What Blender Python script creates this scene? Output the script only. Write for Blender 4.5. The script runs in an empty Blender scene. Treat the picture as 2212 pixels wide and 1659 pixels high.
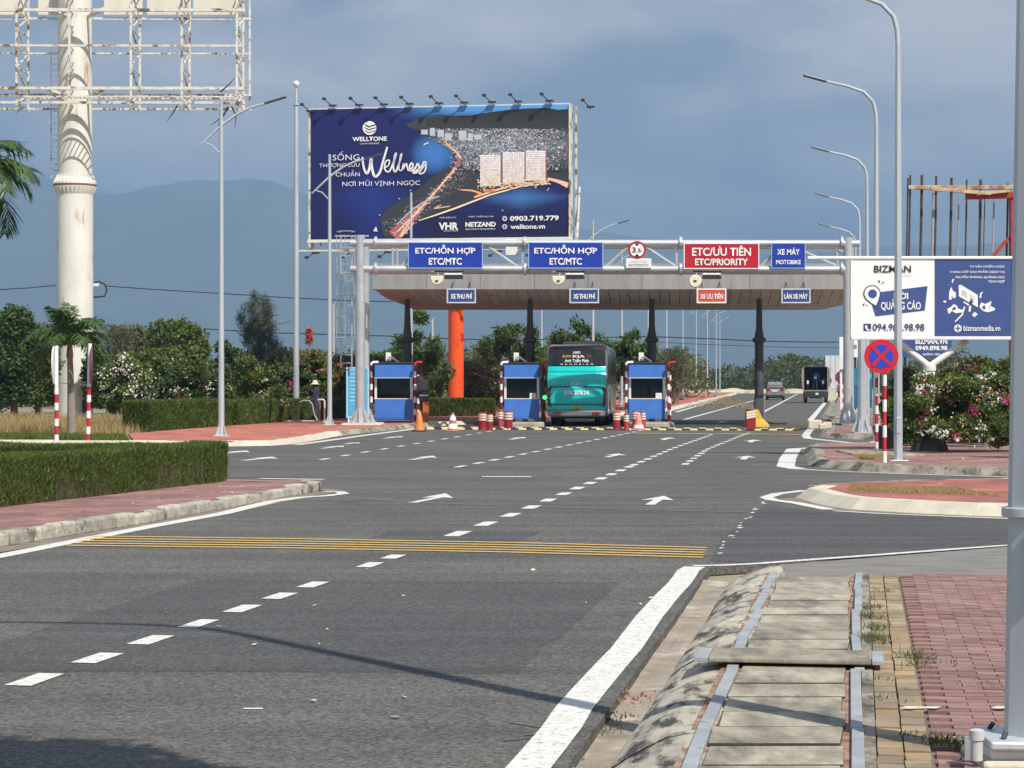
import bpy, bmesh, math, random
import numpy as np
from mathutils import Vector, Matrix, noise as mnoise

# ---------------------------------------------------------------- camera, sky, sun, exposure
R = math.radians
scene = bpy.context.scene
COL = scene.collection
FPX, CX, HY, HC = 4700.0, 1106.0, 822.0, 1.9      # measured focal length, centre, horizon (photo px, 2212 wide), eye height in m
cam_d = bpy.data.cameras.new('camera'); cam = bpy.data.objects.new('camera', cam_d); COL.objects.link(cam)
cam.location = (0, 0, HC); cam.rotation_euler = (R(90), 0, 0)
cam_d.sensor_width = 36; cam_d.lens = 36 * FPX / 2212
cam_d.shift_y = -7.5 / 2212
cam_d.clip_start = 0.1; cam_d.clip_end = 30000
scene.camera = cam

SUN_EL = R(50); SUN_DIR = Vector((0.575 * math.cos(SUN_EL), -0.818 * math.cos(SUN_EL), math.sin(SUN_EL)))
sun_d = bpy.data.lights.new('sun', 'SUN'); sun = bpy.data.objects.new('sun', sun_d); COL.objects.link(sun)
sun_d.energy = 4.8; sun_d.angle = R(0.5); sun_d.color = (1.0, 0.94, 0.85)
sun.rotation_euler = SUN_DIR.to_track_quat('Z', 'Y').to_euler()
sun.location = (20, -30, 60)

world = bpy.data.worlds.new('World'); scene.world = world; world.use_nodes = True
def build_world():
    nt = world.node_tree; N = nt.nodes; L = nt.links; N.clear()
    out = N.new('ShaderNodeOutputWorld')
    sky = N.new('ShaderNodeTexSky'); sky.sky_type = 'NISHITA'; sky.sun_disc = False
    sky.sun_elevation = SUN_EL; sky.sun_rotation = math.atan2(SUN_DIR.x, SUN_DIR.y)
    sky.air_density = 1.2; sky.dust_density = 3.0; sky.ozone_density = 2.0
    b1 = N.new('ShaderNodeBackground'); b1.inputs[1].default_value = 0.09
    L.new(sky.outputs[0], b1.inputs[0])
    tc = N.new('ShaderNodeTexCoord'); sep = N.new('ShaderNodeSeparateXYZ'); L.new(tc.outputs['Generated'], sep.inputs[0])
    mp = N.new('ShaderNodeMapping'); mp.inputs['Scale'].default_value = (1, 1, 2.4); mp.inputs['Location'].default_value = (0.37, 0.1, 0.2)
    L.new(tc.outputs['Generated'], mp.inputs[0])
    n1 = N.new('ShaderNodeTexNoise'); n1.inputs['Scale'].default_value = 6.5; n1.inputs['Detail'].default_value = 7; n1.inputs['Roughness'].default_value = 0.52
    L.new(mp.outputs[0], n1.inputs[0])
    grad = N.new('ShaderNodeValToRGB'); e = grad.color_ramp.elements      # even veil of cloud, bluer towards the horizon all round
    e[0].position = 0.0; e[0].color = (0.170, 0.280, 0.430, 1); e[1].position = 0.6; e[1].color = (0.27, 0.35, 0.47, 1)
    e2 = grad.color_ramp.elements.new(0.07); e2.color = (0.32, 0.365, 0.44, 1)
    e3 = grad.color_ramp.elements.new(0.14); e3.color = (0.41, 0.42, 0.46, 1); e4 = grad.color_ramp.elements.new(0.28); e4.color = (0.36, 0.40, 0.46, 1)
    L.new(sep.outputs['Z'], grad.inputs[0])
    rp = N.new('ShaderNodeValToRGB'); e = rp.color_ramp.elements
    e[0].position = 0.40; e[0].color = (0.60, 0.70, 0.82, 1); e[1].position = 0.62; e[1].color = (1.95, 1.74, 1.52, 1)
    L.new(n1.outputs[0], rp.inputs[0])
    mul = N.new('ShaderNodeMixRGB'); mul.blend_type = 'MULTIPLY'; mul.inputs[0].default_value = 1
    L.new(grad.outputs[0], mul.inputs[1]); L.new(rp.outputs[0], mul.inputs[2])
    b2 = N.new('ShaderNodeBackground'); b2.inputs[1].default_value = 1.0; L.new(mul.outputs[0], b2.inputs[0])
    mix = N.new('ShaderNodeMixShader'); mix.inputs[0].default_value = 0.88
    L.new(b1.outputs[0], mix.inputs[1]); L.new(b2.outputs[0], mix.inputs[2]); L.new(mix.outputs[0], out.inputs[0])
build_world()
scene.view_settings.view_transform = 'Standard'; scene.view_settings.look = 'None'
scene.view_settings.exposure = 0.30; scene.view_settings.gamma = 1.0
scene.view_settings.use_curve_mapping = False
scene.render.engine = 'CYCLES'
scene.cycles.max_bounces = 5; scene.cycles.diffuse_bounces = 3; scene.cycles.glossy_bounces = 2; scene.cycles.transparent_max_bounces = 10
scene.cycles.volume_bounces = 0
scene.cycles.use_denoising = True

# ---------------------------------------------------------------- helpers
def G(px, py, z=0.0):
    d = FPX * (HC - z) / (py - HY); return Vector(((px - CX) / FPX * d, d, z))
def P(px, py, d):
    return Vector(((px - CX) / FPX * d, d, HC - (py - HY) / FPX * d))
def XX(px, d): return (px - CX) / FPX * d
def ZZ(py, d): return HC - (py - HY) / FPX * d

def tag(o, label=None, cat=None, group=None, kind=None):
    if label: o['label'] = label
    if cat: o['category'] = cat
    if group: o['group'] = group
    if kind: o['kind'] = kind
    return o
def thing(name, label, cat, loc=(0, 0, 0), rotz=0.0, group=None):
    o = bpy.data.objects.new(name, None); COL.objects.link(o); o.empty_display_size = 0.2
    o.location = loc; o.rotation_euler = (0, 0, rotz)
    return tag(o, label, cat, group)
def copy_tree(o, parent=None):
    c = o.copy(); COL.objects.link(c)
    if parent is not None: c.parent = parent
    for ch in [x for x in o.children]: copy_tree(ch, c)
    return c

class MB:
    def __init__(s): s.v = []; s.f = []; s.m = []; s.mi = 0
    def add(s, vs, fs):
        b = len(s.v); s.v += [tuple(v) for v in vs]
        for f in fs: s.f.append([b + i for i in f]); s.m.append(s.mi)
        return s
    def box(s, x0, x1, y0, y1, z0, z1):
        return s.add([(x0,y0,z0),(x1,y0,z0),(x1,y1,z0),(x0,y1,z0),(x0,y0,z1),(x1,y0,z1),(x1,y1,z1),(x0,y1,z1)],
                     [(0,3,2,1),(4,5,6,7),(0,1,5,4),(1,2,6,5),(2,3,7,6),(3,0,4,7)])
    def beam(s, p, q, w, h=None):
        p, q = Vector(p), Vector(q); h = h or w; a = (q - p).normalized()
        up = Vector((0,0,1)) if abs(a.z) < 0.95 else Vector((0,1,0))
        r = a.cross(up).normalized() * w / 2; u = r.normalized().cross(a).normalized() * h / 2
        vs = [p-r-u, p+r-u, p+r+u, p-r+u, q-r-u, q+r-u, q+r+u, q-r+u]
        return s.add(vs, [(0,1,2,3),(7,6,5,4),(0,4,5,1),(1,5,6,2),(2,6,7,3),(3,7,4,0)])
    def path(s, pts, r, n=8, cap=True):
        pts = [Vector(p) for p in pts]; k = len(pts)
        rs = r if isinstance(r, (list, tuple)) else [r] * k
        t0 = (pts[1] - pts[0]).normalized()
        ref = Vector((0,0,1)) if abs(t0.z) < 0.9 else Vector((0,-1,0))
        b = len(s.v); nrm = t0.cross(ref).normalized()
        for i, p in enumerate(pts):
            t = (pts[min(i+1,k-1)] - pts[max(i-1,0)]).normalized()
            nrm = (nrm - t * nrm.dot(t)).normalized(); bn = t.cross(nrm)
            for j in range(n):
                a = 2 * math.pi * (j + 0.5) / n
                s.v.append(tuple(p + (nrm * math.cos(a) + bn * math.sin(a)) * rs[i]))
        for i in range(k - 1):
            for j in range(n):
                s.f.append([b+i*n+j, b+i*n+(j+1)%n, b+(i+1)*n+(j+1)%n, b+(i+1)*n+j]); s.m.append(s.mi)
        if cap:
            s.f.append([b+j for j in reversed(range(n))]); s.m.append(s.mi)
            s.f.append([b+(k-1)*n+j for j in range(n)]); s.m.append(s.mi)
        return s
    def tube(s, p, q, r, r2=None, n=10): return s.path([p, q], [r, r if r2 is None else r2], n)
    def lathe(s, prof, c=(0,0,0), n=16):
        b = len(s.v); k = len(prof)
        for (r, z) in prof:
            for j in range(n):
                a = 2 * math.pi * (j + 0.5) / n; s.v.append((c[0] + r*math.cos(a), c[1] + r*math.sin(a), c[2] + z))
        for i in range(k - 1):
            for j in range(n):
                s.f.append([b+i*n+j, b+i*n+(j+1)%n, b+(i+1)*n+(j+1)%n, b+(i+1)*n+j]); s.m.append(s.mi)
        s.f.append([b+j for j in reversed(range(n))]); s.m.append(s.mi)
        s.f.append([b+(k-1)*n+j for j in range(n)]); s.m.append(s.mi)
        return s
    def prism(s, poly, z0, z1):
        n = len(poly); A = sum(poly[i][0]*poly[(i+1)%n][1] - poly[(i+1)%n][0]*poly[i][1] for i in range(n))
        if A < 0: poly = list(reversed(poly))
        vs = [(p[0], p[1], z0) for p in poly] + [(p[0], p[1], z1) for p in poly]
        return s.add(vs, [list(reversed(range(n))), [n+i for i in range(n)]] + [(i, (i+1)%n, n+(i+1)%n, n+i) for i in range(n)])
    def prism_y(s, poly, y0, y1):       # polygon in x,z pushed along y
        n = len(poly); A = sum(poly[i][0]*poly[(i+1)%n][1] - poly[(i+1)%n][0]*poly[i][1] for i in range(n))
        if A < 0: poly = list(reversed(poly))
        vs = [(p[0], y0, p[1]) for p in poly] + [(p[0], y1, p[1]) for p in poly]
        return s.add(vs, [list(range(n)), [n+i for i in reversed(range(n))]] + [((i+1)%n, i, n+i, n+(i+1)%n) for i in range(n)])
    def poly(s, pts): return s.add(pts, [list(range(len(pts)))])
    def loft(s, rings, cap=True):
        b = len(s.v); n = len(rings[0]); k = len(rings)
        for rg in rings: s.v += [tuple(p) for p in rg]
        for i in range(k-1):
            for j in range(n):
                s.f.append([b+i*n+j, b+i*n+(j+1)%n, b+(i+1)*n+(j+1)%n, b+(i+1)*n+j]); s.m.append(s.mi)
        if cap:
            s.f.append([b+j for j in reversed(range(n))]); s.m.append(s.mi)
            s.f.append([b+(k-1)*n+j for j in range(n)]); s.m.append(s.mi)
        return s
    def build(s, name, mats, parent=None, smooth=False, bevel=0.0, seg=2, ang=35):
        me = bpy.data.meshes.new(name); me.from_pydata(s.v, [], s.f)
        if not isinstance(mats, (list, tuple)): mats = [mats]
        for m in mats: me.materials.append(m)
        if len(mats) > 1: me.polygons.foreach_set('material_index', s.m)
        if smooth:
            me.polygons.foreach_set('use_smooth', [True] * len(s.f)); me.update()
            me.set_sharp_from_angle(angle=R(ang))
        me.update()
        o = bpy.data.objects.new(name, me); COL.objects.link(o)
        if parent is not None: o.parent = parent
        if bevel:
            b = o.modifiers.new('bevel', 'BEVEL'); b.width = bevel; b.segments = seg; b.limit_method = 'ANGLE'; b.angle_limit = R(40)
        return o
def one(name, mat_, parent=None, smooth=False, bevel=0.0, **k):   # MB with one call: one('leg', m, root, box=(...))
    b = MB()
    for kk, a in k.items(): getattr(b, kk.rstrip('_'))(*a)
    return b.build(name, mat_, parent, smooth, bevel)
def struct(o): o['kind'] = 'structure'; return o

# ---------------------------------------------------------------- materials
def nodes(m):
    m.use_nodes = True; nt = m.node_tree
    return nt, nt.nodes, nt.links, nt.nodes['Principled BSDF']
def rgba(c): return (c[0], c[1], c[2], 1)
_M = {}
def mat(name, c, c2=None, scale=6.0, rough=0.6, metal=0.0, bump=0.0, bscale=None, stain=None, sscale=1.5, slo=0.56, shi=0.7,
        world_co=False, stretch=None, coat=0.0, rvar=0.12, detail=5, spec=0.5, bdist=0.02, orand=0.0):
    if name in _M: return _M[name]
    m = bpy.data.materials.new(name); nt, N, L, B = nodes(m)
    B.inputs['Roughness'].default_value = rough; B.inputs['Metallic'].default_value = metal
    B.inputs['Specular IOR Level'].default_value = spec; B.inputs['Coat Weight'].default_value = coat
    if world_co: co = N.new('ShaderNodeNewGeometry').outputs['Position']
    else: co = N.new('ShaderNodeTexCoord').outputs['Object']
    if stretch:
        mp = N.new('ShaderNodeMapping'); mp.inputs['Scale'].default_value = stretch; L.new(co, mp.inputs[0]); co = mp.outputs[0]
    n = N.new('ShaderNodeTexNoise'); n.inputs['Scale'].default_value = scale; n.inputs['Detail'].default_value = detail; n.inputs['Roughness'].default_value = 0.6
    L.new(co, n.inputs[0])
    c2 = c2 or tuple(min(1, x * 0.78) for x in c)
    rp = N.new('ShaderNodeValToRGB'); e = rp.color_ramp.elements
    e[0].position = 0.32; e[0].color = rgba(c2); e[1].position = 0.66; e[1].color = rgba(c)
    L.new(n.outputs[0], rp.inputs[0]); colr = rp.outputs[0]
    if stain:
        n2 = N.new('ShaderNodeTexNoise'); n2.inputs['Scale'].default_value = sscale; n2.inputs['Detail'].default_value = 8; n2.inputs['Roughness'].default_value = 0.68
        L.new(co, n2.inputs[0])
        r2 = N.new('ShaderNodeValToRGB'); e = r2.color_ramp.elements; e[0].position = slo; e[1].position = shi
        L.new(n2.outputs[0], r2.inputs[0])
        mx = N.new('ShaderNodeMixRGB'); L.new(r2.outputs[0], mx.inputs[0]); L.new(colr, mx.inputs[1]); mx.inputs[2].default_value = rgba(stain)
        colr = mx.outputs[0]
    if orand:                                            # each piece a little lighter or darker than the next
        oi = N.new('ShaderNodeObjectInfo'); m0 = N.new('ShaderNodeMapRange'); m0.inputs['To Min'].default_value = 1 - orand; m0.inputs['To Max'].default_value = 1 + orand
        L.new(oi.outputs['Random'], m0.inputs['Value']); mo = N.new('ShaderNodeMixRGB'); mo.blend_type = 'MULTIPLY'; mo.inputs[0].default_value = 1
        L.new(colr, mo.inputs[1]); L.new(m0.outputs[0], mo.inputs[2]); colr = mo.outputs[0]
    L.new(colr, B.inputs['Base Color'])
    if rvar:
        mr = N.new('ShaderNodeMapRange'); mr.inputs['To Min'].default_value = max(0.03, rough - rvar); mr.inputs['To Max'].default_value = min(1, rough + rvar)
        L.new(n.outputs[0], mr.inputs['Value']); L.new(mr.outputs[0], B.inputs['Roughness'])
    if bump:
        n3 = N.new('ShaderNodeTexNoise'); n3.inputs['Scale'].default_value = bscale or scale * 4; n3.inputs['Detail'].default_value = 6
        L.new(co, n3.inputs[0])
        bp = N.new('ShaderNodeBump'); bp.inputs['Strength'].default_value = bump; bp.inputs['Distance'].default_value = bdist
        L.new(n3.outputs[0], bp.inputs['Height']); L.new(bp.outputs[0], B.inputs['Normal'])
    _M[name] = m; return m
def leafmat(name, c1, c2, c3=None, trans=0.35, rough=0.55, big=0.25):
    if name in _M: return _M[name]
    m = bpy.data.materials.new(name); nt, N, L, B = nodes(m)
    g = N.new('ShaderNodeNewGeometry'); rp = N.new('ShaderNodeValToRGB'); e = rp.color_ramp.elements
    e[0].color = rgba(c1); e[1].color = rgba(c2)
    if c3: x = e.new(0.85); x.color = rgba(c2); e[2].color = rgba(c3)
    n = N.new('ShaderNodeTexNoise'); n.inputs['Scale'].default_value = big * 3; n.inputs['Detail'].default_value = 2
    L.new(g.outputs['Position'], n.inputs[0])
    ma = N.new('ShaderNodeMath'); ma.operation = 'MULTIPLY_ADD'; ma.inputs[1].default_value = 0.62; L.new(g.outputs['Random Per Island'], ma.inputs[0])
    mb = N.new('ShaderNodeMath'); mb.operation = 'MULTIPLY_ADD'; mb.inputs[1].default_value = 0.9; mb.inputs[2].default_value = -0.26; L.new(n.outputs[0], mb.inputs[0])
    L.new(mb.outputs[0], ma.inputs[2]); L.new(ma.outputs[0], rp.inputs[0])
    L.new(rp.outputs[0], B.inputs['Base Color']); B.inputs['Roughness'].default_value = rough; B.inputs['Specular IOR Level'].default_value = 0.35
    if trans:
        t = N.new('ShaderNodeBsdfTranslucent'); L.new(rp.outputs[0], t.inputs[0])
        mx = N.new('ShaderNodeMixShader'); mx.inputs[0].default_value = trans
        L.new(B.outputs[0], mx.inputs[1]); L.new(t.outputs[0], mx.inputs[2]); L.new(mx.outputs[0], N['Material Output'].inputs[0])
    _M[name] = m; return m

STEEL = mat('galvanised steel', (0.50, 0.53, 0.56), (0.40, 0.43, 0.46), 3, 0.42, 0.55, bump=0.05, stretch=(1, 1, 0.3))
POLEM = mat('galvanised lamp pole', (0.56, 0.60, 0.62), (0.44, 0.48, 0.51), 2.5, 0.45, 0.35, stain=(0.33, 0.34, 0.34), sscale=2.5, stretch=(1, 1, 0.25))
WHITEP = mat('white paint', (0.80, 0.80, 0.78), (0.70, 0.70, 0.68), 4, 0.5, stain=(0.5, 0.47, 0.42), sscale=3, slo=0.6, shi=0.8)
ROADW = mat('worn white road paint', (0.68, 0.67, 0.63), (0.55, 0.54, 0.50), 9, 0.75, stain=(0.20, 0.19, 0.18), sscale=24, slo=0.555, shi=0.63, world_co=True, bump=0.2, bscale=60)
ROADY = mat('yellow road paint', (0.62, 0.42, 0.12), (0.46, 0.31, 0.10), 8, 0.75, stain=(0.16, 0.14, 0.11), sscale=12, slo=0.60, shi=0.72, world_co=True)
REDP = mat('red sign paint', (0.60, 0.025, 0.03), (0.46, 0.02, 0.025), 5, 0.5)
BLACKP = mat('black rubber', (0.02, 0.02, 0.021), (0.012, 0.012, 0.012), 12, 0.75)
DARKM = mat('dark painted metal', (0.035, 0.038, 0.042), (0.024, 0.026, 0.03), 6, 0.5)
LETTER = mat('white lettering', (0.86, 0.86, 0.86), (0.82, 0.82, 0.82), 5, 0.5, rvar=0)
BARK = mat('bark', (0.16, 0.12, 0.085), (0.09, 0.07, 0.05), 8, 0.9, bump=0.5, bscale=20, stretch=(1, 1, 0.3))
GLASSD = mat('dark glass', (0.018, 0.021, 0.024), (0.012, 0.014, 0.016), 2, 0.12, rvar=0.04, spec=0.7)

def text(s, w, h, x, z, y, mat_, parent, bold=0.0, shear=0.0, name='lettering', keep=False):
    """flat print facing -Y: the words s fitted into a box w by h centred at x, z."""
    def raw(q):
        cu = bpy.data.curves.new(name, 'FONT'); cu.body = q; cu.size = 1; cu.offset = bold; cu.shear = shear; cu.resolution_u = 3; cu.fill_mode = 'FRONT'
        t = bpy.data.objects.new(name, cu); m_ = bpy.data.meshes.new_from_object(t); bpy.data.objects.remove(t); bpy.data.curves.remove(cu); return m_
    def xmax(q):
        m_ = raw(q); r = max(v.co.x for v in m_.vertices); bpy.data.meshes.remove(m_); return r
    horn = {'Ơ': '', 'Ợ': 'dot', 'Ờ': 'grave'}; plain = ''.join('O' if c in horn else c for c in s); me = raw(plain)
    if plain != s:                                       # O with horn: the horn, dot or grave is drawn as its own little shape
        vs = [tuple(v.co) for v in me.vertices]; fs = [list(p.vertices) for p in me.polygons]; ow = xmax('O'); k = .03 + bold
        for i, c in enumerate(s):
            if c not in horn: continue
            xr = xmax(plain[:i + 1]); cxo = xr - ow * .5; H = .70; b0 = len(vs)
            vs += [(xr - .12, H * .80, 0), (xr + .02 + k, H * .95, 0), (xr + .04 + k, H * 1.10, 0), (xr - .045 - k, H * 1.10, 0), (xr - .05 - k, H * .99, 0)]; fs.append(list(range(b0, b0 + 5)))
            if horn[c] == 'dot':
                b0 = len(vs); r = .055 + k * .6; vs += [(cxo + r * math.cos(a * .7854), -.16 + r * math.sin(a * .7854), 0) for a in range(8)]; fs.append(list(range(b0, b0 + 8)))
            elif horn[c] == 'grave':
                b0 = len(vs); vs += [(cxo - .16, .90, 0), (cxo - .05, .76, 0), (cxo + .05, .76, 0), (cxo - .03, .90, 0)]; fs.append(list(range(b0, b0 + 4)))
        bpy.data.meshes.remove(me); me = bpy.data.meshes.new(name); me.from_pydata(vs, [], fs)
    n = len(me.vertices); co = np.empty(n * 3, np.float32); me.vertices.foreach_get('co', co); co = co.reshape(-1, 3)
    if n == 0: return None
    lo, hi = co.min(0), co.max(0); c = (lo + hi) / 2; sz = np.maximum(hi - lo, 1e-5)
    kx, ky = w / sz[0], h / sz[1]
    if keep: kx = ky = min(kx, ky)
    new = np.zeros_like(co); new[:, 0] = (co[:, 0] - c[0]) * kx + x; new[:, 2] = (co[:, 1] - c[1]) * ky + z; new[:, 1] = y
    me.vertices.foreach_set('co', new.ravel()); me.materials.clear(); me.materials.append(mat_); me.update()
    o = bpy.data.objects.new(name, me); COL.objects.link(o); o.parent = parent; o['kind'] = 'stuff'
    return o

# ---------------------------------------------------------------- foliage helpers
def quads_obj(name, V, mats, parent=None, midx=None):
    """V: (n,4,3) array of quads joined into one mesh."""
    V = np.asarray(V, np.float32); n = len(V); me = bpy.data.meshes.new(name)
    me.vertices.add(n * 4); me.vertices.foreach_set('co', V.reshape(-1))
    me.loops.add(n * 4); me.loops.foreach_set('vertex_index', np.arange(n * 4, dtype=np.int32))
    me.polygons.add(n); me.polygons.foreach_set('loop_start', np.arange(0, n * 4, 4, dtype=np.int32))
    try: me.polygons.foreach_set('loop_total', np.full(n, 4, np.int32))
    except Exception: pass
    if not isinstance(mats, (list, tuple)): mats = [mats]
    for m in mats: me.materials.append(m)
    if midx is not None: me.polygons.foreach_set('material_index', np.asarray(midx, np.int32))
    me.update(calc_edges=True); me.validate()
    o = bpy.data.objects.new(name, me); COL.objects.link(o)
    if parent is not None: o.parent = parent
    return o
def unit(a): return a / np.maximum(np.linalg.norm(a, axis=1, keepdims=True), 1e-9)
def leaves(rng, pts, L, W, droop=0.0, up=None, jit=0.35):
    """leaf quads at pts. droop>0 bends them down; up: fixed direction with jitter."""
    n = len(pts); a = rng.normal(size=(n, 3))
    if up is not None: a = np.asarray(up)[None, :] + a * jit
    a[:, 2] -= droop; a = unit(a); b = unit(np.cross(a, rng.normal(size=(n, 3))))
    l = (L * rng.uniform(0.65, 1.3, n))[:, None]; w = (W * rng.uniform(0.65, 1.3, n))[:, None]
    nrm = np.cross(a, b) * w * 0.25
    return np.stack([pts - a * l / 2, pts + b * w / 2 + nrm, pts + a * l / 2, pts - b * w / 2 + nrm], 1)
def blob_points(rng, blobs, n, shell=0.55):
    """points in the outer part of a union of ellipsoid clumps (cx,cy,cz,rx,ry,rz)."""
    B = np.asarray(blobs, float); wt = (B[:, 3] * B[:, 5]) ; wt = wt / wt.sum()
    k = rng.choice(len(B), n, p=wt); d = unit(rng.normal(size=(n, 3)))
    r = rng.uniform(shell, 1.0, n) ** 0.7
    lump = 1 + 0.18 * np.sin(d[:, 0] * 7 + k) * np.cos(d[:, 2] * 6 + k * 2)
    return B[k, :3] + d * B[k, 3:] * (r * lump)[:, None]
def sub_blobs(rng, c, rad, n, rs=(0.25, 0.45), flat=0.8):
    out = []
    for i in range(n):
        d = rng.normal(size=3); d /= np.linalg.norm(d); k = rng.uniform(0.35, 0.85); r = rng.uniform(*rs)
        out.append((c[0] + d[0]*rad[0]*k, c[1] + d[1]*rad[1]*k, c[2] + d[2]*rad[2]*k, rad[0]*r, rad[1]*r, rad[2]*r*flat + 0.05))
    return out
# ================================================================ ground, roads, pavements
rnd = random.Random(7)
def asphalt(name, c1, c2, grain):
    m = bpy.data.materials.new(name); nt, N, L, B = nodes(m)
    co = N.new('ShaderNodeNewGeometry').outputs['Position']
    n1 = N.new('ShaderNodeTexNoise'); n1.inputs['Scale'].default_value = 0.35; n1.inputs['Detail'].default_value = 8; n1.inputs['Roughness'].default_value = 0.65; L.new(co, n1.inputs[0])
    r1 = N.new('ShaderNodeValToRGB'); e = r1.color_ramp.elements; e[0].position = 0.35; e[0].color = rgba(c2); e[1].position = 0.65; e[1].color = rgba(c1); L.new(n1.outputs[0], r1.inputs[0])
    mp = N.new('ShaderNodeMapping'); mp.inputs['Rotation'].default_value = (0, 0, -R(98.7)); mp.inputs['Scale'].default_value = (0.035, 1.1, 1); L.new(co, mp.inputs[0])
    n5 = N.new('ShaderNodeTexNoise'); n5.inputs['Scale'].default_value = 1.2; n5.inputs['Detail'].default_value = 4; L.new(mp.outputs[0], n5.inputs[0])   # wheel tracks
    r5 = N.new('ShaderNodeMapRange'); r5.inputs['From Min'].default_value = 0.3; r5.inputs['From Max'].default_value = 0.7; r5.inputs['To Min'].default_value = 0.80; r5.inputs['To Max'].default_value = 1.18; L.new(n5.outputs[0], r5.inputs[0])
    mz = N.new('ShaderNodeMixRGB'); mz.blend_type = 'MULTIPLY'; mz.inputs[0].default_value = 1; L.new(r1.outputs[0], mz.inputs[1]); L.new(r5.outputs[0], mz.inputs[2])
    v = N.new('ShaderNodeTexVoronoi'); v.inputs['Scale'].default_value = 48; L.new(co, v.inputs[0])
    r2 = N.new('ShaderNodeMapRange'); r2.inputs['From Min'].default_value = 0.0; r2.inputs['From Max'].default_value = 0.8; r2.inputs['To Min'].default_value = 1 + grain; r2.inputs['To Max'].default_value = 1 - grain
    bw = N.new('ShaderNodeRGBToBW'); L.new(v.outputs['Color'], bw.inputs[0])
    L.new(bw.outputs[0], r2.inputs[0])
    mx = N.new('ShaderNodeMixRGB'); mx.blend_type = 'MULTIPLY'; mx.inputs[0].default_value = 1; L.new(mz.outputs[0], mx.inputs[1]); L.new(r2.outputs[0], mx.inputs[2])
    n4 = N.new('ShaderNodeTexNoise'); n4.inputs['Scale'].default_value = 0.9; n4.inputs['Detail'].default_value = 3; L.new(co, n4.inputs[0])
    r4 = N.new('ShaderNodeValToRGB'); e = r4.color_ramp.elements; e[0].position = 0.66; e[0].color = (1, 1, 1, 1); e[1].position = 0.80; e[1].color = (0.72, 0.72, 0.74, 1); L.new(n4.outputs[0], r4.inputs[0])
    m2 = N.new('ShaderNodeMixRGB'); m2.blend_type = 'MULTIPLY'; m2.inputs[0].default_value = 1; L.new(mx.outputs[0], m2.inputs[1]); L.new(r4.outputs[0], m2.inputs[2])
    L.new(m2.outputs[0], B.inputs['Base Color']); B.inputs['Roughness'].default_value = 0.85; B.inputs['Specular IOR Level'].default_value = 0.3
    bp = N.new('ShaderNodeBump'); bp.inputs['Strength'].default_value = 0.5; bp.inputs['Distance'].default_value = 0.012
    L.new(v.outputs['Distance'], bp.inputs['Height']); L.new(bp.outputs[0], B.inputs['Normal'])
    return m
ASPH = asphalt('asphalt', (0.129, 0.123, 0.112), (0.098, 0.094, 0.087), 0.48)
ASPH2 = asphalt('newer dark asphalt', (0.092, 0.091, 0.089), (0.074, 0.074, 0.074), 0.42)
ASPH3 = asphalt('side street asphalt', (0.092, 0.091, 0.090), (0.072, 0.072, 0.073), 0.36)
SEAM = mat('worn pale tar seam', (0.16, 0.155, 0.14), (0.10, 0.098, 0.09), 6, 0.9, world_co=True, detail=8)
CONC = mat('weathered concrete', (0.38, 0.34, 0.27), (0.22, 0.195, 0.155), 3.5, 0.9, bump=0.5, bscale=30, stain=(0.07, 0.062, 0.052), sscale=1.6, slo=0.48, shi=0.62, world_co=True, stretch=(1.6, 0.8, 1), orand=.15)
SLABC = mat('drain cover concrete', (0.41, 0.36, 0.275), (0.26, 0.23, 0.175), 4, 0.9, bump=0.5, bscale=50, stain=(0.12, 0.112, 0.09), sscale=1.7, slo=0.46, shi=0.68, world_co=True, stretch=(2.0, 0.75, 1), orand=.16, bdist=.008)
KROLL = mat('stained rolled kerb', (0.52, 0.47, 0.37), (0.34, 0.31, 0.25), 3.0, 0.9, bump=0.6, bscale=45, stain=(0.055, 0.05, 0.044), sscale=2.6, slo=0.49, shi=0.60, world_co=True, stretch=(2.4, 0.8, 2.4), bdist=.004, orand=.14)
GUTT = mat('silted gutter', (0.36, 0.30, 0.235), (0.20, 0.17, 0.135), 2.2, 0.95, bump=0.5, bscale=35, stain=(0.50, 0.46, 0.40), sscale=1.3, slo=0.56, shi=0.70, world_co=True, stretch=(1.3, 1.3, 1))
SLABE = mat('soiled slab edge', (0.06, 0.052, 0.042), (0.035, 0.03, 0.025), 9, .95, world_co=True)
CONCP = mat('pale concrete kerb', (0.60, 0.55, 0.43), (0.47, 0.43, 0.34), 3, 0.9, bump=0.3, bscale=25, stain=(0.30, 0.26, 0.20), sscale=1.8, slo=0.6, shi=0.75, world_co=True, orand=.1)
KERBS = mat('mossy kerb stone', (0.44, 0.41, 0.34), (0.27, 0.25, 0.20), 5, 0.95, bump=0.7, bscale=22, stain=(0.05, 0.045, 0.038), sscale=2.6, slo=0.54, shi=0.66, world_co=True, orand=.22)
GREYP = mat('grey concrete apron', (0.22, 0.205, 0.185), (0.15, 0.14, 0.128), 2.5, 0.9, bump=0.3, bscale=40, stain=(0.09, 0.085, 0.08), sscale=2, world_co=True, stretch=(0.7, 2, 1))
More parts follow.
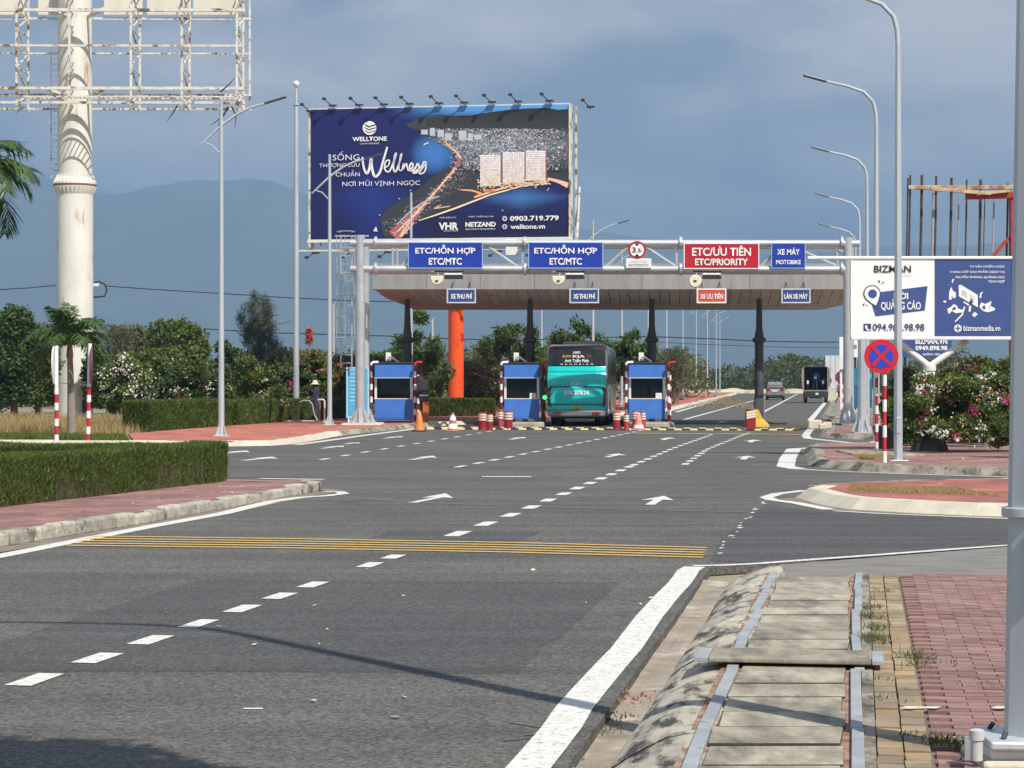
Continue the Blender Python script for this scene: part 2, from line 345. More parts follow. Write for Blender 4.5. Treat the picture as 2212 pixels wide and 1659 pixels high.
def bonded(name, c1, c2, mortar, bw, bh, rot):
    m = bpy.data.materials.new(name); nt, N, L, B = nodes(m)
    co = N.new('ShaderNodeNewGeometry').outputs['Position']; mp = N.new('ShaderNodeMapping'); mp.inputs['Rotation'].default_value = (0, 0, rot); L.new(co, mp.inputs[0])
    b = N.new('ShaderNodeTexBrick'); b.inputs['Scale'].default_value = 1; b.inputs['Brick Width'].default_value = bw; b.inputs['Row Height'].default_value = bh; b.inputs['Mortar Size'].default_value = 0.006
    b.inputs['Color1'].default_value = rgba(c1); b.inputs['Color2'].default_value = rgba(c2); b.inputs['Mortar'].default_value = rgba(mortar); L.new(mp.outputs[0], b.inputs[0])
    n = N.new('ShaderNodeTexNoise'); n.inputs['Scale'].default_value = 0.9; n.inputs['Detail'].default_value = 8; n.inputs['Roughness'].default_value = 0.7; L.new(co, n.inputs[0])
    r = N.new('ShaderNodeValToRGB'); e = r.color_ramp.elements; e[0].position = 0.38; e[0].color = (0.58, 0.56, 0.56, 1); e[1].position = 0.66; e[1].color = (1.22, 1.18, 1.10, 1); L.new(n.outputs[0], r.inputs[0])
    mx = N.new('ShaderNodeMixRGB'); mx.blend_type = 'MULTIPLY'; mx.inputs[0].default_value = 1; L.new(b.outputs[0], mx.inputs[1]); L.new(r.outputs[0], mx.inputs[2]); L.new(mx.outputs[0], B.inputs['Base Color'])
    B.inputs['Roughness'].default_value = 0.9
    return m
REDPAVE = bonded('red block paving', (0.42, 0.15, 0.115), (0.34, 0.115, 0.09), (0.22, 0.12, 0.09), 0.22, 0.11, 0.15)
PINKPAVE = bonded('faded red block paving', (0.35, 0.19, 0.172), (0.29, 0.15, 0.137), (0.18, 0.115, 0.10), 0.22, 0.11, 0.22)
SALMON = bonded('bright red paving', (0.52, 0.17, 0.115), (0.44, 0.14, 0.10), (0.32, 0.16, 0.12), 0.25, 0.25, 0.1)
GROUND = mat('dry soil and scrub', (0.30, 0.24, 0.13), (0.11, 0.12, 0.05), 0.22, 0.95, bump=0.3, bscale=3, stain=(0.30, 0.26, 0.19), sscale=0.06, slo=0.5, shi=0.6, world_co=True, detail=9)

o = struct(one('ground', GROUND, box=(-9000, 9000, -300, 16000, -0.5, -0.09)))

def strip(pts, w, z):
    """flat ribbon of width w along pts (x,y)."""
    b = MB(); pts = [Vector((p[0], p[1], 0)) for p in pts]; ring = []
    for i, p in enumerate(pts):
        t = (pts[min(i+1, len(pts)-1)] - pts[max(i-1, 0)]).normalized(); nn = Vector((-t.y, t.x, 0)) * w / 2
        ring.append((p + nn, p - nn))
    for i in range(len(pts) - 1):
        b.add([(ring[i][1].x, ring[i][1].y, z), (ring[i+1][1].x, ring[i+1][1].y, z), (ring[i+1][0].x, ring[i+1][0].y, z), (ring[i][0].x, ring[i][0].y, z)], [(0, 1, 2, 3)])
    return b
def gxy(px, py, z=0): g = G(px, py, z); return (g.x, g.y)
def XR(d): return -1.50 + 0.1525 * d                     # right edge of the carriageway

road_poly = [(-60, -25), (XR(-25) + 0.14, -25), (XR(22.1) + 0.14, 22.1), (2.55, 22.45), (5.7, 25.0), (14, 25.6), (45, 26), (45, 46), (10, 43.2), (9.2, 62), (13.2, 62), (13.2, 72)]
road_poly += [(XR(75) + 2.5, 75), (XR(107) + 0.5, 107), (XR(340) + 0.5, 345), (30, 345), (31.0, 308), (9.4, 137), (3.5, 110), (-1.3, 97.5), (-4.2, 91), (-4.6, 85), (-6.3, 75.7), (-7.0, 66), (-8.5, 63.6), (-30, 66), (-60, 66)]
road = struct(MB().prism(road_poly, -0.08, 0.0).build('road', ASPH))
def mark(name, b, m, label=None):
    o = b.build(name, m, road)
    if label: o['label'] = label
    return o
# newer asphalt patches
mark('asphalt_patch', MB().poly([(*gxy(430, 1252), .0012), (*gxy(0, 1388), .0012), (*gxy(-60, 1450), .0012), (*gxy(700, 1452), .0012), (*gxy(1120, 1456), .0012), (*gxy(1180, 1392), .0012), (*gxy(1210, 1380), .0012), (*gxy(1340, 1258), .0012), (*gxy(900, 1254), .0012)]), ASPH2)
mark('asphalt_patch', MB().poly([(*gxy(850, 1146), .004), (*gxy(790, 1166), .004), (*gxy(1110, 1172), .004), (*gxy(1165, 1150), .004)]), ASPH2)
mark('asphalt_patch', MB().poly([(*gxy(1535, 1212), .004), (*gxy(1640, 1218), .004), (*gxy(1900, 1202), .004), (*gxy(2175, 1176), .004), (20, 26, .004), (20, 30.5, .004), (*gxy(2175, 1124), .004), (*gxy(1800, 1110), .004), (*gxy(1655, 1090), .004), (*gxy(1560, 1160), .004)]), ASPH3)
b = strip([gxy(x, y) for x, y in [(745, 1074), (900, 1086), (1100, 1093), (1350, 1101), (1615, 1107)]], 0.16, .005); mark('tar_seam', b, SEAM)
b = strip([gxy(x, y) for x, y in [(560, 1034), (700, 1036)]], 0.25, .005); mark('painted_bar', b, ROADW)
b = strip([gxy(x, y) for x, y in [(1042, 1030), (1148, 1030)]], 0.30, .005); mark('painted_bar', b, ROADW)
b = strip([gxy(x, y) for x, y in [(525, 1532), (568, 1532)]], 0.05, .005); mark('painted_bar', b, ROADW)
for pts in ([(1100, 1562), (1180, 1574)], [(1130, 1590), (1200, 1582)], [(1090, 1601), (1190, 1590)]):
    mark('paint_smear', strip([gxy(*p) for p in pts], 0.022, .005), SEAM)
# edge lines
e1 = [(XR(d) - 0.05 + 0.012 * math.sin(d * 1.3) + rnd.uniform(-.008, .008), d) for d in [x * 0.7 for x in range(-10, 32)]]
mark('edge_line', strip(e1 + [(1.86, 22.15)], 0.22, .006), ROADW)
mark('edge_line', strip([gxy(x, y) for x, y in [(1497, 1223), (1560, 1222), (1640, 1218), (1720, 1212), (1900, 1199), (2060, 1187), (2185, 1178)]] + [(14, 25.4)], 0.14, .006), ROADW)
mark('edge_line', strip([(-9.2, 8), (-7.6, 15)] + [gxy(x, y) for x, y in [(0, 1202), (180, 1166), (330, 1137), (480, 1110), (590, 1083), (650, 1075), (715, 1071)]], 0.24, .006), ROADW)
mark('edge_line', strip([gxy(x, y) for x, y in [(640, 1076), (700, 1072), (742, 1067), (735, 1063), (700, 1062)]], 0.2, .007), ROADW)
mark('edge_line', strip([gxy(x, y) for x, y in [(640, 961), (700, 953), (800, 939), (870, 930), (905, 925)]], 0.3, .006), ROADW)
mark('edge_line', strip([gxy(x, y) for x, y in [(1790, 1101), (1720, 1087), (1668, 1080), (1655, 1075), (1680, 1067), (1740, 1060)]], 0.22, .006), ROADW)
mark('edge_line', strip([gxy(x, y) for x, y in [(1800, 1104), (1900, 1110), (2050, 1116), (2180, 1121)]] + [(12, 29.6)], 0.12, .006), ROADW)
mark('edge_line', strip([gxy(x, y) for x, y in [(1762, 967), (1715, 970), (1702, 990), (1697, 1008), (1725, 1013)]], 0.40, .006), ROADW)
mark('edge_line', strip([gxy(x, y) for x, y in [(1712, 1013), (1800, 1018), (1950, 1024), (2180, 1031)]], 0.16, .006), ROADW)
mark('edge_line', strip([gxy(x, y) for x, y in [(1765, 914), (1752, 925), (1740, 941), (1745, 947), (1800, 953), (1850, 958)]], 0.28, .006), ROADW)
mark('edge_line', strip([(XR(d) - 0.1, d) for d in (104, 120, 150, 185, 230, 300)], 0.3, .006), ROADW)
mark('edge_line', strip([(9.9, 131), (15, 172), (22, 230), (31.8, 308)], 0.3, .006), ROADW)
mark('lane_line', strip([(8.4, 106), (14.2, 146), (23.2, 208), (38, 310)], 0.2, .006), ROADW)
mark('lane_line', strip([(11.8, 106), (15.7, 135), (27, 214), (42, 319)], 0.2, .006), ROADW)
mark('stop_line', strip([gxy(1370, 936), gxy(1560, 937), gxy(1735, 939)], 0.55, .006), ROADY)
mark('stop_line', strip([(8.2, 105.6), (14.4, 104.4)], 0.3, .005), ROADY)
for i in range(5):                                        # yellow rumble lines
    t = i / 4
    mark('rumble_line', strip([gxy(200 - 14 * i, 1159 + 5 * i), gxy(640, 1165 + 5.0 * i), gxy(1100, 1173 + 5.2 * i), gxy(1527 - 2 * i, 1184 + 5.3 * i)], 0.13, .008), ROADY)
def interp(pl, d):
    for (d0, x0), (d1, x1) in zip(pl, pl[1:]):
        if d0 <= d <= d1: return x0 + (x1 - x0) * (d - d0) / (d1 - d0)
    return pl[-1][1]
def dashes(pl, d0, d1, per, ln, w, skip=()):
    d = d0; k = 0
    while d < d1:
        if k not in skip:
            j = rnd.uniform(-.03, .03)
            mark('lane_dash', strip([(interp(pl, d + j), d + j), (interp(pl, d + ln + j), d + ln + j + rnd.uniform(-.04, .04))], w * rnd.uniform(.93, 1.05), .006), ROADW)
        d += per; k += 1
main_dash = [(10, -3.63), (13.8, -3.03), (21.8, -1.56), (31.55, .13), (34, .5), (45.6, 2.25), (60.5, 4.45), (75.7, 6.9), (84, 8.2)]
dashes(main_dash, 12.45, 24, 1.07, 0.55, 0.17, skip=(8,))
dashes(main_dash, 24.6, 48, 1.9, 0.85, 0.19, skip=(0,))
dashes(main_dash, 48.5, 79, 1.8, .9, 0.16)
dashes([(48, 3.75), (59.9, 5.37), (74.4, 7.8), (80, 8.8)], 49, 78, 1.8, 0.85, 0.16)
dashes([(45, -1.7), (50.2, -.73), (78.3, 4.18), (84, 5.2)], 47.5, 82, 2.0, 1.0, 0.16)
dashes([(46, -5.3), (56, -4.1), (78.3, -1.2), (84, -.5)], 52, 82, 2.6, 0.95, 0.16)
# arrows
def arrow(px, py, L=2.4, bend=0.0, w=0.26):
    g = G(px, py); u = Vector((0.155, 1)).normalized(); n = Vector((u.y, -u.x))
    def q(a, c): p = Vector((g.x, g.y)) + u * c * L + n * (a * w + bend * c * c * w * 4); return (p.x, p.y, .007)
    pts = [q(-.28, -.5), (q(.28, -.5)), q(.28, 0.05), q(1, 0.0), q(0, .5), q(-1, 0.0), q(-.28, 0.05)]
    mark('direction_arrow', MB().poly(pts), ROADW)
arrow(1420, 1081, 2.6); arrow(945, 1076, 2.8, -0.5); arrow(1610, 989, 2.6, 0, .28); arrow(1330, 984, 2.8, -.3, .28); arrow(920, 989, 2.8, -.3, .28)
arrow(570, 991, 2.6, -.4, .36); arrow(512, 977, 2.6, -.3, .36); arrow(850, 945, 3.0, 0, .3); arrow(1118, 947, 3.0, 0, .3); arrow(1440, 948, 3.0, 0, .3); arrow(1625, 953, 3, 0, .3)
arrow(1650, 921, 3, 0, .3); arrow(720, 966, 2.6, 0, .3); arrow(760, 958, 2, 0, .24); arrow(1560, 912, 4, 0, .3)
# broken white line across the mouth of the side street
for i in range(17):
    t = max(0.0, i / 16 + rnd.uniform(-.02, .02)); px = 1552 + 98 * t + rnd.uniform(-7, 7); py = 1196 - 112 * t ** 0.9
    s = rnd.uniform(3, 9); g = [gxy(px - s, py + rnd.uniform(.4, 1.6)), gxy(px + s * .3, py + rnd.uniform(.3, 1.6)), gxy(px + s, py - rnd.uniform(.2, 1)), gxy(px - s * .2, py - rnd.uniform(.6, 1.8))]
    mark('paint_flake', MB().poly([(a, c, .0075) for a, c in g]), ROADW)

# ---- rubber speed hump at the toll line: black and yellow blocks
HUMPY = mat('yellow rubber block', (0.66, 0.52, 0.22), (0.5, 0.40, 0.18), 5, 0.8, stain=(0.2, 0.17, 0.1), sscale=4)
def hump_piece(bm, x, y, w, dep, h):
    bm.prism_y([(-w/2, 0), (w/2, 0), (w/2, h), (-w/2, h)], 0, .01)
for row, (x0, y0, x1, y1) in enumerate([(-3.6, 84.6, 11.0, 82.8), (-3.4, 86.4, 12.3, 84.0)]):
    root = thing('speed_hump', ['black and yellow rubber speed hump crossing the toll lanes, nearer row', 'black and yellow rubber speed hump crossing the toll lanes, farther row'][row], 'speed hump', (x0, y0, 0), math.atan2(y1 - y0, x1 - x0), 'rubber speed humps')
    ln = math.hypot(x1 - x0, y1 - y0); n = int(ln / 0.30); me = {}
    for i in range(n):
        key = (i + row) % 2
        if key not in me:
            b = MB().add([(0,-.17,0),(.29,-.17,0),(.29,.17,0),(0,.17,0),(0.01,-.07,.06),(.28,-.07,.06),(.28,.07,.06),(.01,.07,.06)], [(0,3,2,1),(4,5,6,7),(0,1,5,4),(1,2,6,5),(2,3,7,6),(3,0,4,7)])
            p = b.build('hump_block', [BLACKP, HUMPY][key], root); me[key] = p.data
        else:
            p = bpy.data.objects.new('hump_block', me[key]); COL.objects.link(p); p.parent = root
        p.location = (i * 0.30, 0, 0.002)

# ---- kerb stones
def kerb_run(parent, pts, ln, w, h, m, side=1, z0=0.0, gap=0.012, jit=0.012, name='kerb_stone', bev=0.025, batter=0.0):
    """stones laid along pts; side=+1 puts their width to the left of the walking direction."""
    pts = [Vector((p[0], p[1])) for p in pts]; seg = []; acc = 0
    for a, c in zip(pts, pts[1:]): seg.append((acc, a, c)); acc += (c - a).length
    def at(s):
        for (s0, a, c) in reversed(seg):
            if s >= s0: return a + (c - a).normalized() * (s - s0)
        return pts[0]
    n = max(1, round(acc / ln)); L = acc / n
    for i in range(n):
        a, c = at(i * L + gap / 2), at(min(acc, (i + 1) * L - gap / 2)); t = (c - a).normalized(); nn = Vector((-t.y, t.x)) * side
        hh = h + rnd.uniform(-jit, jit); off = nn * rnd.uniform(-jit, jit); wv = nn * w; bt = nn * batter
        q = [a + off, c + off, c + wv, a + wv]
        q2 = [a + off + bt, c + off + bt, c + wv, a + wv]
        vs = [(p.x, p.y, z0 - .02) for p in q] + [(p.x, p.y, z0 + hh) for p in q2]
        fs = [(0,3,2,1),(4,5,6,7),(0,1,5,4),(1,2,6,5),(2,3,7,6),(3,0,4,7)] if side > 0 else [(0,1,2,3),(7,6,5,4),(4,5,1,0),(5,6,2,1),(6,7,3,2),(7,4,0,3)]
        MB().add(vs, fs).build(name, m, parent, False, bev)

def inset(pl, w):
    out = []
    for i, p in enumerate(pl):
        a, c = Vector(pl[max(0, i-1)]), Vector(pl[min(len(pl)-1, i+1)]); t = (c - a).normalized(); out.append((p[0] - t.y * w, p[1] + t.x * w))
    return out
# near left island
isl = [(-12, 6)] + [(-8.6, 15), (-7.2, 19.5)] + [gxy(x, y) for x, y in [(0, 1183), (250, 1142), (400, 1115), (520, 1094), (620, 1074), (685, 1063)]] + [(-3.18, 37.4), (-3.6, 38.1), (-5, 38.6), (-12, 40.6), (-30, 42), (-30, 6)]
inner = [(p[0] - 0.12, p[1] + 0.03) for p in isl[1:10]] + [(-3.3, 37.3), (-3.7, 37.9), (-5, 38.4), (-12, 40.4), (-30, 41.8), (-30, 8)]
island = struct(MB().prism([(-11.6, 8)] + inner, -0.03, 0.148).build('traffic_island', PINKPAVE))
kerb_run(island, isl[1:11], 0.62, 0.2, 0.158, KERBS, +1, gap=.03, jit=0.024, bev=0.035)
kerb_run(island, isl[10:15], 0.9, 0.2, 0.155, KERBS, +1)

# far left pavement with the first booth
lp = [(-30, 65.2), (-15.2, 63.4), (-8.1, 62.7), (-6.9, 63.6), (-6.45, 65.5), (-5.85, 75.7), (-4.27, 85), (-3.5, 88.5), (-3.15, 91.2), (-2.4, 93), (-0.5, 97.2), (1.6, 101.5), (4.2, 110), (10.1, 137), (31.8, 308), (34, 330)]
pave = struct(MB().prism([(-11.0, 63.35)] + inset(lp, .28)[2:] + [(26, 330), (10, 200), (-2, 150), (-6, 112), (-12, 108), (-9.2, 96), (-11.0, 84), (-12.7, 72)], -0.05, 0.15).build('pavement', SALMON))
kerb_run(pave, lp[:6], 1.1, 0.38, 0.16, CONCP, +1, batter=0.2, bev=.02)
kerb_run(pave, lp[5:9], 1.4, 0.4, 0.16, CONC, +1, batter=0.2)
kerb_run(pave, lp[8:15], 4.0, 0.5, 0.16, CONCP, +1, batter=0.15)

# right islands and pavements
ri_f = [(4.9, 36.3), (4.55, 35.4), gxy(1728, 1079), gxy(1760, 1089), gxy(1800, 1098), gxy(1900, 1105), gxy(2050, 1112), gxy(2180, 1118), (9.5, 29.7), (16, 29.5)]
ri = struct(MB().prism(inset(ri_f, .42)[1:] + [(16, 39.5), (9, 39.1), (6.1, 37.6), (5.2, 36.6)], -0.03, 0.148).build('traffic_island', REDPAVE))
kerb_run(ri, ri_f, 1.05, 0.52, 0.16, CONCP, +1, batter=0.25, gap=.006, jit=.004, bev=.02)
kerb_run(ri, [(16, 39.6), (9, 39.2), (6.0, 37.8), (4.9, 36.3)], 1.2, 0.2, 0.155, CONC, +1)
s2_f = [(8.45, 61), (7.75, 58.5), (7.3, 54), (6.75, 50), (6.55, 48.0), (7.1, 46.9), gxy(1850, 1019), gxy(1950, 1023), gxy(2180, 1029), (13, 42.4), (18, 42.2)]
s2 = struct(MB().prism(inset(s2_f, .28) + [(18, 60), (12, 61), (9, 61.5)], -0.03, 0.148).build('pavement', PINKPAVE))
kerb_run(s2, s2_f, 1.0, 0.45, 0.165, CONC, +1, batter=0.22, jit=.012, bev=.03)
kerb_run(s2, [(12, 61.2), (8.4, 61)], 1.0, 0.3, 0.16, CONC, +1)
for i in range(4):
    for j in range(2): one('drain_cover', SLABC, s2, bevel=.012, box=(8.0 + j * .78, 8.75 + j * .78, 50.2 + i * .9, 51.02 + i * .9, .1, .175 + .01 * ((i + j) % 2)))
s3_f = [(14.4, 99), (12.9, 90), (10.75, 76), (10.2, 72.6), (10.9, 70.5), (12.6, 68.6), (14.5, 67.8), (18, 67.2)]
s3 = struct(MB().prism(inset(s3_f, .38) + [(19, 99)], -0.03, 0.148).build('pavement', PINKPAVE))
kerb_run(s3, s3_f, 1.2, 0.5, 0.165, CONC, +1, batter=0.25, bev=.03)
for x, y, s in [(10.9, 80, .5), (11.5, 80.6, .35), (11.2, 79.3, .3)]:
    one('rubble_block', CONCP, s3, bevel=.05, box=(x, x + s, y, y + s * .8, .1, .15 + s * .6))
s4_f = [(40, 263), (26.5, 182), (20.4, 142), (16.0, 113), (15.2, 106.5), (16, 103.5), (20, 103)]
s4 = struct(MB().prism(inset(s4_f, .38) + [(26, 104), (60, 262)], -0.03, 0.148).build('pavement', CONC))
kerb_run(s4, s4_f, 3.0, 0.5, 0.17, CONC, +1, batter=0.25, bev=.03)

DUST = mat('sandy road dust', (0.24, 0.19, 0.15), (0.13, 0.115, 0.10), 2.5, 0.95, world_co=True, detail=9)
mark('kerb_dust', strip([(p[0] + .17, p[1]) for p in isl[1:11]], .36, .0048), DUST)
mark('kerb_dust', strip([(p[0] - .05, p[1] - .30) for p in ri_f[1:9]], .4, .0052), DUST)
# near right pavement: gutter, rolled kerb, covered drain, yellow and red blocks (a = offset at 12 m, rows follow the road)
def D(a, d): return (a + 0.16 * (d - 12.0), d)
NEAR, END = 3.0, 19.45
side = struct(MB().prism([D(1.0, NEAR), D(8, NEAR), (12, 20), (12, 24.9), (5.6, 24.7), (2.75, 22.3), (2.5, 21.6), D(1.0, 21)], -0.2, 0.012).build('pavement', GREYP))
gut = MB(); prof = [(.27, -.001), (.335, -.004), (.36, -.05), (.50, -.065), (.61, -.06), (.66, -.062), (.70, .0), (.77, .052), (.87, .10), (.97, .137), (1.08, .160), (1.20, .168), (1.20, .05)]
rows = []
ds = [NEAR + 0.22 * i for i in range(int((21.4 - NEAR) / 0.22))]
for d in ds:
    k = min(1, max(0, (21.6 - d) / 1.2)); row = []
    for (a, z) in prof:
        nz = mnoise.noise(Vector((a * 4, d * 2.2, 3))) * .016 + mnoise.noise(Vector((a * 14, d * 9, 1))) * .007
        x, y = D(a + (mnoise.noise(Vector((d * 1.7, a, 5))) * .022 if a < .4 else 0), d); row.append((x, y, z * (0.25 + .75 * k) + (nz if z != .05 and a > .34 else 0)))
    rows.append(row)
for r0, r1 in zip(rows, rows[1:]):
    for i in range(5):
        gut.mi = 1 if i < 2 else 0
        gut.add([r0[i], r0[i+1], r1[i+1], r1[i]], [(0, 1, 2, 3)])
gut.build('gutter', [GUTT, ASPH], side, True, ang=60)
k = 0
while k + 5 < len(rows):                               # cast kerb lengths with open joints
    b = MB(); dz, dx = rnd.uniform(-.006, .006), rnd.uniform(-.006, .006); sub_ = rows[k:k + 6]
    def jn(j, p): return (p[0] + dx, p[1] + (.008 if j == 0 else (-.008 if j == len(sub_) - 1 else 0)), p[2] + dz)
    for j in range(len(sub_) - 1):
        for i in range(5, len(prof) - 1): b.add([jn(j, sub_[j][i]), jn(j, sub_[j][i+1]), jn(j+1, sub_[j+1][i+1]), jn(j+1, sub_[j+1][i])], [(0, 1, 2, 3)])
    b.build('kerb_length', KROLL, side, True, ang=60); k += 5
STRAP = mat('galvanised angle iron', (0.36, 0.375, 0.39), (0.26, 0.275, 0.29), 4, 0.65, 0.1, stain=(0.20, 0.15, 0.11), sscale=5, slo=.6, shi=.7, world_co=True)
RUST = mat('rusty mortar', (0.20, 0.055, 0.022), (0.34, 0.28, 0.21), 9, 0.95, world_co=True, bump=.4)
for (a0, a1) in ((1.10, 1.215), (1.835, 1.93)):                # rusty bedding under the rails
    MB().add([(*D(a0 - .02, NEAR), .164), (*D(a1 + .02, NEAR), .164), (*D(a1 + .02, END), .164), (*D(a0 - .02, END), .164)], [(0, 1, 2, 3)]).build('rail_bedding', RUST, side)
d = NEAR
while d < END - .3:                                           # angle irons in short lengths, each a little out of line
    L = rnd.uniform(1.6, 2.3); e = min(END, d + L)
    for (a0, a1) in ((1.115, 1.185), (1.87, 1.93)):
        j0, j1 = rnd.uniform(-.02, .02), rnd.uniform(-.02, .02)
        b = MB(); q = [D(a0 + j0, d), D(a1 + j0, d), D(a1 + j1, e - .015), D(a0 + j1, e - .015)]
        b.prism(q, .15, .186); b.build('steel_rail', STRAP, side, False, .004)
    d += L
MB().add([(*D(1.19, NEAR), .10), (*D(1.845, NEAR), .10), (*D(1.845, END), .10), (*D(1.19, END), .10)], [(0, 1, 2, 3)]).build('drain_channel', mat('drain void shade', (.03, .026, .02), None, 4, .9), side)  # dark sheet below the covers; shade of the open drain put into its colour
d = NEAR
k = 0
while d < END - .5:                                            # the drain's concrete covers
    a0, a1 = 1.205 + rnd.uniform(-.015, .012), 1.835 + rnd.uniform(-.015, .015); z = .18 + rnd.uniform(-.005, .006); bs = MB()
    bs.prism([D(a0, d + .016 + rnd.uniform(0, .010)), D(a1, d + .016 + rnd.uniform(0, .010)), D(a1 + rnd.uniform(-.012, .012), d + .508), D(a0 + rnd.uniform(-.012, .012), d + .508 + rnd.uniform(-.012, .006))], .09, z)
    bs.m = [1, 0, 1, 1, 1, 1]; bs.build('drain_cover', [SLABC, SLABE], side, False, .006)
    d += .52
one_slab = thing('lifting_cover', 'loose concrete cover with steel angle ends lying across the drain', 'drain cover', (*D(1.48, 13.3), .19), -math.atan(.16))
b = MB().box(-.47, .50, -.24, .26, 0.010, .040); b.build('cover_slab', SLABC, one_slab, False, .008)
for x0, x1 in ((-.56, -.475), (.505, .575)):
    one('angle_iron', STRAP, one_slab, bevel=.003, box=(x0, x1, -.23, .26, .010, .036))

# paving blocks
YB = [mat('yellow block %d' % i, c, tuple(x * .7 for x in c), 6, 0.92, bump=.3, stain=(0.19, 0.155, 0.11), sscale=3, slo=.42, shi=.62, world_co=True, orand=.16) for i, c in enumerate([(0.40, 0.275, 0.14), (0.42, 0.32, 0.20), (0.31, 0.225, 0.14)])]
RB = [mat('red block %d' % i, c, tuple(x * .8 for x in c), 6, 0.92, bump=.3, stain=(0.27, 0.18, 0.16), sscale=1.3, slo=.5, shi=.72, world_co=True, orand=.15) for i, c in enumerate([(0.265, 0.150, 0.132), (0.23, 0.125, 0.11), (0.30, 0.175, 0.155)])]
JOINT = mat('sandy joint', (0.20, 0.13, 0.10), (0.12, 0.085, 0.065), 12, 0.95, world_co=True)
MB().add([(*D(1.93, NEAR), .150), (*D(6, NEAR), .150), (*D(6, END - .05), .150), (*D(1.93, END - .05), .150)], [(0, 1, 2, 3)]).build('paving_bed', JOINT, side)
MB().prism([D(1.93, NEAR), D(1.995, NEAR), D(1.995, END), D(1.93, END)], .1, .172).build('concrete_haunch', CONC, side)
proto = {}
def block(name, w, l, mats, i):
    key = (name, i)
    if key not in proto:
        b = MB().add([(-w/2,-l/2,0),(w/2,-l/2,0),(w/2,l/2,0),(-w/2,l/2,0),(-w/2,-l/2,.07),(w/2,-l/2,.07),(w/2,l/2,.07),(-w/2,l/2,.07)], [(4,5,6,7),(0,1,5,4),(1,2,6,5),(2,3,7,6),(3,0,4,7)])
        p = b.build(name, mats[i], side); proto[key] = p.data; return p
    p = bpy.data.objects.new(name, proto[key]); COL.objects.link(p); p.parent = side; return p
restb = MB(); n_y = n_r = 0
for col in range(2):
    for i in range(int((END - NEAR) / .205)):
        d = END - .1 - i * .205 - (.1 if col else 0); x, y = D(2.06 + col * .128 + .0, d)
        if y < 8.6: continue
        p = block('yellow_paver', .118, .194, YB, rnd.randrange(3)); p.location = (x + rnd.uniform(-.003, .003), y, .101 + rnd.uniform(-.005, .005)); p.rotation_euler = (rnd.uniform(-.02, .02), rnd.uniform(-.03, .03), -.16 + rnd.uniform(-.02, .02)); n_y += 1
cand = []
for c in range(14):
    for i in range(int((END - NEAR) / .112)):
        d = END - .06 - i * .112; a = 2.385 + c * .226 + (.0 if i % 2 else .113)
        if i % 2 == 0 and c == 0: a = 2.385 + .113 * 0 + .113
        cand.append((a, d))
vis = [(a, d) for a, d in cand if d > 8.8 and 1106 + D(a - .1, d)[0] / d * 4700 < 2190]
vis.sort(key=lambda q: q[1]); vis = set(vis[:300])
rest_v = []
for a, d in cand:
    x, y = D(a, d); z = .098 + .006 * mnoise.noise(Vector((x * 2, y * 2, 0))) + rnd.uniform(-.002, .003)
    if (a, d) in vis:
        p = block('red_paver', .217, .104, RB, rnd.randrange(3)); p.location = (x, y, z); p.rotation_euler = (rnd.uniform(-.015, .015), rnd.uniform(-.012, .012), -.16)
    else:
        cs, sn = math.cos(-.16), math.sin(-.16); q = [(x + cs*u - sn*v, y + sn*u + cs*v, z + .07) for u, v in ((-.108, -.052), (.108, -.052), (.108, .052), (-.108, .052))]
        restb.add(q + [(p[0], p[1], z) for p in q], [(0, 1, 2, 3), (4, 5, 1, 0), (5, 6, 2, 1), (6, 7, 3, 2), (7, 4, 0, 3)])
o = restb.build('paving_blocks', RB[0], side); o['kind'] = 'stuff'
# faded white painted line across the blocks
for (px0, px1, py) in ((1945, 2035, 1529), (2140, 2190, 1529)):
    pts = [G(px0, py + 2, .177), G(px0 + 20, py + 3.5, .177), G(px0 + 40, py + 1, .177), G(px1 - 14, py + 3, .177), G(px1, py - 1.5, .177), G(px0 + 38, py - 1, .177), G(px0 + 12, py - 2, .177)]
    MB().poly([(p.x, p.y, .1815) for p in pts]).build('paint_flake', ROADW, side)
# ================================================================ sign gantry
GD = 86.0
def pg(px, py, d=GD): return P(px, py, d)
GAL = mat('hot dip galvanised tube', (0.62, 0.64, 0.65), (0.50, 0.52, 0.54), 2, 0.38, 0.5, stain=(0.40, 0.40, 0.40), sscale=2)
gan = thing('sign_gantry', 'galvanised tubular truss gantry spanning all toll lanes, carrying lane signs', 'gantry', (0, GD, 0))
def gl(px, py, d=GD): p = P(px, py, d); return Vector((p.x, p.y - GD, p.z))
def gpost(px, dd, r, zt, nm='post'):
    x = XX(px, GD + dd); b = MB().path([(x, dd, .24), (x, dd, zt)], r, 20); b.build(nm, GAL, gan, True)
    f = MB()
    for k in range(8):
        a = k * math.pi / 4; c, s_ = math.cos(a), math.sin(a)
        f.add([(x + c*r*.9, dd + s_*r*.9, .24), (x + c*(r+.22), dd + s_*(r+.22), .24), (x + c*r*.9, dd + s_*r*.9, .78)], [(0, 1, 2)])
        t = Vector((-s_, c, 0)) * .012; p0 = [Vector((x + c*r*.9, dd + s_*r*.9, .24)), Vector((x + c*(r+.24), dd + s_*(r+.24), .24)), Vector((x + c*r*.9, dd + s_*r*.9, .85))]
        f.add([p + t for p in p0] + [p - t for p in p0], [(0, 1, 2), (5, 4, 3), (0, 3, 4, 1), (1, 4, 5, 2), (2, 5, 3, 0)])
    f.build('gusset_foot', GAL, gan)
    one('base_plate', GAL, gan, box=(x - r - .26, x + r + .26, dd - r - .26, dd + r + .26, .20, .24))
ztop = ZZ(508, GD)
gpost(778, 0, .19, ztop); gpost(789, 1.9, .17, ztop - .1); gpost(1832, 0, .19, ztop - .1); gpost(1836, 1.9, .16, ztop - .1)
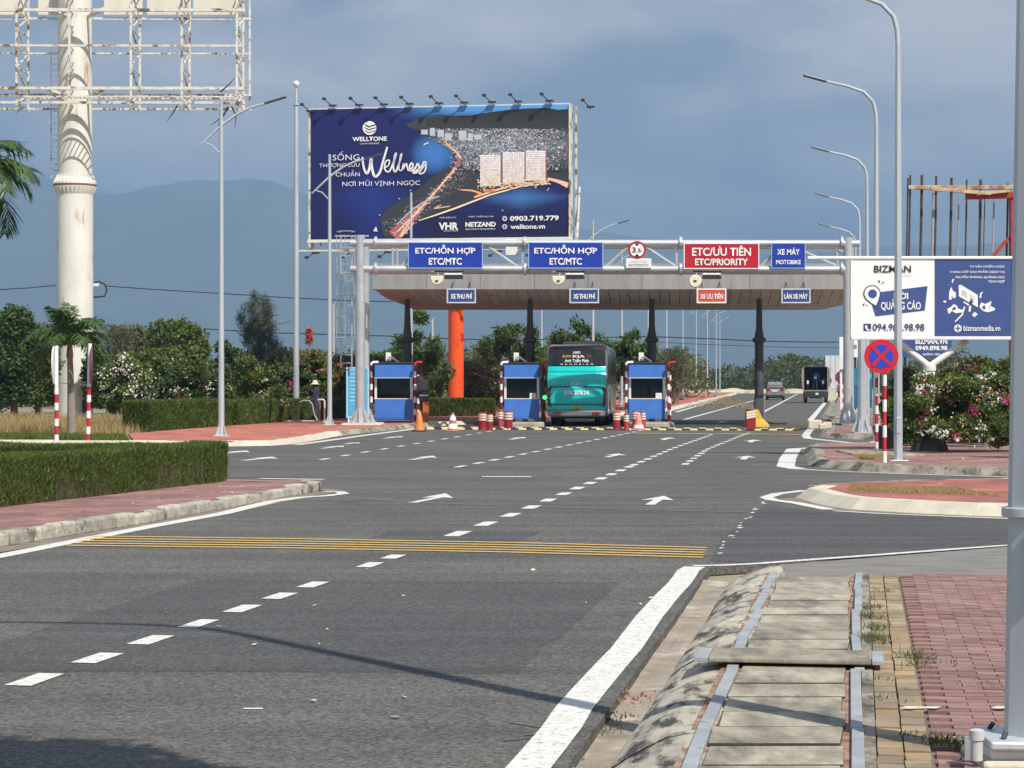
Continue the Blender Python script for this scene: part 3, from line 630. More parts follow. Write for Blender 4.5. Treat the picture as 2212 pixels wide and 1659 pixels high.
for dd in (0.0, 1.9):                                            # chords, front and back plane
    for py, r in ((525, .14), (581, .14)):
        a, c = gl(757 if dd == 0 else 770, py), gl(1856 if dd == 0 else 1840, py + 1); a.y = c.y = dd
        MB().tube(a, c, r * (1 if dd == 0 else .8), None, 14).build('chord', GAL, gan, True)
members = [((848, 527), (848, 579), .05), ((858, 527), (858, 579), .05), ((866, 578), (905, 527), .06), ((1046, 527), (1120, 578), .06), ((1128, 526), (1128, 580), .07),
           ((1305, 578), (1364, 528), .06), ((1386, 528), (1463, 578), .06), ((1461, 527), (1461, 580), .07), ((1470, 578), (1560, 528), .05), ((1640, 578), (1692, 528), .06), ((1700, 528), (1815, 578), .06), ((1808, 527), (1808, 580), .06)]
for (p, q, r) in members: MB().tube(gl(*p), gl(*q), r, None, 8).build('truss_member', GAL, gan, True)
for px in (880, 1128, 1461, 1700):                              # ties between the two planes
    for py in (525, 581):
        a = gl(px, py); c = Vector((a.x + .3, 1.9, a.z)); MB().tube(a, c, .05, None, 8).build('truss_tie', GAL, gan, True)
for px in (812, 1134, 1470, 1818):
    for py in (525, 581):
        a = gl(px, py); MB().tube(a - Vector((.05, 0, 0)), a + Vector((.05, 0, 0)), .26, None, 14).build('flange_joint', GAL, gan, True)
one('equipment_cabinet', WHITEP, gan, bevel=.02, box=(XX(1092, GD), XX(1118, GD), .5, .95, ZZ(550, GD), ZZ(515, GD)))
# access ladder with safety hoops on the left side
lx, ly = XX(748, GD + 1.2), 1.2
for sx in (-.22, .22): MB().tube((lx + sx, ly, 2.4), (lx + sx, ly, ztop + .05), .03, None, 6).build('ladder_rail', GAL, gan)
rg = MB(); z = 2.6
for i in range(16):
    one('ladder_rung', GAL, gan, tube=((lx - .24, ly, 2.6 + i * .33), (lx + .24, ly, 2.6 + i * .33), .018, None, 6))
for i in range(6):
    z = 3.6 + i * .85
    MB().path([(lx - .22, ly, z), (lx - .36, ly - .3, z), (lx - .2, ly - .62, z), (lx + .2, ly - .62, z), (lx + .36, ly - .3, z), (lx + .22, ly, z)], .016, 6).build('safety_hoop', GAL, gan)
for sx in (-.36, 0, .36): MB().tube((lx + sx, ly - (.3 if sx else .64), 3.5), (lx + sx, ly - (.3 if sx else .64), ztop + .05), .016, None, 6).build('cage_bar', GAL, gan)
one('ladder_top_frame', GAL, gan, beam=((lx - .45, ly, ztop + .05), (lx + .9, ly, ztop + .05), .06))
gp = one('gantry_plinth', CONCP, bevel=.05, box=(XX(738, GD), XX(818, GD) + .1, GD - .55, GD + 2.3, .10, .21))
tag(gp, 'long pale concrete plinth under the left gantry posts', 'plinth')
gp2 = one('gantry_plinth', CONCP, bevel=.05, box=(XX(1815, GD), XX(1852, GD), GD - .5, GD + 2.3, .10, .21))
tag(gp2, 'short concrete plinth under the right gantry posts', 'plinth')

# overhead lane signs
SB = mat('blue reflective sheet', (0.010, 0.045, 0.38), (0.008, 0.036, 0.31), 2, 0.4)
SR = mat('red reflective sheet', (0.50, 0.008, 0.025), (0.42, 0.006, 0.02), 2, 0.4)
def board(name, label, cat, x0, x1, y0, y1, d, m, group=None, rim=None, rimw=.05, dep=.06):
    """sign board given by its photo box at distance d."""
    w, h = (x1 - x0) * d / FPX, (y1 - y0) * d / FPX
    t = thing(name, label, cat, (XX((x0 + x1) / 2, d), d, ZZ(y1, d)), 0, group)
    one('panel', m, t, bevel=.01, box=(-w/2, w/2, 0, dep, 0, h))
    if rim:
        r = MB(); y = -.012
        for (a, b_, c, e) in ((-w/2, w/2, 0, rimw), (-w/2, w/2, h - rimw, h), (-w/2, -w/2 + rimw, rimw + .001, h - rimw - .001), (w/2 - rimw, w/2, rimw + .001, h - rimw - .001)): r.box(a, b_, y, -.001, c, e)
        r.build('border', rim, t)
    return t, w, h
SD = GD - .22
LB = mat('pale blue rim', (0.35, 0.48, 0.72), None, 3, .5)
for (x0, x1, y0, y1, m, l1, l2, lab, f1, f2) in (
    (881, 1043, 523, 580, SB, 'ETC/HỖN HỢP', 'ETC/MTC', 'blue overhead sign reading ETC/HỖN HỢP above the empty coned lane', .80, .44),
    (1141, 1303, 523, 580, SB, 'ETC/HỖN HỢP', 'ETC/MTC', 'blue overhead sign reading ETC/HỖN HỢP above the turquoise bus', .84, .43),
    (1477, 1640, 525, 581, SR, 'ETC/ƯU TIÊN', 'ETC/PRIORITY', 'red overhead sign reading ETC/ƯU TIÊN, ETC/PRIORITY', .78, .70)):
    t, w, h = board('overhead_sign', lab, 'sign', x0, x1, y0, y1, SD, m, 'lane signs on the gantry', LETTER if m is SR else LB, .035)
    text(l1, w * f1, h * .40, 0, h * .70, -.02, LETTER, t, .02); text(l2, w * f2, h * .26, 0, h * .27, -.02, LETTER, t, .022)
t, w, h = board('overhead_sign', 'small blue overhead sign reading XE MÁY, MOTOBIKE near the gantry end', 'sign', 1666, 1740, 525, 580, SD, SB, 'lane signs on the gantry', LB, .03)
text('XE MÁY', w * .66, h * .28, 0, h * .68, -.02, LETTER, t, .02); text('MOTOBIKE', w * .72, h * .17, 0, h * .25, -.02, LETTER, t, .02)
# width limit sign
ws = thing('width_limit_sign', 'round red and white width limit sign reading 3.5 on the gantry truss', 'sign', (XX(1376, SD), SD, ZZ(578, SD)))
def disc(b, cx, cz, r, y0, y1, n=32): b.prism_y([(cx + r*math.cos(2*math.pi*i/n), cz + r*math.sin(2*math.pi*i/n)) for i in range(n)], y0, y1)
cz = (578 - 540) * SD / FPX; r0 = 19.5 * SD / FPX
b = MB(); disc(b, 0, cz, r0, 0, .05); b.build('red_disc', SR, ws)
b = MB(); disc(b, 0, cz, r0 * .76, -.012, -.001); b.build('white_disc', LETTER, ws)
INK = mat('black ink', (0.015, 0.015, 0.018), None, 4, .5, rvar=0)
b = MB(); k = r0
b.prism_y([(-k*.30, cz + k*.74), (k*.30, cz + k*.74), (0, cz + k*.40)], -.016, -.013); b.prism_y([(-k*.30, cz - k*.74), (k*.30, cz - k*.74), (0, cz - k*.40)], -.016, -.013); b.build('arrow_tips', INK, ws)
text('3', k * .42, k * .62, -k * .34, cz, -.018, INK, ws, .03); text('.5', k * .5, k * .45, k * .18, cz - k * .06, -.018, INK, ws, .03); text('m', k * .16, k * .12, k * .56, cz - k * .14, -.018, INK, ws, .0)
t, w, h = board('sign_plate', 'small white plate below the round width limit sign', 'sign', 1352, 1407, 558, 579, SD, WHITEP)
text('CHIỀU CAO', w * .62, h * .2, 0, h * .68, -.006, mat('grey ink', (.3, .3, .32), None, 4, .5, rvar=0), t); text('AUTOMATIC', w * .8, h * .24, 0, h * .30, -.006, INK, t, .0)
# antenna and camera units under the gantry
CREAM = mat('cream plastic dome', (0.78, 0.74, 0.58), (0.70, 0.66, 0.52), 3, .4)
for i, px in enumerate((944, 1206, 1501)):
    t = thing('antenna_unit', ['cream dome antenna with dark reader bar under the gantry above the coned lane', 'cream dome antenna with dark reader bar under the gantry above the bus lane', 'cream dome antenna with dark reader bar under the red priority sign'][i], 'antenna', (XX(px, GD), GD - .1, ZZ(588, GD)), 0, 'antennas under the gantry')
    one('bracket', DARKM, t, beam=((-.1, 0, .03), (1.05, 0, .03), .05)); one('hanger', GAL, t, beam=((.05, 0, .03), (.05, 0, -.25), .05))
    b = MB(); n = 14; rr = .25
    b.prism_y([(rr*math.cos(math.pi + math.pi*i2/n), -.26 + rr*math.sin(math.pi + math.pi*i2/n)) for i2 in range(n+1)] + [(rr, -.16), (-rr, -.16)] if i < 2 else [(rr*math.cos(2*math.pi*i2/20), -.36 + rr*math.sin(2*math.pi*i2/20)) for i2 in range(20)], -.1, .12)
    b.build('dome', CREAM, t, True, .03); one('lens', DARKM, t, box=(-.06, .05, -.13, -.101, -.38, -.32))
    one('reader_bar', DARKM, t, bevel=.02, box=(.30, 1.03, -.1, .2, -.27, -.13)); one('lamp_cover', WHITEP, t, bevel=.02, box=(.28, 1.0, -.14, .22, -.125, -.05))
    for x in (.4, .9): one('hanger', GAL, t, beam=((x, 0, .03), (x, 0, -.06), .04))

# ================================================================ toll canopy
CD0, CD1 = 90.0, 100.5
CANF = mat('grey canopy cladding', (0.35, 0.345, 0.34), (0.29, 0.285, 0.28), 1, .5, .1, stain=(0.20, 0.19, 0.18), sscale=1.2, slo=.55, shi=.75, stretch=(2.5, 2.5, .35), orand=.06)
SOFF = [mat('soffit panel %d' % i, c, tuple(x * .9 for x in c), 2, .7, stain=(0.10, 0.09, 0.08), sscale=1, slo=.55, shi=.8) for i, c in enumerate([(0.54, 0.48, 0.42), (0.50, 0.45, 0.40), (0.57, 0.50, 0.43)])]
SOFFE = mat('terracotta soffit end', (0.60, 0.40, 0.33), (0.52, 0.34, 0.28), 2, .7)
can = thing('toll_canopy', 'wide flat grey toll canopy with panelled sloping soffit on dark columns', 'toll canopy', (0, CD0, 0))
xl, xr = XX(805, CD0), XX(1852, CD0); zt, zm, zb = ZZ(588, CD0) + .35, ZZ(625, CD0), ZZ(659, CD0 + 4)
one('fascia_core', CANF, can, box=(xl + .05, xr - .05, .06, CD1 - CD0, zm + .02, zt - .02))
n = 9; wl = (xr - xl) / n
for i in range(n): one('fascia_panel', CANF, can, bevel=.006, box=(xl + i*wl + .006, xl + (i+1)*wl - .006, 0, .05, zm, zt))
# sloping soffit: rows of narrow panels from the fascia down to the flat underside
sl = 1.35
n = 48; w = (xr + .3 - xl) / n
for i in range(n):
    x0 = xl + i * w; lo0 = max(x0, xl) ; m = SOFFE if i < 3 else SOFF[i % 3]
    def lowx(x): return x + max(0.0, sl * .65 * (1 - (x - xl) / (6 * w))) if x < xl + 6 * w else x
    x1 = x0 + w - .025; sh = .30
    vs = [(x0, .02, zm - .004), (x1, .02, zm - .004), (lowx(x1) + sh, 4.0, zb), (lowx(x0) + sh, 4.0, zb)]
    MB().add(vs + [(v[0], v[1], v[2] + .06) for v in vs], [(3,2,1,0),(4,5,6,7),(0,1,5,4),(1,2,6,5),(2,3,7,6),(3,0,4,7)]).build('soffit_panel', m, can)
one('soffit_flat', SOFF[1], can, box=(xl + 1.2, xr, 4.0, CD1 - CD0, zb, zb + .05))
one('left_cheek', SOFFE, can, prism_y=([(xl, zm), (xl + 1.2, zb + .06), (xl + 2, zm)], 3.9, CD1 - CD0))
COLM = mat('charcoal column paint', (0.060, 0.066, 0.074), (0.045, 0.05, 0.057), 4, .55, stain=(0.09, 0.095, 0.1), sscale=1)
for px in (880, 1145, 1408, 1640):
    x = XX(px, 92.5); y = 2.5; s = 92.5 / FPX
    b = MB().lathe([(.195, .1), (.185, ZZ(745, 92.5)), (.19, ZZ(741, 92.5)), (.29, ZZ(737, 92.5)), (.29, ZZ(731, 92.5)), (.20, ZZ(729, 92.5)), (.19, ZZ(722, 92.5)), (.15, ZZ(714, 92.5)), (.125, ZZ(706, 92.5)), (.135, ZZ(690, 92.5)), (.115, ZZ(660, 92.5)), (.11, zm - .1)], (x, y, 0), 16)
    b.build('column', COLM, can, True)
    for k in range(4):
        a = k * math.pi / 2 + .5; q = (x + math.cos(a)*.16, y + math.sin(a)*.16)
        MB().beam((q[0], q[1], ZZ(716, 92.5)), (x + math.cos(a)*.11, y + math.sin(a)*.11, ZZ(690, 92.5)), .04).build('column_fin', COLM, can)
one('shadow_box', CANF, can, box=(xl + 1.3, xr - .1, 4.0, CD1 - CD0 - .1, zb + .06, zm))
for i, px in enumerate((1355, 1062)):
    t = thing('dome_camera', ['small dark dome camera under the canopy near the bus lane', 'small dark dome camera under the canopy over the coned lane'][i], 'camera', (XX(px, 91.4), 91.4, ZZ(633, 91.4)), 0, 'canopy cameras')
    one('dome', DARKM, t, True, lathe=([(.02, -.12), (.07, -.08), (.08, 0), (.05, .05)], (0, 0, 0), 10)); one('stem', DARKM, t, tube=((0, 0, .05), (0, 0, .14), .02))
# small hanging lane signs
HB = mat('blue hanging sign', (0.035, 0.075, 0.26), (0.03, 0.065, 0.22), 2, .4); HR = mat('orange red hanging sign', (0.66, 0.09, 0.06), (0.58, 0.08, 0.05), 2, .4)
HRIM = mat('pale lilac rim', (0.62, 0.66, 0.78), None, 3, .5)
for (x0, x1, m, s, lab, f) in ((965, 1028, HB, 'XE THU PHÍ', 'small blue hanging sign XE THU PHÍ in front of the orange monopole', .74), (1230, 1294, HB, 'XE THU PHÍ', 'small blue hanging sign XE THU PHÍ over the bus', .74),
                              (1505, 1569, HR, 'XE ƯU TIÊN', 'small orange red hanging sign XE ƯU TIÊN', .78), (1688, 1751, HB, 'LÀN XE MÁY', 'small blue hanging sign LÀN XE MÁY at the far lane', .80)):
    t, w, h = board('hanging_sign', lab, 'sign', x0, x1, 623, 655, 89.6, m, 'lane signs hung under the canopy', HRIM if m is HB else LETTER, .055)
    text(s, w * f, h * .42, 0, h * .5, -.02, LETTER, t, .03)
    for sx in (-.3, .3): one('hanger', DARKM, t, beam=((sx * w, .03, h), (sx * w, .6, h + .42), .03))

# ================================================================ toll booths
BBL = mat('booth blue panel', (0.06, 0.20, 0.62), (0.05, 0.17, 0.55), 2, .42, stain=(0.10, 0.22, .58), sscale=1.5)
ISLC = mat('island concrete', (0.40, 0.38, 0.33), (0.30, 0.28, 0.24), 2, .9, world_co=True)
HAZY = mat('hazard yellow paint', (0.72, 0.45, 0.04), (0.6, .37, .04), 4, .6, stain=(.4, .3, .15), sscale=3)
STONE = mat('booth interior grey', (0.10, 0.10, 0.105), (0.07, 0.07, 0.075), 2, .8)
GUARDR = mat('dark red guard paint', (0.25, 0.015, 0.022), (0.19, 0.012, 0.018), 4, .5)
def striped_post(t, x, y, z0, z1, r, n, name='guard_post', first=0, m1=None, m2=None, horiz=None, sub='stripe'):
    """post whose bands alternate; each band is its own sleeve on a thin core."""
    core = one(name, m1 or GUARDR, t, True, tube=((x, y, z0), (x, y, z1), r * .96, None, 12)); st = (z1 - z0) / n
    for i in range(n):
        if (i + first) % 2 == 0:
            s_ = one(sub, m2 or LETTER, core, True, tube=((x, y, z0 + i*st + .01), (x, y, z0 + (i+1)*st - .01), r * 1.06, None, 12))
    return core
def booth(px0, px1, label, isl_front, hazard):
    d = 91.0; x0, x1 = XX(px0, d), XX(px1, d); w = x1 - x0; cx = (x0 + x1) / 2
    t = thing('toll_booth', label, 'toll booth', (cx, d, .19), 0, 'blue toll booths'); h = 2.42
    zs, zw = .95, 1.82                                   # sill and window head
    one('lower_panel', BBL, t, bevel=.015, box=(-w/2 + .02, w/2 - .02, 0, 2.6, 0.03, zs))
    one('upper_panel', BBL, t, bevel=.015, box=(-w/2 + .02, w/2 - .02, 0, 2.6, zw, h))
    one('roof_cap', DARKM, t, bevel=.02, box=(-w/2 - .02, w/2 + .02, -.05, 2.66, h, h + .06))
    one('interior_wall', STONE, t, box=(-w/2 + .05, w/2 - .05, 2.3, 2.4, zs, zw))
    one('desk', DARKM, t, box=(-w/2 + .12, -.1, .35, 1.1, zs, zs + .30)); one('monitor', DARKM, t, bevel=.02, box=(-w/2 + .16, -w/2 + .66, .4, .46, zs + .28, zs + .60))
    one('operator_chair', mat('pale chair back', (.30, .34, .36), None, 3, .6), t, bevel=.05, box=(.22, .56, .9, 1.0, zs - .05, zs + .42))
    for sx in (-1, 1): one('corner_mullion', WHITEP, t, bevel=.01, box=(sx*(w/2 - .07) - .05, sx*(w/2 - .07) + .05, -.01, .1, zs, zw))
    for sx in (-1, 1): one('corner_mullion', WHITEP, t, bevel=.01, box=(sx*(w/2 - .06) - .05, sx*(w/2 - .06) + .05, 2.45, 2.55, zs, zw))
    for z in (zs, zw, .035): one('trim_rail', WHITEP, t, box=(-w/2 + .0, w/2 - .0, -.016, -.001, z - .018, z + .018))
    gm = one('window_glass', GLASSW, t, box=(-w/2 + .12, w/2 - .12, .03, .045, zs + .02, zw - .02))
    for sx in (-1, 1): one('window_glass', GLASSW, t, box=(sx*(w/2 - .05) - .006, sx*(w/2 - .05) + .006, .12, 2.42, zs + .02, zw - .02))
    one('side_seat_panel', WHITEP, t, box=(w/2 - .42, w/2 - .16, -.012, -.001, zs + .02, zs + .24)) if hazard else None
    # guard frame: two red and white posts in front bent back over the roof
    for (gx, gy) in ((-w/2 - .10, -.28), (w/2 + .10, -.28), (w/2 + .20, .35)):
        p = striped_post(t, gx, gy, 0, 2.36 if gy < 0 else 2.2, .055, 9, first=1)
        if gy < 0:
            one('post_bend', LETTER if gx < 0 else REDP, p, True, path=([(gx, gy, 2.36), (gx + .02, gy, 2.43), (gx + .08, gy, 2.47), (gx + .30, gy, 2.475)], .055, 10))
    # white reader on the roof
    u = one('roof_reader', WHITEP, t, bevel=.02, box=(-.34, -.12, .2, .42, h + .10, h + .46)); one('reader_arm', WHITEP, t, True, path=([(-.22, .1, h + .28), (-.05, .1, h + .24), (.12, .1, h + .12), (.2, .1, h + .06)], .045, 8)); one('reader_foot', DARKM, t, box=(-.4, .15, .15, .5, h + .06, h + .10))
    # kerbed island
    if isl_front:
        il = thing('toll_island', isl_front, 'traffic island', (cx, d, 0), 0, 'toll islands')
        y0 = -3.2
        b = MB().prism([(-w/2 - .15, 9), (-w/2 - .15, y0 + .5), (-w/2 + .25, y0), (w/2 - .25, y0), (w/2 + .15, y0 + .5), (w/2 + .15, 9)], 0, .19); b.build('kerb_body', ISLC, il, False, .03)
        for k in range(6):
            z0 = .02; xx0 = -w/2 - .02 + k * (w + .04) / 6
            MB().add([(xx0 + .10, -.72, z0), (xx0 + .10 + w/6, -.72, z0), (xx0 + w/6, -.70, .30), (xx0, -.70, .30), (xx0 + .10, -.5, z0), (xx0 + .10 + w/6, -.5, z0), (xx0 + w/6, -.5, .30), (xx0, -.5, .30)], [(0,1,2,3),(7,6,5,4),(3,2,6,7),(0,3,7,4),(1,5,6,2),(4,5,1,0)]).build('hazard_stripe', HAZY if k % 2 == 0 else DARKM, il)
    return t
GLASSW = bpy.data.materials.new('booth window glass')
def mk_glass(m, tint, alpha_like=0.5):
    nt, N, L, B = nodes(m); tr = N.new('ShaderNodeBsdfTransparent'); tr.inputs[0].default_value = rgba(tint); gl_ = N.new('ShaderNodeBsdfGlossy'); gl_.inputs['Roughness'].default_value = .03
    fr = N.new('ShaderNodeFresnel'); fr.inputs[0].default_value = 1.45; nz = N.new('ShaderNodeTexNoise'); nz.inputs['Scale'].default_value = .7; co = N.new('ShaderNodeTexCoord'); L.new(co.outputs['Object'], nz.inputs[0]); bp = N.new('ShaderNodeBump'); bp.inputs['Strength'].default_value = .04; L.new(nz.outputs[0], bp.inputs['Height']); L.new(bp.outputs[0], gl_.inputs['Normal'])
    mx = N.new('ShaderNodeMixShader'); L.new(fr.outputs[0], mx.inputs[0]); L.new(tr.outputs[0], mx.inputs[1]); L.new(gl_.outputs[0], mx.inputs[2]); L.new(mx.outputs[0], N['Material Output'].inputs[0])
mk_glass(GLASSW, (.5, .54, .56))
booth(808, 892, 'blue toll booth beside the gantry post, first from the roadside hedge', None, False)
booth(1088, 1166, 'blue toll booth directly to the left of the turquoise bus', 'concrete toll island under the booth left of the bus', True)
booth(1357, 1438, 'blue toll booth directly to the right of the turquoise bus', 'concrete toll island under the booth right of the bus', True)

# barrier cabinet and signal beside the first booth
t = thing('barrier_cabinet', 'orange barrier cabinet with dark signal head beside the first booth', 'cabinet', (XX(915, 90.2), 90.2, 0))
one('cabinet_body', mat('rust orange cabinet', (0.42, 0.12, 0.02), (0.33, 0.09, 0.02), 3, .5), t, bevel=.03, box=(-.05, .22, -.1, .3, 0, 1.05))
one('signal_pole', DARKM, t, tube=((-.12, .1, 0), (-.12, .1, 2.0), .06)); one('signal_head', DARKM, t, bevel=.03, box=(-.26, .18, -.05, .2, 1.42, 1.92))
one('control_box', DARKM, t, bevel=.04, box=(-.2, .2, -.15, .2, 1.05, 1.36)); one('signal_visor', DARKM, t, True, lathe=([(.16, 0), (.14, .15), (.02, .2)], (-.14, .08, 1.92), 12))
one('paper_tray', WHITEP, t, bevel=.01, box=(-.16, .2, -.2, -.155, 1.26, 1.31))
t = thing('lane_signal', 'small green signal lamp on a dark post beside the bus', 'signal', (XX(1172, 90.6), 90.6, 0))
one('post', DARKM, t, tube=((0, 0, 0), (0, 0, 2.3), .06)); one('housing', DARKM, t, bevel=.02, box=(-.1, .1, -.08, .1, .9, 1.9))
gm = bpy.data.materials.new('lit green lamp'); nt, N, L, B = nodes(gm); B.inputs['Base Color'].default_value = (.02, .5, .12, 1); B.inputs['Emission Color'].default_value = (.05, 1, .3, 1); B.inputs['Emission Strength'].default_value = 1.6
b = MB(); disc(b, .09, 1.2, .09, -.1, -.082, 14); b.build('lamp_lens', gm, t)
# concrete barrier at the last column
t = thing('column_barrier', 'yellow concrete barrier block at the foot of the last canopy column', 'barrier', (XX(1640, 88.5), 88.5, 0))
b = MB().loft([[(-.26, 0, 0), (.42, 0, 0), (.42, 3.2, 0), (-.26, 3.2, 0)], [(-.25, .02, .12), (.40, .02, .12), (.40, 3.2, .12), (-.25, 3.2, .12)], [(-.24, .08, .35), (.15, .08, .35), (.15, 3.2, .35), (-.24, 3.2, .35)], [(-.2, .1, .72), (-.02, .1, .72), (-.02, 3.2, .72), (-.2, 3.2, .72)]])
b.build('barrier_body', HAZY, t, False, .02)
one('column_skirt', mat('pale grey column skirt', (.33, .34, .36), None, 3, .6), t, True, lathe=([(.235, 0), (.235, 1.15)], (XX(1640, 92.5) - XX(1640, 88.5), 4.0, 0), 16))
# striped marker posts and cones
MARK = mat('crimson marker post', (0.34, 0.012, 0.025), (0.27, .01, .02), 4, .5, stain=(.22, .02, .03), sscale=3)
def marker(px, py, hpx, r, label, group='red marker posts at the toll line', flat=False):
    g = G(px, py); h = hpx * g.y / FPX
    t = thing('marker_post', label, 'marker post', g, 0, group)
    if flat:
        one('post_body', MARK, t, bevel=.02, prism_y=([(-.22, 0), (.14, .06), (.14, h + .06), (-.22, h)], 0, .2))
        for k in range(3):
            z = h * (.60 + .13 * k); one('reflective_band', CREAMB, t, prism_y=([(-.215, z), (.135, z + .06), (.135, z + .14), (-.215, z + .08)], -.012, -.001))
    else:
        one('post_body', MARK, t, True, lathe=([(r * 1.12, 0), (r * 1.12, .04), (r, .06), (r, h - .02), (r * .9, h)], (0, 0, 0), 16))
        for k in range(3):
            z = h * (.55 + .14 * k); one('reflective_band', CREAMB, t, True, tube=((0, 0, z), (0, 0, z + h * .09), r * 1.04, None, 16))
    return t
CREAMB = mat('cream reflective band', (0.85, 0.72, 0.55), (0.8, .66, .5), 4, .5)
marker(1042, 929, 38, .155, 'thick red striped marker post left of the pair beyond the cones'); marker(1058, 930, 36, .12, 'thin red striped marker post right of the pair beyond the cones')
marker(1081, 925, 38, .11, 'thin red striped marker post close to the corner of the middle booth'); marker(1098, 928, 40, .17, 'thickest red striped marker post in front of the middle booth')
marker(1332, 929, 40, .14, 'red striped marker post at the right rear corner of the bus'); marker(1353, 930, 36, .10, 'thin red striped marker post between the bus and the pink cone')
marker(1373, 927, 40, .13, 'red striped marker post just left of the pink cone'); marker(1389, 927, 38, .10, 'red striped marker post just right of the pink cone')
marker(1625, 930, 42, 0, 'flat red and cream marker panel beside the yellow barrier block', None, True)
ORANGE = mat('faded orange cone', (0.72, 0.22, 0.05), (0.62, .19, .05), 4, .55); PINKC = mat('sun bleached pink cone', (0.74, 0.28, 0.24), (0.62, .2, .17), 4, .6)
def cone(px, py, hpx, label, m, bands):
    g = G(px, py); h = hpx * g.y / FPX; t = thing('traffic_cone', label, 'traffic cone', g, 0, 'traffic cones at the toll line')
    one('base', m if bands else BLACKP, t, bevel=.02, box=(-.26, .26, -.26, .26, 0, .05))
    one('cone_body', m, t, True, lathe=([(.21, .05), (.13, h * .5), (.06, h - .02), (.04, h)], (0, 0, 0), 18))
    def rr(z): return .21 - (.21 - .06) * (z - .05) / (h - .05) + .006
    for (z0, z1) in bands: one('reflective_band', LETTER, t, True, lathe=([(rr(h*z0), h*z0), (rr(h*z1), h*z1)], (0, 0, 0), 18))
cone(906, 932, 44, 'plain orange traffic cone at the corner of the first booth', ORANGE, [])
cone(978, 932, 40, 'orange cone with two white bands in the closed lane', mat('brown orange cone', (.52, .17, .08), None, 4, .6), [(.16, .42), (.60, .86)])
cone(1379, 929, 38, 'sun bleached pink traffic cone between marker posts right of the bus', PINKC, [(.12, .3)])
# light blue notice boards
SKYB = mat('sky blue notice', (0.10, 0.42, 0.66), (0.07, .34, .58), 3, .5); PALEB = mat('pale blue print', (0.42, 0.70, 0.84), None, 5, .5)
t, w, h = board('notice_board', 'tall sky blue notice board behind the left gantry post', 'notice board', 748, 797, 793, 903, 87.4, SKYB, None, PALEB, .06)
for i in range(9):
    z = h * (.93 - i * .075); one('print_line', PALEB, t, box=(-w*.36, -w*.36 + w * (.68 if i % 3 else .4), -.008, -.001, z, z + h * .022))
for sx in (-.4, .4): one('leg', WHITEP, t, tube=((sx * w, .03, -.55), (sx * w, .03, 0), .04))
t, w, h = board('notice_board', 'teal blue notice board on dark legs right of the gantry', 'notice board', 1839, 1884, 795, 881, 90, mat('teal notice', (0.012, 0.13, 0.24), (.01, .10, .20), 3, .5), None, None)
b = MB(); disc(b, w * .2, h * .80, .24, -.012, -.001, 20); b.build('light_roundel', SKYB, t)
one('upper_panel_print', mat('mid blue print', (.02, .20, .38), None, 3, .5), t, box=(-w/2 + .02, -.05, -.009, -.001, h * .55, h * .96))
for sx in (-.38, 0, .38): one('leg', DARKM, t, beam=((sx * w, .03, -.62), (sx * w * .9, .03, 0), .05))
# ================================================================ vehicles
BUSG = mat('bus silver grey', (0.30, 0.32, 0.33), (0.22, .24, .25), 1.2, .32, .3, coat=.4)
TURQ = mat('bus turquoise paint', (0.0, 0.58, 0.56), (0.0, .52, .51), .8, .28, coat=.6, rvar=.05)
BLKG = mat('gloss black', (0.012, 0.012, 0.014), (.010, .010, .011), 2, .15, rvar=.05, coat=.4)
TYRE = mat('tyre rubber', (0.018, 0.018, 0.018), (.012, .012, .012), 10, .85); RIM = mat('wheel rim', (.35, .35, .36), (.25, .25, .26), 6, .4, .6)
REDL = mat('red lamp lens', (0.35, 0.01, 0.012), (.28, .008, .01), 3, .25); GREYPL = mat('grey bumper', (.25, .25, .255), (.2, .2, .21), 3, .45)
YPLATE = mat('yellow number plate', (.55, .45, .09), (.48, .40, .08), 3, .5)
def rrect(w, z0, z1, r, y, n=5, rb=None):
    """rounded rectangle ring in x,z at depth y."""
    rb = r if rb is None else rb; pts = []
    for (cx, cz, rr, a0) in ((w/2 - r, z1 - r, r, 0), (-w/2 + r, z1 - r, r, 90), (-w/2 + rb, z0 + rb, rb, 180), (w/2 - rb, z0 + rb, rb, 270)):
        for i in range(n + 1):
            a = R(a0 + 90 * i / n); pts.append((cx + rr*math.cos(a), y, cz + rr*math.sin(a)))
    return list(reversed(pts))
def wheel(t, x, y, r, w, name='wheel'):
    o = one(name, TYRE, t, True, path=([(x - w/2, y, r), (x - w/2 + .03, y, r), (x + w/2 - .03, y, r), (x + w/2, y, r)], [r * .9, r, r, r * .9], 22))
    one('rim', RIM, o, True, tube=((x + (w/2 - .02 if x > 0 else -w/2 + .02), y, r), (x + (w/2 + .012 if x > 0 else -w/2 - .012), y, r), r * .58, None, 16))
    return o
BX, BY = XX(1246, 89.8), 89.8
bus = thing('coach_bus', 'turquoise backed coach bus standing in the toll lane between two booths', 'bus', (BX, BY, 0), -R(4.6))
W, Hh, Lb = 2.5, 3.40, 11.8
b = MB().loft([rrect(W * .95, .62, Hh - .08, .18, .20, 5, .1), rrect(W * .99, .5, Hh - .02, .20, .32, 5, .08), rrect(W, .42, Hh, .20, .6, 5, .06), rrect(W, .40, Hh, .24, Lb - .7, 5, .06), rrect(W * .98, .42, Hh - .1, .26, Lb - .15, 5, .08), rrect(W * .92, .55, Hh - .35, .3, Lb, 5, .1)])
b.build('body_shell', BUSG, bus, True, ang=40)
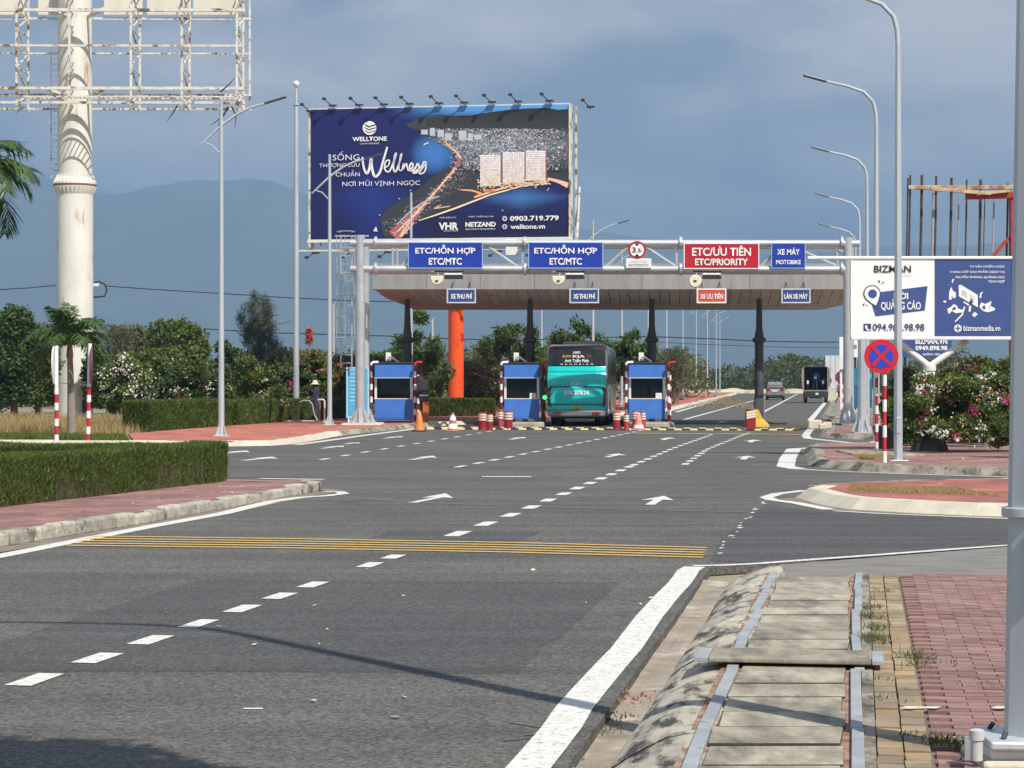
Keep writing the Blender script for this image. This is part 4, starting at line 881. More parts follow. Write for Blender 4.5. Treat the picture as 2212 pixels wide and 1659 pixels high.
def rear(name, prof, m, y_of, sm=True, x_div=12):
    """curved rear panel: prof = (half width at z) list [(z, hw, y)], bowed across x."""
    b = MB(); rings = []
    for (z, hw, y) in prof:
        rings.append([(hw * (2*i/x_div - 1), y + .12 * abs(2*i/x_div - 1) ** 5, z) for i in range(x_div + 1)])
    for r0, r1 in zip(rings, rings[1:]):
        for i in range(x_div): b.add([r0[i], r0[i+1], r1[i+1], r1[i]], [(0, 1, 2, 3)])
    return b.build(name, m, bus, sm, ang=50)
rear('rear_cowl', [(.66, 1.16, -.03), (.74, 1.20, -.07), (.92, 1.21, -.08), (1.0, 1.21, -.10), (1.40, 1.21, -.12), (1.62, 1.21, -.11), (1.66, 1.215, -.085), (1.95, 1.215, -.10), (2.15, 1.21, -.075), (2.22, 1.20, -.04), (2.30, 1.20, -.05), (2.46, 1.19, .0), (2.50, 1.185, .02)], TURQ, None)
rear('rear_window', [(2.495, 1.19, .005), (2.53, 1.19, .0), (2.95, 1.18, .02), (3.20, 1.15, .05), (3.31, 1.10, .10)], BLKG, None)
rear('window_glass', [(2.62, .98, -.012), (3.08, .92, .018)], GLASSD, None)
rear('rear_bumper', [(.40, 1.10, .05), (.46, 1.19, -.08), (.62, 1.21, -.11), (.665, 1.18, -.06)], GREYPL, None)
for sx in (-1, 1):
    one('tail_lamp', BLKG, bus, bevel=.03, prism_y=([(sx*1.05, .80), (sx*1.20, .86), (sx*1.22, 1.55), (sx*1.13, 1.66), (sx*1.02, 1.62), (sx*1.10, 1.35), (sx*1.08, .95)], -.075, .12))
    one('lamp_lens', REDL, bus, box=(sx*1.145 - .03, sx*1.145 + .03, -.085, -.06, 1.15, 1.45)); one('reflector', REDL, bus, bevel=.01, box=(sx*.80 - .16, sx*.80 + .16, -.115, -.09, .52, .60))
    one('hood_seam', BLKG, bus, prism_y=([(sx*.25, 1.665), (sx*1.1, 1.665), (sx*1.1, 1.635), (sx*.32, 1.62)], -.135, -.07)); one('marker_lamp', REDL, bus, bevel=.01, box=(sx*1.0 - .03, sx*1.0 + .03, .05, .1, 3.14, 3.27))
one('hood_seam', BLKG, bus, box=(-1.08, 1.08, -.125, -.06, .90, .925))
one('number_plate', YPLATE, bus, bevel=.01, box=(-.18, .18, -.135, -.10, .73, .87)); text('51B', .16, .05, 0, .835, -.138, INK, bus, .01); text('278.24', .26, .06, 0, .765, -.138, INK, bus, .01)
text('51B 278.24', 1.02, .17, 0, 1.40, -.142, LETTER, bus, .03); text('KIA', .46, .10, 0, 1.78, -.128, mat('chrome letters', (.55, .6, .6), None, 3, .3, .5), bus, .02)
text('LIMO', .30, .10, 0, 3.06, -.0, LETTER, bus, .03); text('AUTO', .36, .09, -.42, 2.90, -.01, mat('amber letters', (.85, .5, .05), None, 3, .5, rvar=0), bus, .03); text('KIA', .50, .11, .08, 2.90, -.01, LETTER, bus, .03); text('VIP', .2, .09, .5, 2.90, -.005, mat('dull red letters', (.45, .06, .05), None, 3, .5, rvar=0), bus, .03)
text('Anh Tuấn Phát', 1.0, .16, 0, 2.74, -.02, LETTER, bus, .03); text('G  R  A  N  B  I  R  D', 1.36, .055, 0, 2.575, -.022, LETTER, bus, .02)
one('under_frame', BLACKP, bus, box=(-1.1, 1.1, .4, Lb - .6, .30, .5)); one('exhaust_shield', GREYPL, bus, box=(-.5, .5, .3, .5, .22, .34))
for sx in (-1, 1):
    for k in range(5): one('side_window', GLASSD, bus, box=(sx*1.251 - .012, sx*1.251 + .012, .9 + k*2.05, 2.85 + k*2.05, 1.75, 2.95))
    one('side_panel', TURQ, bus, box=(sx*1.25 - .008, sx*1.25 + .008, .7, 4.5, .5, 1.6)); one('wheel_arch', BLACKP, bus, box=(sx*1.252 - .012, sx*1.252 + .012, 2.6, 3.8, .4, 1.0))
    wheel(bus, sx * 1.08, 3.2, .5, .32); wheel(bus, sx * .74, 3.2, .5, .28); wheel(bus, sx * 1.08, 9.2, .5, .32)
    m_ = one('mirror', BLKG, bus, bevel=.06, box=(sx*1.55 - .12, sx*1.55 + .12, Lb + .05, Lb + .2, 2.1, 2.75)); one('mirror_arm', BLKG, m_, path=([(sx*1.15, Lb - .1, 2.9), (sx*1.45, Lb + .1, 2.95), (sx*1.55, Lb + .12, 2.7)], .04, 6))
one('air_conditioner', mat('bus roof unit', (.6, .6, .58), (.5, .5, .48), 2, .5), bus, bevel=.08, box=(-.8, .8, 4, 7.5, Hh - .02, Hh + .2))

# silver family car on the far road
CARS = mat('silver car paint', (0.36, 0.35, 0.33), (.31, .30, .285), 2, .28, .5, coat=.5)
cd = 214.0; car = thing('family_car', 'silver family car driving away on the far road beyond the toll', 'car', (XX(1674, cd), cd, 0), -R(8))
def ring(y, w0, w1, z0, z1, zmid, wm): return [(-w0/2, y, z0), (w0/2, y, z0), (wm/2, y, zmid), (w1/2, y, z1), (-w1/2, y, z1), (-wm/2, y, zmid)]
MB().loft([ring(0, 1.6, 1.66, .42, 1.0, .7, 1.74), ring(.15, 1.72, 1.70, .32, 1.08, .75, 1.82), ring(2.2, 1.76, 1.72, .28, 1.06, .75, 1.85), ring(3.7, 1.74, 1.62, .30, .98, .72, 1.82), ring(4.4, 1.5, 1.3, .4, .78, .62, 1.66)]).build('body', CARS, car, True, .05, ang=30)
MB().loft([ring(.12, 1.60, 1.36, 1.05, 1.52, 1.25, 1.52), ring(.45, 1.64, 1.34, 1.06, 1.72, 1.35, 1.5), ring(1.8, 1.64, 1.34, 1.06, 1.76, 1.35, 1.5), ring(2.6, 1.6, 1.26, 1.05, 1.66, 1.3, 1.46), ring(3.4, 1.5, 1.3, 1.0, 1.06, 1.02, 1.4)]).build('cabin', CARS, car, True, .04, ang=30)
MB().add([(-.70, .085, 1.12), (.70, .085, 1.12), (.60, .30, 1.58), (-.60, .30, 1.58)], [(0, 1, 2, 3)]).build('rear_window', GLASSD, car)
for sx in (-1, 1):
    one('tail_lamp', REDL, car, bevel=.03, prism_y=([(sx*.86, .86), (sx*.86, 1.16), (sx*.76, 1.22), (sx*.48, 1.02), (sx*.5, .9)], -.03, .2)); one('side_window', GLASSD, car, loft=([[(sx*.81, .6, 1.1), (sx*.81, 2.6, 1.1), (sx*.70, 2.3, 1.58), (sx*.70, .7, 1.6)], [(sx*.80, .6, 1.1), (sx*.80, 2.6, 1.1), (sx*.69, 2.3, 1.58), (sx*.69, .7, 1.6)]],))
    for y in (.75, 3.45): wheel(car, sx * .80, y, .33, .22)
    one('mirror', DARKM, car, bevel=.03, box=(sx*1.0 - .1, sx*1.0 + .1, 2.7, 2.85, 1.02, 1.18))
one('number_plate', WHITEP, car, box=(-.26, .26, -.03, .02, .80, .92)); one('plate_trim', WHITEP, car, box=(-.45, .45, -.02, .03, .94, 1.0)); one('lower_bumper', DARKM, car, bevel=.04, box=(-.82, .82, -.06, .3, .26, .50)); one('under_body', BLACKP, car, box=(-.7, .7, .2, 4.2, .18, .4))

# dark open cargo truck with motorbikes
td = 184.0; trk = thing('cargo_truck', 'dark covered truck with open back carrying motorbikes on the far road', 'truck', (XX(1762, td), td, 0), -R(8))
TARP = mat('dark olive tarpaulin', (0.045, 0.048, 0.04), (.03, .032, .028), 2, .9); TFR = mat('pale truck frame', (.30, .28, .24), (.2, .19, .16), 3, .6)
w2, zb2, zt2, ln = 1.06, 1.10, 3.02, 4.2
one('bed_floor', DARKM, trk, box=(-w2, w2, 0, ln, zb2 - .12, zb2)); one('tarp_roof', TARP, trk, bevel=.05, box=(-w2, w2, 0, ln, zt2, zt2 + .05)); one('front_wall', TARP, trk, box=(-w2, w2, ln - .05, ln, zb2, zt2))
for sx in (-1, 1):
    one('tarp_side', TARP, trk, box=(sx*(w2 - .02) - .02, sx*(w2 - .02) + .02, 0, ln, zb2, zt2)); one('rear_post', TFR, trk, box=(sx*(w2 - .04) - .05, sx*(w2 - .04) + .05, -.06, -.005, zb2, zt2 + .04))
    wheel(trk, sx * .86, 1.0, .42, .30); wheel(trk, sx * .86, 4.9, .42, .26); one('tail_lamp', REDL, trk, box=(sx*.85 - .08, sx*.85 + .08, -.08, -.03, .72, .82)); one('rolled_tarp', TFR, trk, True, path=([(sx*(w2 + .06), -.02, zt2 - .1), (sx*(w2 + .1), -.02, 2.2), (sx*(w2 + .05), -.02, 1.3)], [.06, .09, .05], 8)); one('wing_mirror', DARKM, trk, box=(sx*1.25 - .1, sx*1.25 + .1, ln + .6, ln + .7, 1.7, 2.1))
one('tailgate_edge', TFR, trk, box=(-w2 - .02, w2 + .02, -.10, -.065, zb2 - .10, zb2 - .0)); one('tailgate', DARKM, trk, bevel=.02, box=(-w2, w2, -.09, -.03, .48, zb2 - .13)); one('number_plate', WHITEP, trk, box=(-.02, .22, -.105, -.092, .70, .86)); one('cab', TARP, trk, bevel=.12, box=(-.95, .95, ln + .1, ln + 1.7, .5, 2.3)); one('chassis', BLACKP, trk, box=(-.5, .5, .1, ln + 1.5, .4, .8))
def motorbike(loc, rz, label, m):
    t = thing('motorbike', label, 'motorbike', loc, rz, 'motorbikes in the truck')
    for y in (0.28, 1.45): one('wheel', TYRE, t, True, path=([(-.05, y, .28), (.05, y, .28)], .28, 16))
    one('body', m, t, True, path=([(0, .15, .72), (0, .6, .62), (0, 1.0, .55), (0, 1.25, .8), (0, 1.3, .95)], [.10, .16, .14, .13, .09], 10)); one('seat', BLACKP, t, bevel=.04, box=(-.12, .12, .15, .85, .72, .84)); one('handlebar', DARKM, t, tube=((-.33, 1.2, 1.02), (.33, 1.2, 1.02), .02)); one('headlamp', LETTER, t, bevel=.03, box=(-.09, .09, 1.3, 1.42, .88, 1.02)); one('leg_shield', m, t, bevel=.04, box=(-.2, .2, 1.12, 1.2, .4, .9)); one('rear_mudguard', WHITEP, t, bevel=.02, box=(-.08, .08, .0, .2, .5, .8))
    for sx in (-1, 1): one('mirror', DARKM, t, path=([(sx*.28, 1.2, 1.02), (sx*.36, 1.2, 1.22), (sx*.38, 1.2, 1.3)], .02, 6))
u_ = Matrix.Rotation(-R(8), 3, 'Z')
for i, (x, rz, lab, m) in enumerate(((-.66, .12, 'dark motorbike with a white rear guard on the left of the truck bed', BLKG), (.62, -.1, 'dull pink motorbike on the right of the truck bed', mat('dull pink plastic', (.4, .2, .18), None, 3, .5)))):
    p = u_ @ Vector((x, .35, 0)); motorbike((XX(1762, td) + p.x, td + p.y, zb2), rz - R(8), lab, m)
# ================================================================ empty monopole billboard on the left
RUSTW = mat('rust streaked white paint', (0.74, 0.73, 0.66), (0.62, 0.61, 0.55), 1.2, .55, stain=(0.38, 0.21, 0.09), sscale=1.1, slo=.585, shi=.70, stretch=(1, 1, .28))
PEEL = mat('peeling white paint on steel', (0.72, 0.70, 0.64), (0.58, .55, .48), 3, .6, stain=(0.16, 0.09, 0.055), sscale=1.6, slo=.52, shi=.60)
CREAMS = mat('cream sheet', (0.70, 0.67, 0.58), (.62, .58, .48), 1, .6, stain=(.42, .24, .08), sscale=.6, slo=.6, shi=.7, stretch=(1, 1, .3))
md = 118.0; mp = thing('monopole_billboard', 'empty rusty white billboard frame on a thick white steel monopole', 'billboard', (XX(162, md), md, 0))
def ml(px, py, dd=0.0): p = P(px, py, md - 1.9); return Vector((p.x - XX(162, md), dd, p.z))
zc = ZZ(400, md)
pole = one('monopole', RUSTW, mp, True, lathe=([(.98, -.1), (.97, zc - .45)], (0, 0, 0), 36)); one('monopole_upper', RUSTW, mp, True, lathe=([(.93, zc + .3), (.90, ZZ(-60, md))], (0, 0, 0), 36))
one('access_hatch', DARKM, mp, box=(.55, .80, -.82, -.70, .15, .85))
col = one('flange_collar', RUSTW, mp, True, lathe=([(.98, zc - .5), (1.14, zc - .12), (1.14, zc - .05), (.98, zc - .04), (.98, zc + .02), (1.14, zc + .03), (1.14, zc + .10), (.94, zc + .42)], (0, 0, 0), 36))
one('rust_ring', mat('bare rust', (.24, .10, .04), (.15, .07, .035), 5, .9), col, True, lathe=([(1.155, zc - .07), (1.155, zc + .03)], (0, 0, 0), 36))
for k in range(32):
    a = 2 * math.pi * k / 32; c, s_ = math.cos(a), math.sin(a); t_ = Vector((-s_, c, 0)) * .015
    for sg in (1, -1):
        q = [Vector((c*.94, s_*.94, zc + sg*.62)), Vector((c*1.17, s_*1.17, zc + sg*.12)), Vector((c*.94, s_*.94, zc + sg*.12))]
        MB().add([v + t_ for v in q] + [v - t_ for v in q], [(0, 1, 2), (5, 4, 3), (0, 3, 4, 1), (1, 4, 5, 2), (2, 5, 3, 0)]).build('gusset', RUSTW, col)
for sx in (-.2, .2): MB().tube((-1.12 + sx, .1, zc + .3), (-1.12 + sx, .1, ZZ(95, md)), .025, None, 6).build('ladder_rail', PEEL, mp)
for i in range(22):
    z = zc + .5 + i * .32
    if z < ZZ(95, md): one('ladder_rung', PEEL, mp, tube=((-1.34, .1, z), (-.9, .1, z), .016, None, 5))
FR, BK = -1.9, 0.9                                     # front and back planes of the frame
def beam2(p, q, w, name): MB().beam(p, q, w).build(name, PEEL, mp)
for (py, w) in ((21, .17), (98, .11), (190, .16), (221, .14)):
    for dd in (FR, BK):
        a, c = ml(-150, py, dd), ml(530, py + 1, dd); beam2(a, c, w * (1 if dd == FR else .8), 'horizontal_beam')
for px in (-70, 36, 150, 283, 393, 512):
    for dd in (FR, BK): beam2(ml(px, -60, dd), ml(px, 228, dd) , .12, 'frame_upright')
    ys = [-60, -22, 22, 62, 100, 145, 190, 224]
    for i, (y0, y1) in enumerate(zip(ys, ys[1:])):
        a, c = ml(px, y0, FR if i % 2 else BK), ml(px, y1, BK if i % 2 else FR); MB().beam(a, c, .07).build('lattice_brace', PEEL, mp)
        a = ml(px, y1, FR); c = ml(px, y1, BK); MB().beam(a, c, .06).build('lattice_strut', PEEL, mp)
for px in (526,):
    for dd in (FR, BK): beam2(ml(px, -60, dd), ml(px, 205, dd), .10, 'frame_upright')
    for i in range(7): MB().beam(ml(512, -40 + i*38, FR), ml(526, -2 + i*38, FR), .05).build('lattice_brace', PEEL, mp)
for (x0, x1) in ((-120, 30), (60, 145), (205, 290), (300, 390), (402, 505)):
    a, c = ml(x0, 14, BK - .2), ml(x1, -60, BK - .2); one('back_sheet', CREAMS, mp, box=(a.x, c.x, a.y, a.y + .05, a.z, c.z))
for sx in (-1, 1):                                      # brackets from pole to frame
    for py in (30, 205): MB().beam(ml(162, py, 0), ml(162 + sx * 60, py - 12, FR + .1), .14).build('support_bracket', PEEL, mp)
z0 = ml(0, 214, -2).z                                   # maintenance walkway
for dd in (-2.3, -3.0): beam2(ml(60, 214, dd), ml(512, 215, dd), .07, 'walkway_rail')
for i in range(44):
    px = 66 + i * 10.2; a = ml(px, 214, -2.3); c = a + Vector((0, -.7, 0)); MB().beam(a, c, .045).build('walkway_bar', PEEL, mp)
for (x0, y0, pts) in ((405, 230, [(0, 0), (-8, 15), (-22, 36)]), (520, 232, [(0, 0), (-10, 22), (-38, 42)]), (560, 232, [(-30, 0), (-20, 20), (-22, 44)]), (48, 226, [(0, 0), (4, 10), (-6, 22)]), (600, 236, [(-75, -2), (-90, 20), (-96, 40)]), (545, 190, [(-40, 10), (-20, -6), (-8, -20)])):
    MB().path([ml(x0 * .95 + x, y0 + y, FR - .3 - .1 * i) for i, (x, y) in enumerate(pts)], [.05, .035, .012], 5).build('torn_strip', DARKM, mp)
MB().beam(ml(-30, 52, -12), ml(82, -4, -12), .12).build('stay_bar', POLEM, mp) if False else None

# ================================================================ big advertising billboard with printed night view
WL, WRt = Vector((XX(672, 129.2), 129.2, 0)), Vector((XX(1228, 126.6), 126.6, 0)); WW = (WRt - WL).length; WA = math.atan2(WRt.y - WL.y, WRt.x - WL.x); WH = 7.68; WZ = ZZ(513.5, 128)
wc = (WL + WRt) / 2
wb = thing('billboard', 'large navy billboard advertising WELLTONE with a lit coastal city at night', 'billboard', (wc.x, wc.y, 0), WA)
def BB(x, y):
    u = (x - 72) / 2048.0; tp, bt = 105 - 50 * u, 1130 - 20 * u; return ((u - .5) * WW, WZ + (1 - (y - tp) / (bt - tp)) * WH)
cmat = bpy.data.materials.new('printed vinyl'); nt, N, L, B = nodes(cmat); at_ = N.new('ShaderNodeAttribute'); at_.attribute_name = 'Col'; L.new(at_.outputs['Color'], B.inputs['Base Color']); B.inputs['Roughness'].default_value = .45
class Print:
    def __init__(s): s.v = []; s.f = []; s.c = []
    def poly(s, pts, col, lay):
        b = len(s.v)
        for i, p in enumerate(pts):
            x, z = BB(*p); s.v.append((x, -.02 - .006 * lay, z)); s.c.append(col[i] if isinstance(col[0], (tuple, list)) else col)
        s.f.append(list(range(b, b + len(pts))))
    def line(s, pts, w, col, lay):
        for i in range(len(pts) - 1):
            a, c = Vector(pts[i]), Vector(pts[i+1]); t = (c - a).normalized(); n = Vector((-t.y, t.x)); w0, w1 = w[i] / 2, w[i+1] / 2
            s.poly([a + n*w0, c + n*w1, c - n*w1, a - n*w0], col, lay)
    def build(s, name, parent):
        me = bpy.data.meshes.new(name); me.from_pydata(s.v, [], s.f); me.materials.append(cmat)
        ca = me.color_attributes.new('Col', 'FLOAT_COLOR', 'POINT'); ca.data.foreach_set('color', [x for c in s.c for x in (c[0], c[1], c[2], 1.0)])
        me.update(); o = bpy.data.objects.new(name, me); COL.objects.link(o); o.parent = parent; return o
one('board_core', DARKM, wb, box=(-WW/2 - .02, WW/2 + .02, 0, .35, WZ, WZ + WH))
pr = Print(); rr_ = random.Random(3)
def lerp3(a, c, t): t = max(0, min(1, t)); return tuple(a[i] + (c[i] - a[i]) * t for i in range(3))
def bgc(x, y):
    c = lerp3((.006, .010, .085), (.010, .016, .13), (1130 - y) / 1100); c = lerp3(c, (.012, .035, .24), 1 - abs(x - 560) / 420 - abs(y - 820) / 420)
    c = lerp3(c, (.05, .20, .56), 1.05 - ((x - 1060) / 190) ** 2 - ((y - 450) / 170) ** 2); c = lerp3(c, (.10, .36, .78), (1.0 - y / 175.0) * min(1, max(0, (x - 720) / 500)) * 2.2)
    c = lerp3(c, (.06, .20, .52), .9 - abs(x - 1750) / 520 - abs(y - 800) / 130); return lerp3(c, (.006, .008, .05), (y - 900) / 230 if x > 1000 else 0)
nx, ny = 56, 30
for i in range(nx):
    for j in range(ny):
        xs = [72 + 2048 * (i + k) / nx for k in (0, 1)]
        def yy(x, k): u = (x - 72) / 2048; return (105 - 50*u) + (1025 + 30*u) * (j + k) / ny
        q = [(xs[0], yy(xs[0], 1)), (xs[1], yy(xs[1], 1)), (xs[1], yy(xs[1], 0)), (xs[0], yy(xs[0], 0))]; pr.poly(q, [bgc(*p) for p in q], 0)
pr.poly([(830, 215), (950, 172), (1100, 142), (1220, 152), (1350, 147), (1500, 122), (1650, 102), (1800, 90), (1950, 86), (2119, 112), (2119, 280), (1700, 300), (1200, 290), (900, 262)][::-1], (.020, .018, .022), 1)
pr.poly([(830, 222), (930, 180), (1080, 146), (1250, 160), (1380, 190), (1470, 250), (1500, 290), (1200, 300), (900, 262)][::-1], (.045, .055, .065), 2)
pr.poly([(880, 246), (1200, 262), (1600, 250), (2119, 230), (2119, 722), (1960, 668), (1700, 716), (1480, 790), (1200, 900), (930, 990), (800, 1112), (660, 1112), (625, 965), (700, 880), (860, 790), (1050, 640), (1230, 520), (1200, 400), (1080, 310), (960, 285)][::-1], (.040, .042, .055), 3)
def city(x, y):                                         # blurred glow of the town under the single lights
    n_ = .5 + .5 * mnoise.noise(Vector((x * .018, y * .035, 4))) + .35 * mnoise.noise(Vector((x * .06, y * .1, 9))); k_ = max(0, 1 - abs(y - 390) / 230) * min(1, max(0, (x - 940) / 160)); v_ = max(.02, n_ * k_ * .34); return (v_ * .95, v_ * 1.0, v_ * 1.12)
for i in range(88):
    for j in range(26):
        xa, xb, ya, yb = 960 + 1158 * i / 88, 960 + 1158 * (i + 1) / 88, 262 + 340 * j / 26, 262 + 340 * (j + 1) / 26
        if xa < 1250 and ya > 270 + (xa - 950) * .62: continue
        q = [(xa, yb), (xb, yb), (xb, ya), (xa, ya)]; pr.poly(q, [city(*p) for p in q], 3.5)
for i in range(64):                                     # wooded slopes of the printed hills
    xa, xb = 1000 + 1118 * i / 64, 1000 + 1118 * (i + 1) / 64
    def top(x): return 150 - 60 * max(0, min(1, (x - 1250) / 600)) + 10 * math.sin(x * .02)
    for j in range(8):
        def yy2(x, t): return top(x) + 14 + (262 - top(x) - 14) * t
        q = [(xa, yy2(xa, (j + 1) / 8)), (xb, yy2(xb, (j + 1) / 8)), (xb, yy2(xb, j / 8)), (xa, yy2(xa, j / 8))]; pr.poly(q, [tuple(c * (.55 + .5 * (.5 + .5 * mnoise.noise(Vector((p[0] * .03, p[1] * .05, 2))))) * (1 + .9 * (p[1] - 90) / 170) for c in (.026, .030, .032)) for p in q], 2.5)
for k in range(4200):
    x = rr_.triangular(930, 2118, 1700); y = 250 + 330 * rr_.random() ** 1.15
    if x < 1180 and y > 300 + (x - 950) * .45: continue
    s_ = rr_.uniform(2.5, 7) * (1.6 if rr_.random() < .12 else 1); a = rr_.random(); cl = .5 + .5 * mnoise.noise(Vector((x * .02, y * .03, 1))); br = min(1, rr_.uniform(.12, 1.0) * (.55 + 1.1 * cl))
    col = (br*.9, br*.95, br) if a < .55 else ((br*.45, br*.62, br*.9) if a < .86 else (br, br*.62, br*.42)); x1, y1 = min(2117, x + s_ * rr_.uniform(.6, 2.0)), y + s_
    pr.poly([(x, y1), (x1, y1), (x1, y), (x, y)], col, 4)
for k in range(420):
    t = rr_.random(); x = 720 + 640 * t + rr_.uniform(-90, 60); y = 1040 - 480 * t + rr_.uniform(-40, 70); s_ = rr_.uniform(3, 9); br = rr_.uniform(.08, .5)
    if 640 < x < 1420 and 540 < y < 1100: pr.poly([(x, y + s_), (x + s_*1.3, y + s_), (x + s_*1.3, y), (x, y)], (br, br*.8, br*.55) if rr_.random() < .6 else (br*.5, br*.6, br), 4)
for (x0, x1, y0, y1) in ((960, 1010, 262, 300), (1030, 1070, 248, 310), (1090, 1140, 262, 320), (1150, 1200, 290, 345), (1260, 1320, 270, 345), (1330, 1370, 290, 350), (1380, 1440, 300, 340)):
    pr.poly([(x0, y1), (x1, y1), (x1, y0), (x0, y0)], (.5, .55, .62), 5)
OR, PK, CRM = (1.0, .55, .28), (.72, .30, .32), (.95, .78, .52)
pr.line([(1125, 325), (1180, 390), (1245, 445), (1275, 490)], [8, 13, 20, 26], (.62, .30, .22), 5); pr.line([(1125, 325), (1180, 390), (1245, 445), (1275, 490)], [3, 5, 7, 9], (1, .8, .6), 6)
pr.line([(1275, 480), (1225, 580), (1120, 700), (1000, 840), (880, 965), (740, 1112)], [34, 20, 22, 32, 66, 110], (.42, .13, .15), 5); pr.line([(1230, 560), (1120, 700), (1000, 840), (890, 960), (790, 1112)], [7, 10, 12, 14, 16], OR, 6)
pr.line([(1225, 585), (1110, 715), (985, 850), (860, 985), (760, 1080)], [4, 6, 8, 10, 8], (1, .82, .62), 7); pr.line([(905, 1000), (850, 1060), (800, 1112)], [10, 12, 14], (.9, .45, .5), 7)
pr.line([(2119, 705), (2040, 672), (1960, 650)], [44, 26, 18], (.95, .55, .42), 5); pr.line([(1960, 672), (1700, 700), (1520, 752), (1380, 800)], [14, 15, 16, 15], OR, 5); pr.line([(1960, 690), (1750, 712), (1500, 782), (1250, 880), (1080, 940), (940, 985)], [10, 10, 12, 14, 12, 6], CRM, 6)
pr.line([(1270, 740), (1360, 745), (1440, 770), (1380, 800)], [8, 14, 16, 12], (.9, .45, .2), 6); pr.line([(1450, 745), (1540, 750)], [22, 24], (.70, .2, .15), 6); pr.line([(1120, 860), (1060, 890), (1190, 870)], [9, 11, 9], (.7, .48, .38), 6)
for k in range(60):
    x = rr_.uniform(1440, 1960); y = 722 - (x - 1440) * .08 + rr_.uniform(-18, 10); pr.poly([(x, y + 7), (x + 9, y + 7), (x + 9, y), (x, y)], (.08, .05, .05) if k % 2 else (1, .85, .6), 7)
for (x0, x1, y0, y1) in ((1428, 1590, 462, 712), (1606, 1778, 440, 690), (1788, 1942, 428, 668)):
    nxx, nyy = 9, 15
    for i in range(nxx):
        for j in range(nyy):
            a, c = x0 + (x1 - x0) * i / nxx, x0 + (x1 - x0) * (i + .86) / nxx; e, f_ = y0 + (y1 - y0) * j / nyy, y0 + (y1 - y0) * (j + .8) / nyy; br = rr_.uniform(.72, 1.0); w_ = j / nyy
            pr.poly([(a, f_), (c, f_), (c, e), (a, e)], (br, br * (.96 - .12 * w_), br * (1 - .28 * w_)), 8)
    pr.poly([(x0, y1), (x1, y1), (x1, y0), (x0, y0)], (.60, .54, .56), 7); pr.poly([(x1 + 2, y1 - 4), (x1 + 12, y1 - 8), (x1 + 12, y0 - 4), (x1 + 2, y0)], (.32, .12, .10), 7)
pr.poly([(975, 390), (1022, 368), (1018, 360), (985, 372)], (.55, .75, .6), 5); pr.poly([(575, 1068), (612, 1072), (598, 1030)], (.6, .75, .85), 5)
for (x, y) in ((622, 935), (780, 806), (748, 980), (1600, 900), (870, 740)): pr.poly([(x, y + 9), (x + 10, y + 9), (x + 10, y), (x, y)], (.55, .65, .7), 5)
for k in range(260):                                    # street lights along the shore and round the towers
    x = rr_.uniform(1400, 1980); y = 700 - (x - 1440) * .05 + rr_.gauss(0, 22); s_ = rr_.uniform(3, 8); pr.poly([(x, y + s_), (x + s_*1.6, y + s_), (x + s_*1.6, y), (x, y)], (1, rr_.uniform(.6, .9), rr_.uniform(.3, .7)), 9)
for k in range(160):
    t = rr_.random(); x = 1230 - 450 * t + rr_.gauss(0, 10 + 20 * t); y = 570 + 520 * t + rr_.gauss(0, 8); s_ = rr_.uniform(3, 8); pr.poly([(x, y + s_), (x + s_*1.4, y + s_), (x + s_*1.4, y), (x, y)], (1, rr_.uniform(.45, .85), rr_.uniform(.3, .7)), 9)
po = pr.build('printed_picture', wb); po['kind'] = 'stuff'
def wtext(s, x0, x1, y0, y1, m=LETTER, bold=0.0, shear=0, lay=12, keep=False):
    a, c = BB(x0, y1), BB(x1, y0); return text(s, c[0] - a[0], c[1] - a[1], (a[0] + c[0]) / 2, (a[1] + c[1]) / 2, -.02 - .006 * lay, m, wb, bold, shear, keep=keep)
wtext('WELLTONE', 410, 686, 316, 357, bold=.03); wtext('LUXURY RESIDENCE', 470, 625, 366, 380)
wtext('SỐNG', 250, 466, 432, 508, bold=-.005); wtext('THƯỢNG LƯU', 142, 466, 522, 572, bold=-.005); wtext('CHUẨN', 275, 468, 582, 636, bold=-.005); wtext('NƠI MŨI VỊNH NGỌC', 328, 952, 655, 722, bold=-.005)
wtext('VHR', 1100, 1256, 1000, 1060, bold=.04); wtext('NETZAND', 1312, 1552, 995, 1036, bold=.04); wtext('0903.719.779', 1664, 2046, 945, 990, bold=.03); wtext('welltone.vn', 1668, 1938, 1012, 1054, bold=.02)
wtext('CHỦ ĐẦU TƯ', 1106, 1236, 950, 968); wtext('PHÁT TRIỂN DỰ ÁN', 1338, 1532, 942, 962); wtext('REAL ESTATE DEVELOPMENT', 1314, 1550, 1046, 1060); wtext('INVESTMENT', 1140, 1256, 1062, 1072)
lg = Print()
def stroke(pts, w):     # handwritten word drawn with a thick pen
    out = []
    P4 = [Vector(p) for p in pts]
    sm_ = []
    for i in range(len(P4) - 1):
        p0, p1, p2, p3 = P4[max(0, i-1)], P4[i], P4[i+1], P4[min(len(P4)-1, i+2)]
        for k in range(6):
            t = k / 6; sm_.append(.5 * ((2*p1) + (-p0 + p2)*t + (2*p0 - 5*p1 + 4*p2 - p3)*t*t + (-p0 + 3*p1 - 3*p2 + p3)*t**3))
    sm_.append(P4[-1]); n = len(sm_); lg.line([tuple(p) for p in sm_], [w * (.55 + .45 * math.sin(math.pi * (i + .5) / n)) + w * .25 for i in range(n)], (.86, .86, .86), 12)
stroke([(490, 480), (500, 560), (525, 612), (550, 560), (560, 480), (565, 560), (590, 635), (630, 600), (660, 500), (690, 400)], 17)
stroke([(660, 570), (700, 545), (705, 505), (675, 520), (672, 580), (705, 595), (740, 520), (762, 450), (750, 470), (738, 560), (755, 598), (785, 530), (806, 455), (795, 475), (782, 570), (800, 590)], 11)
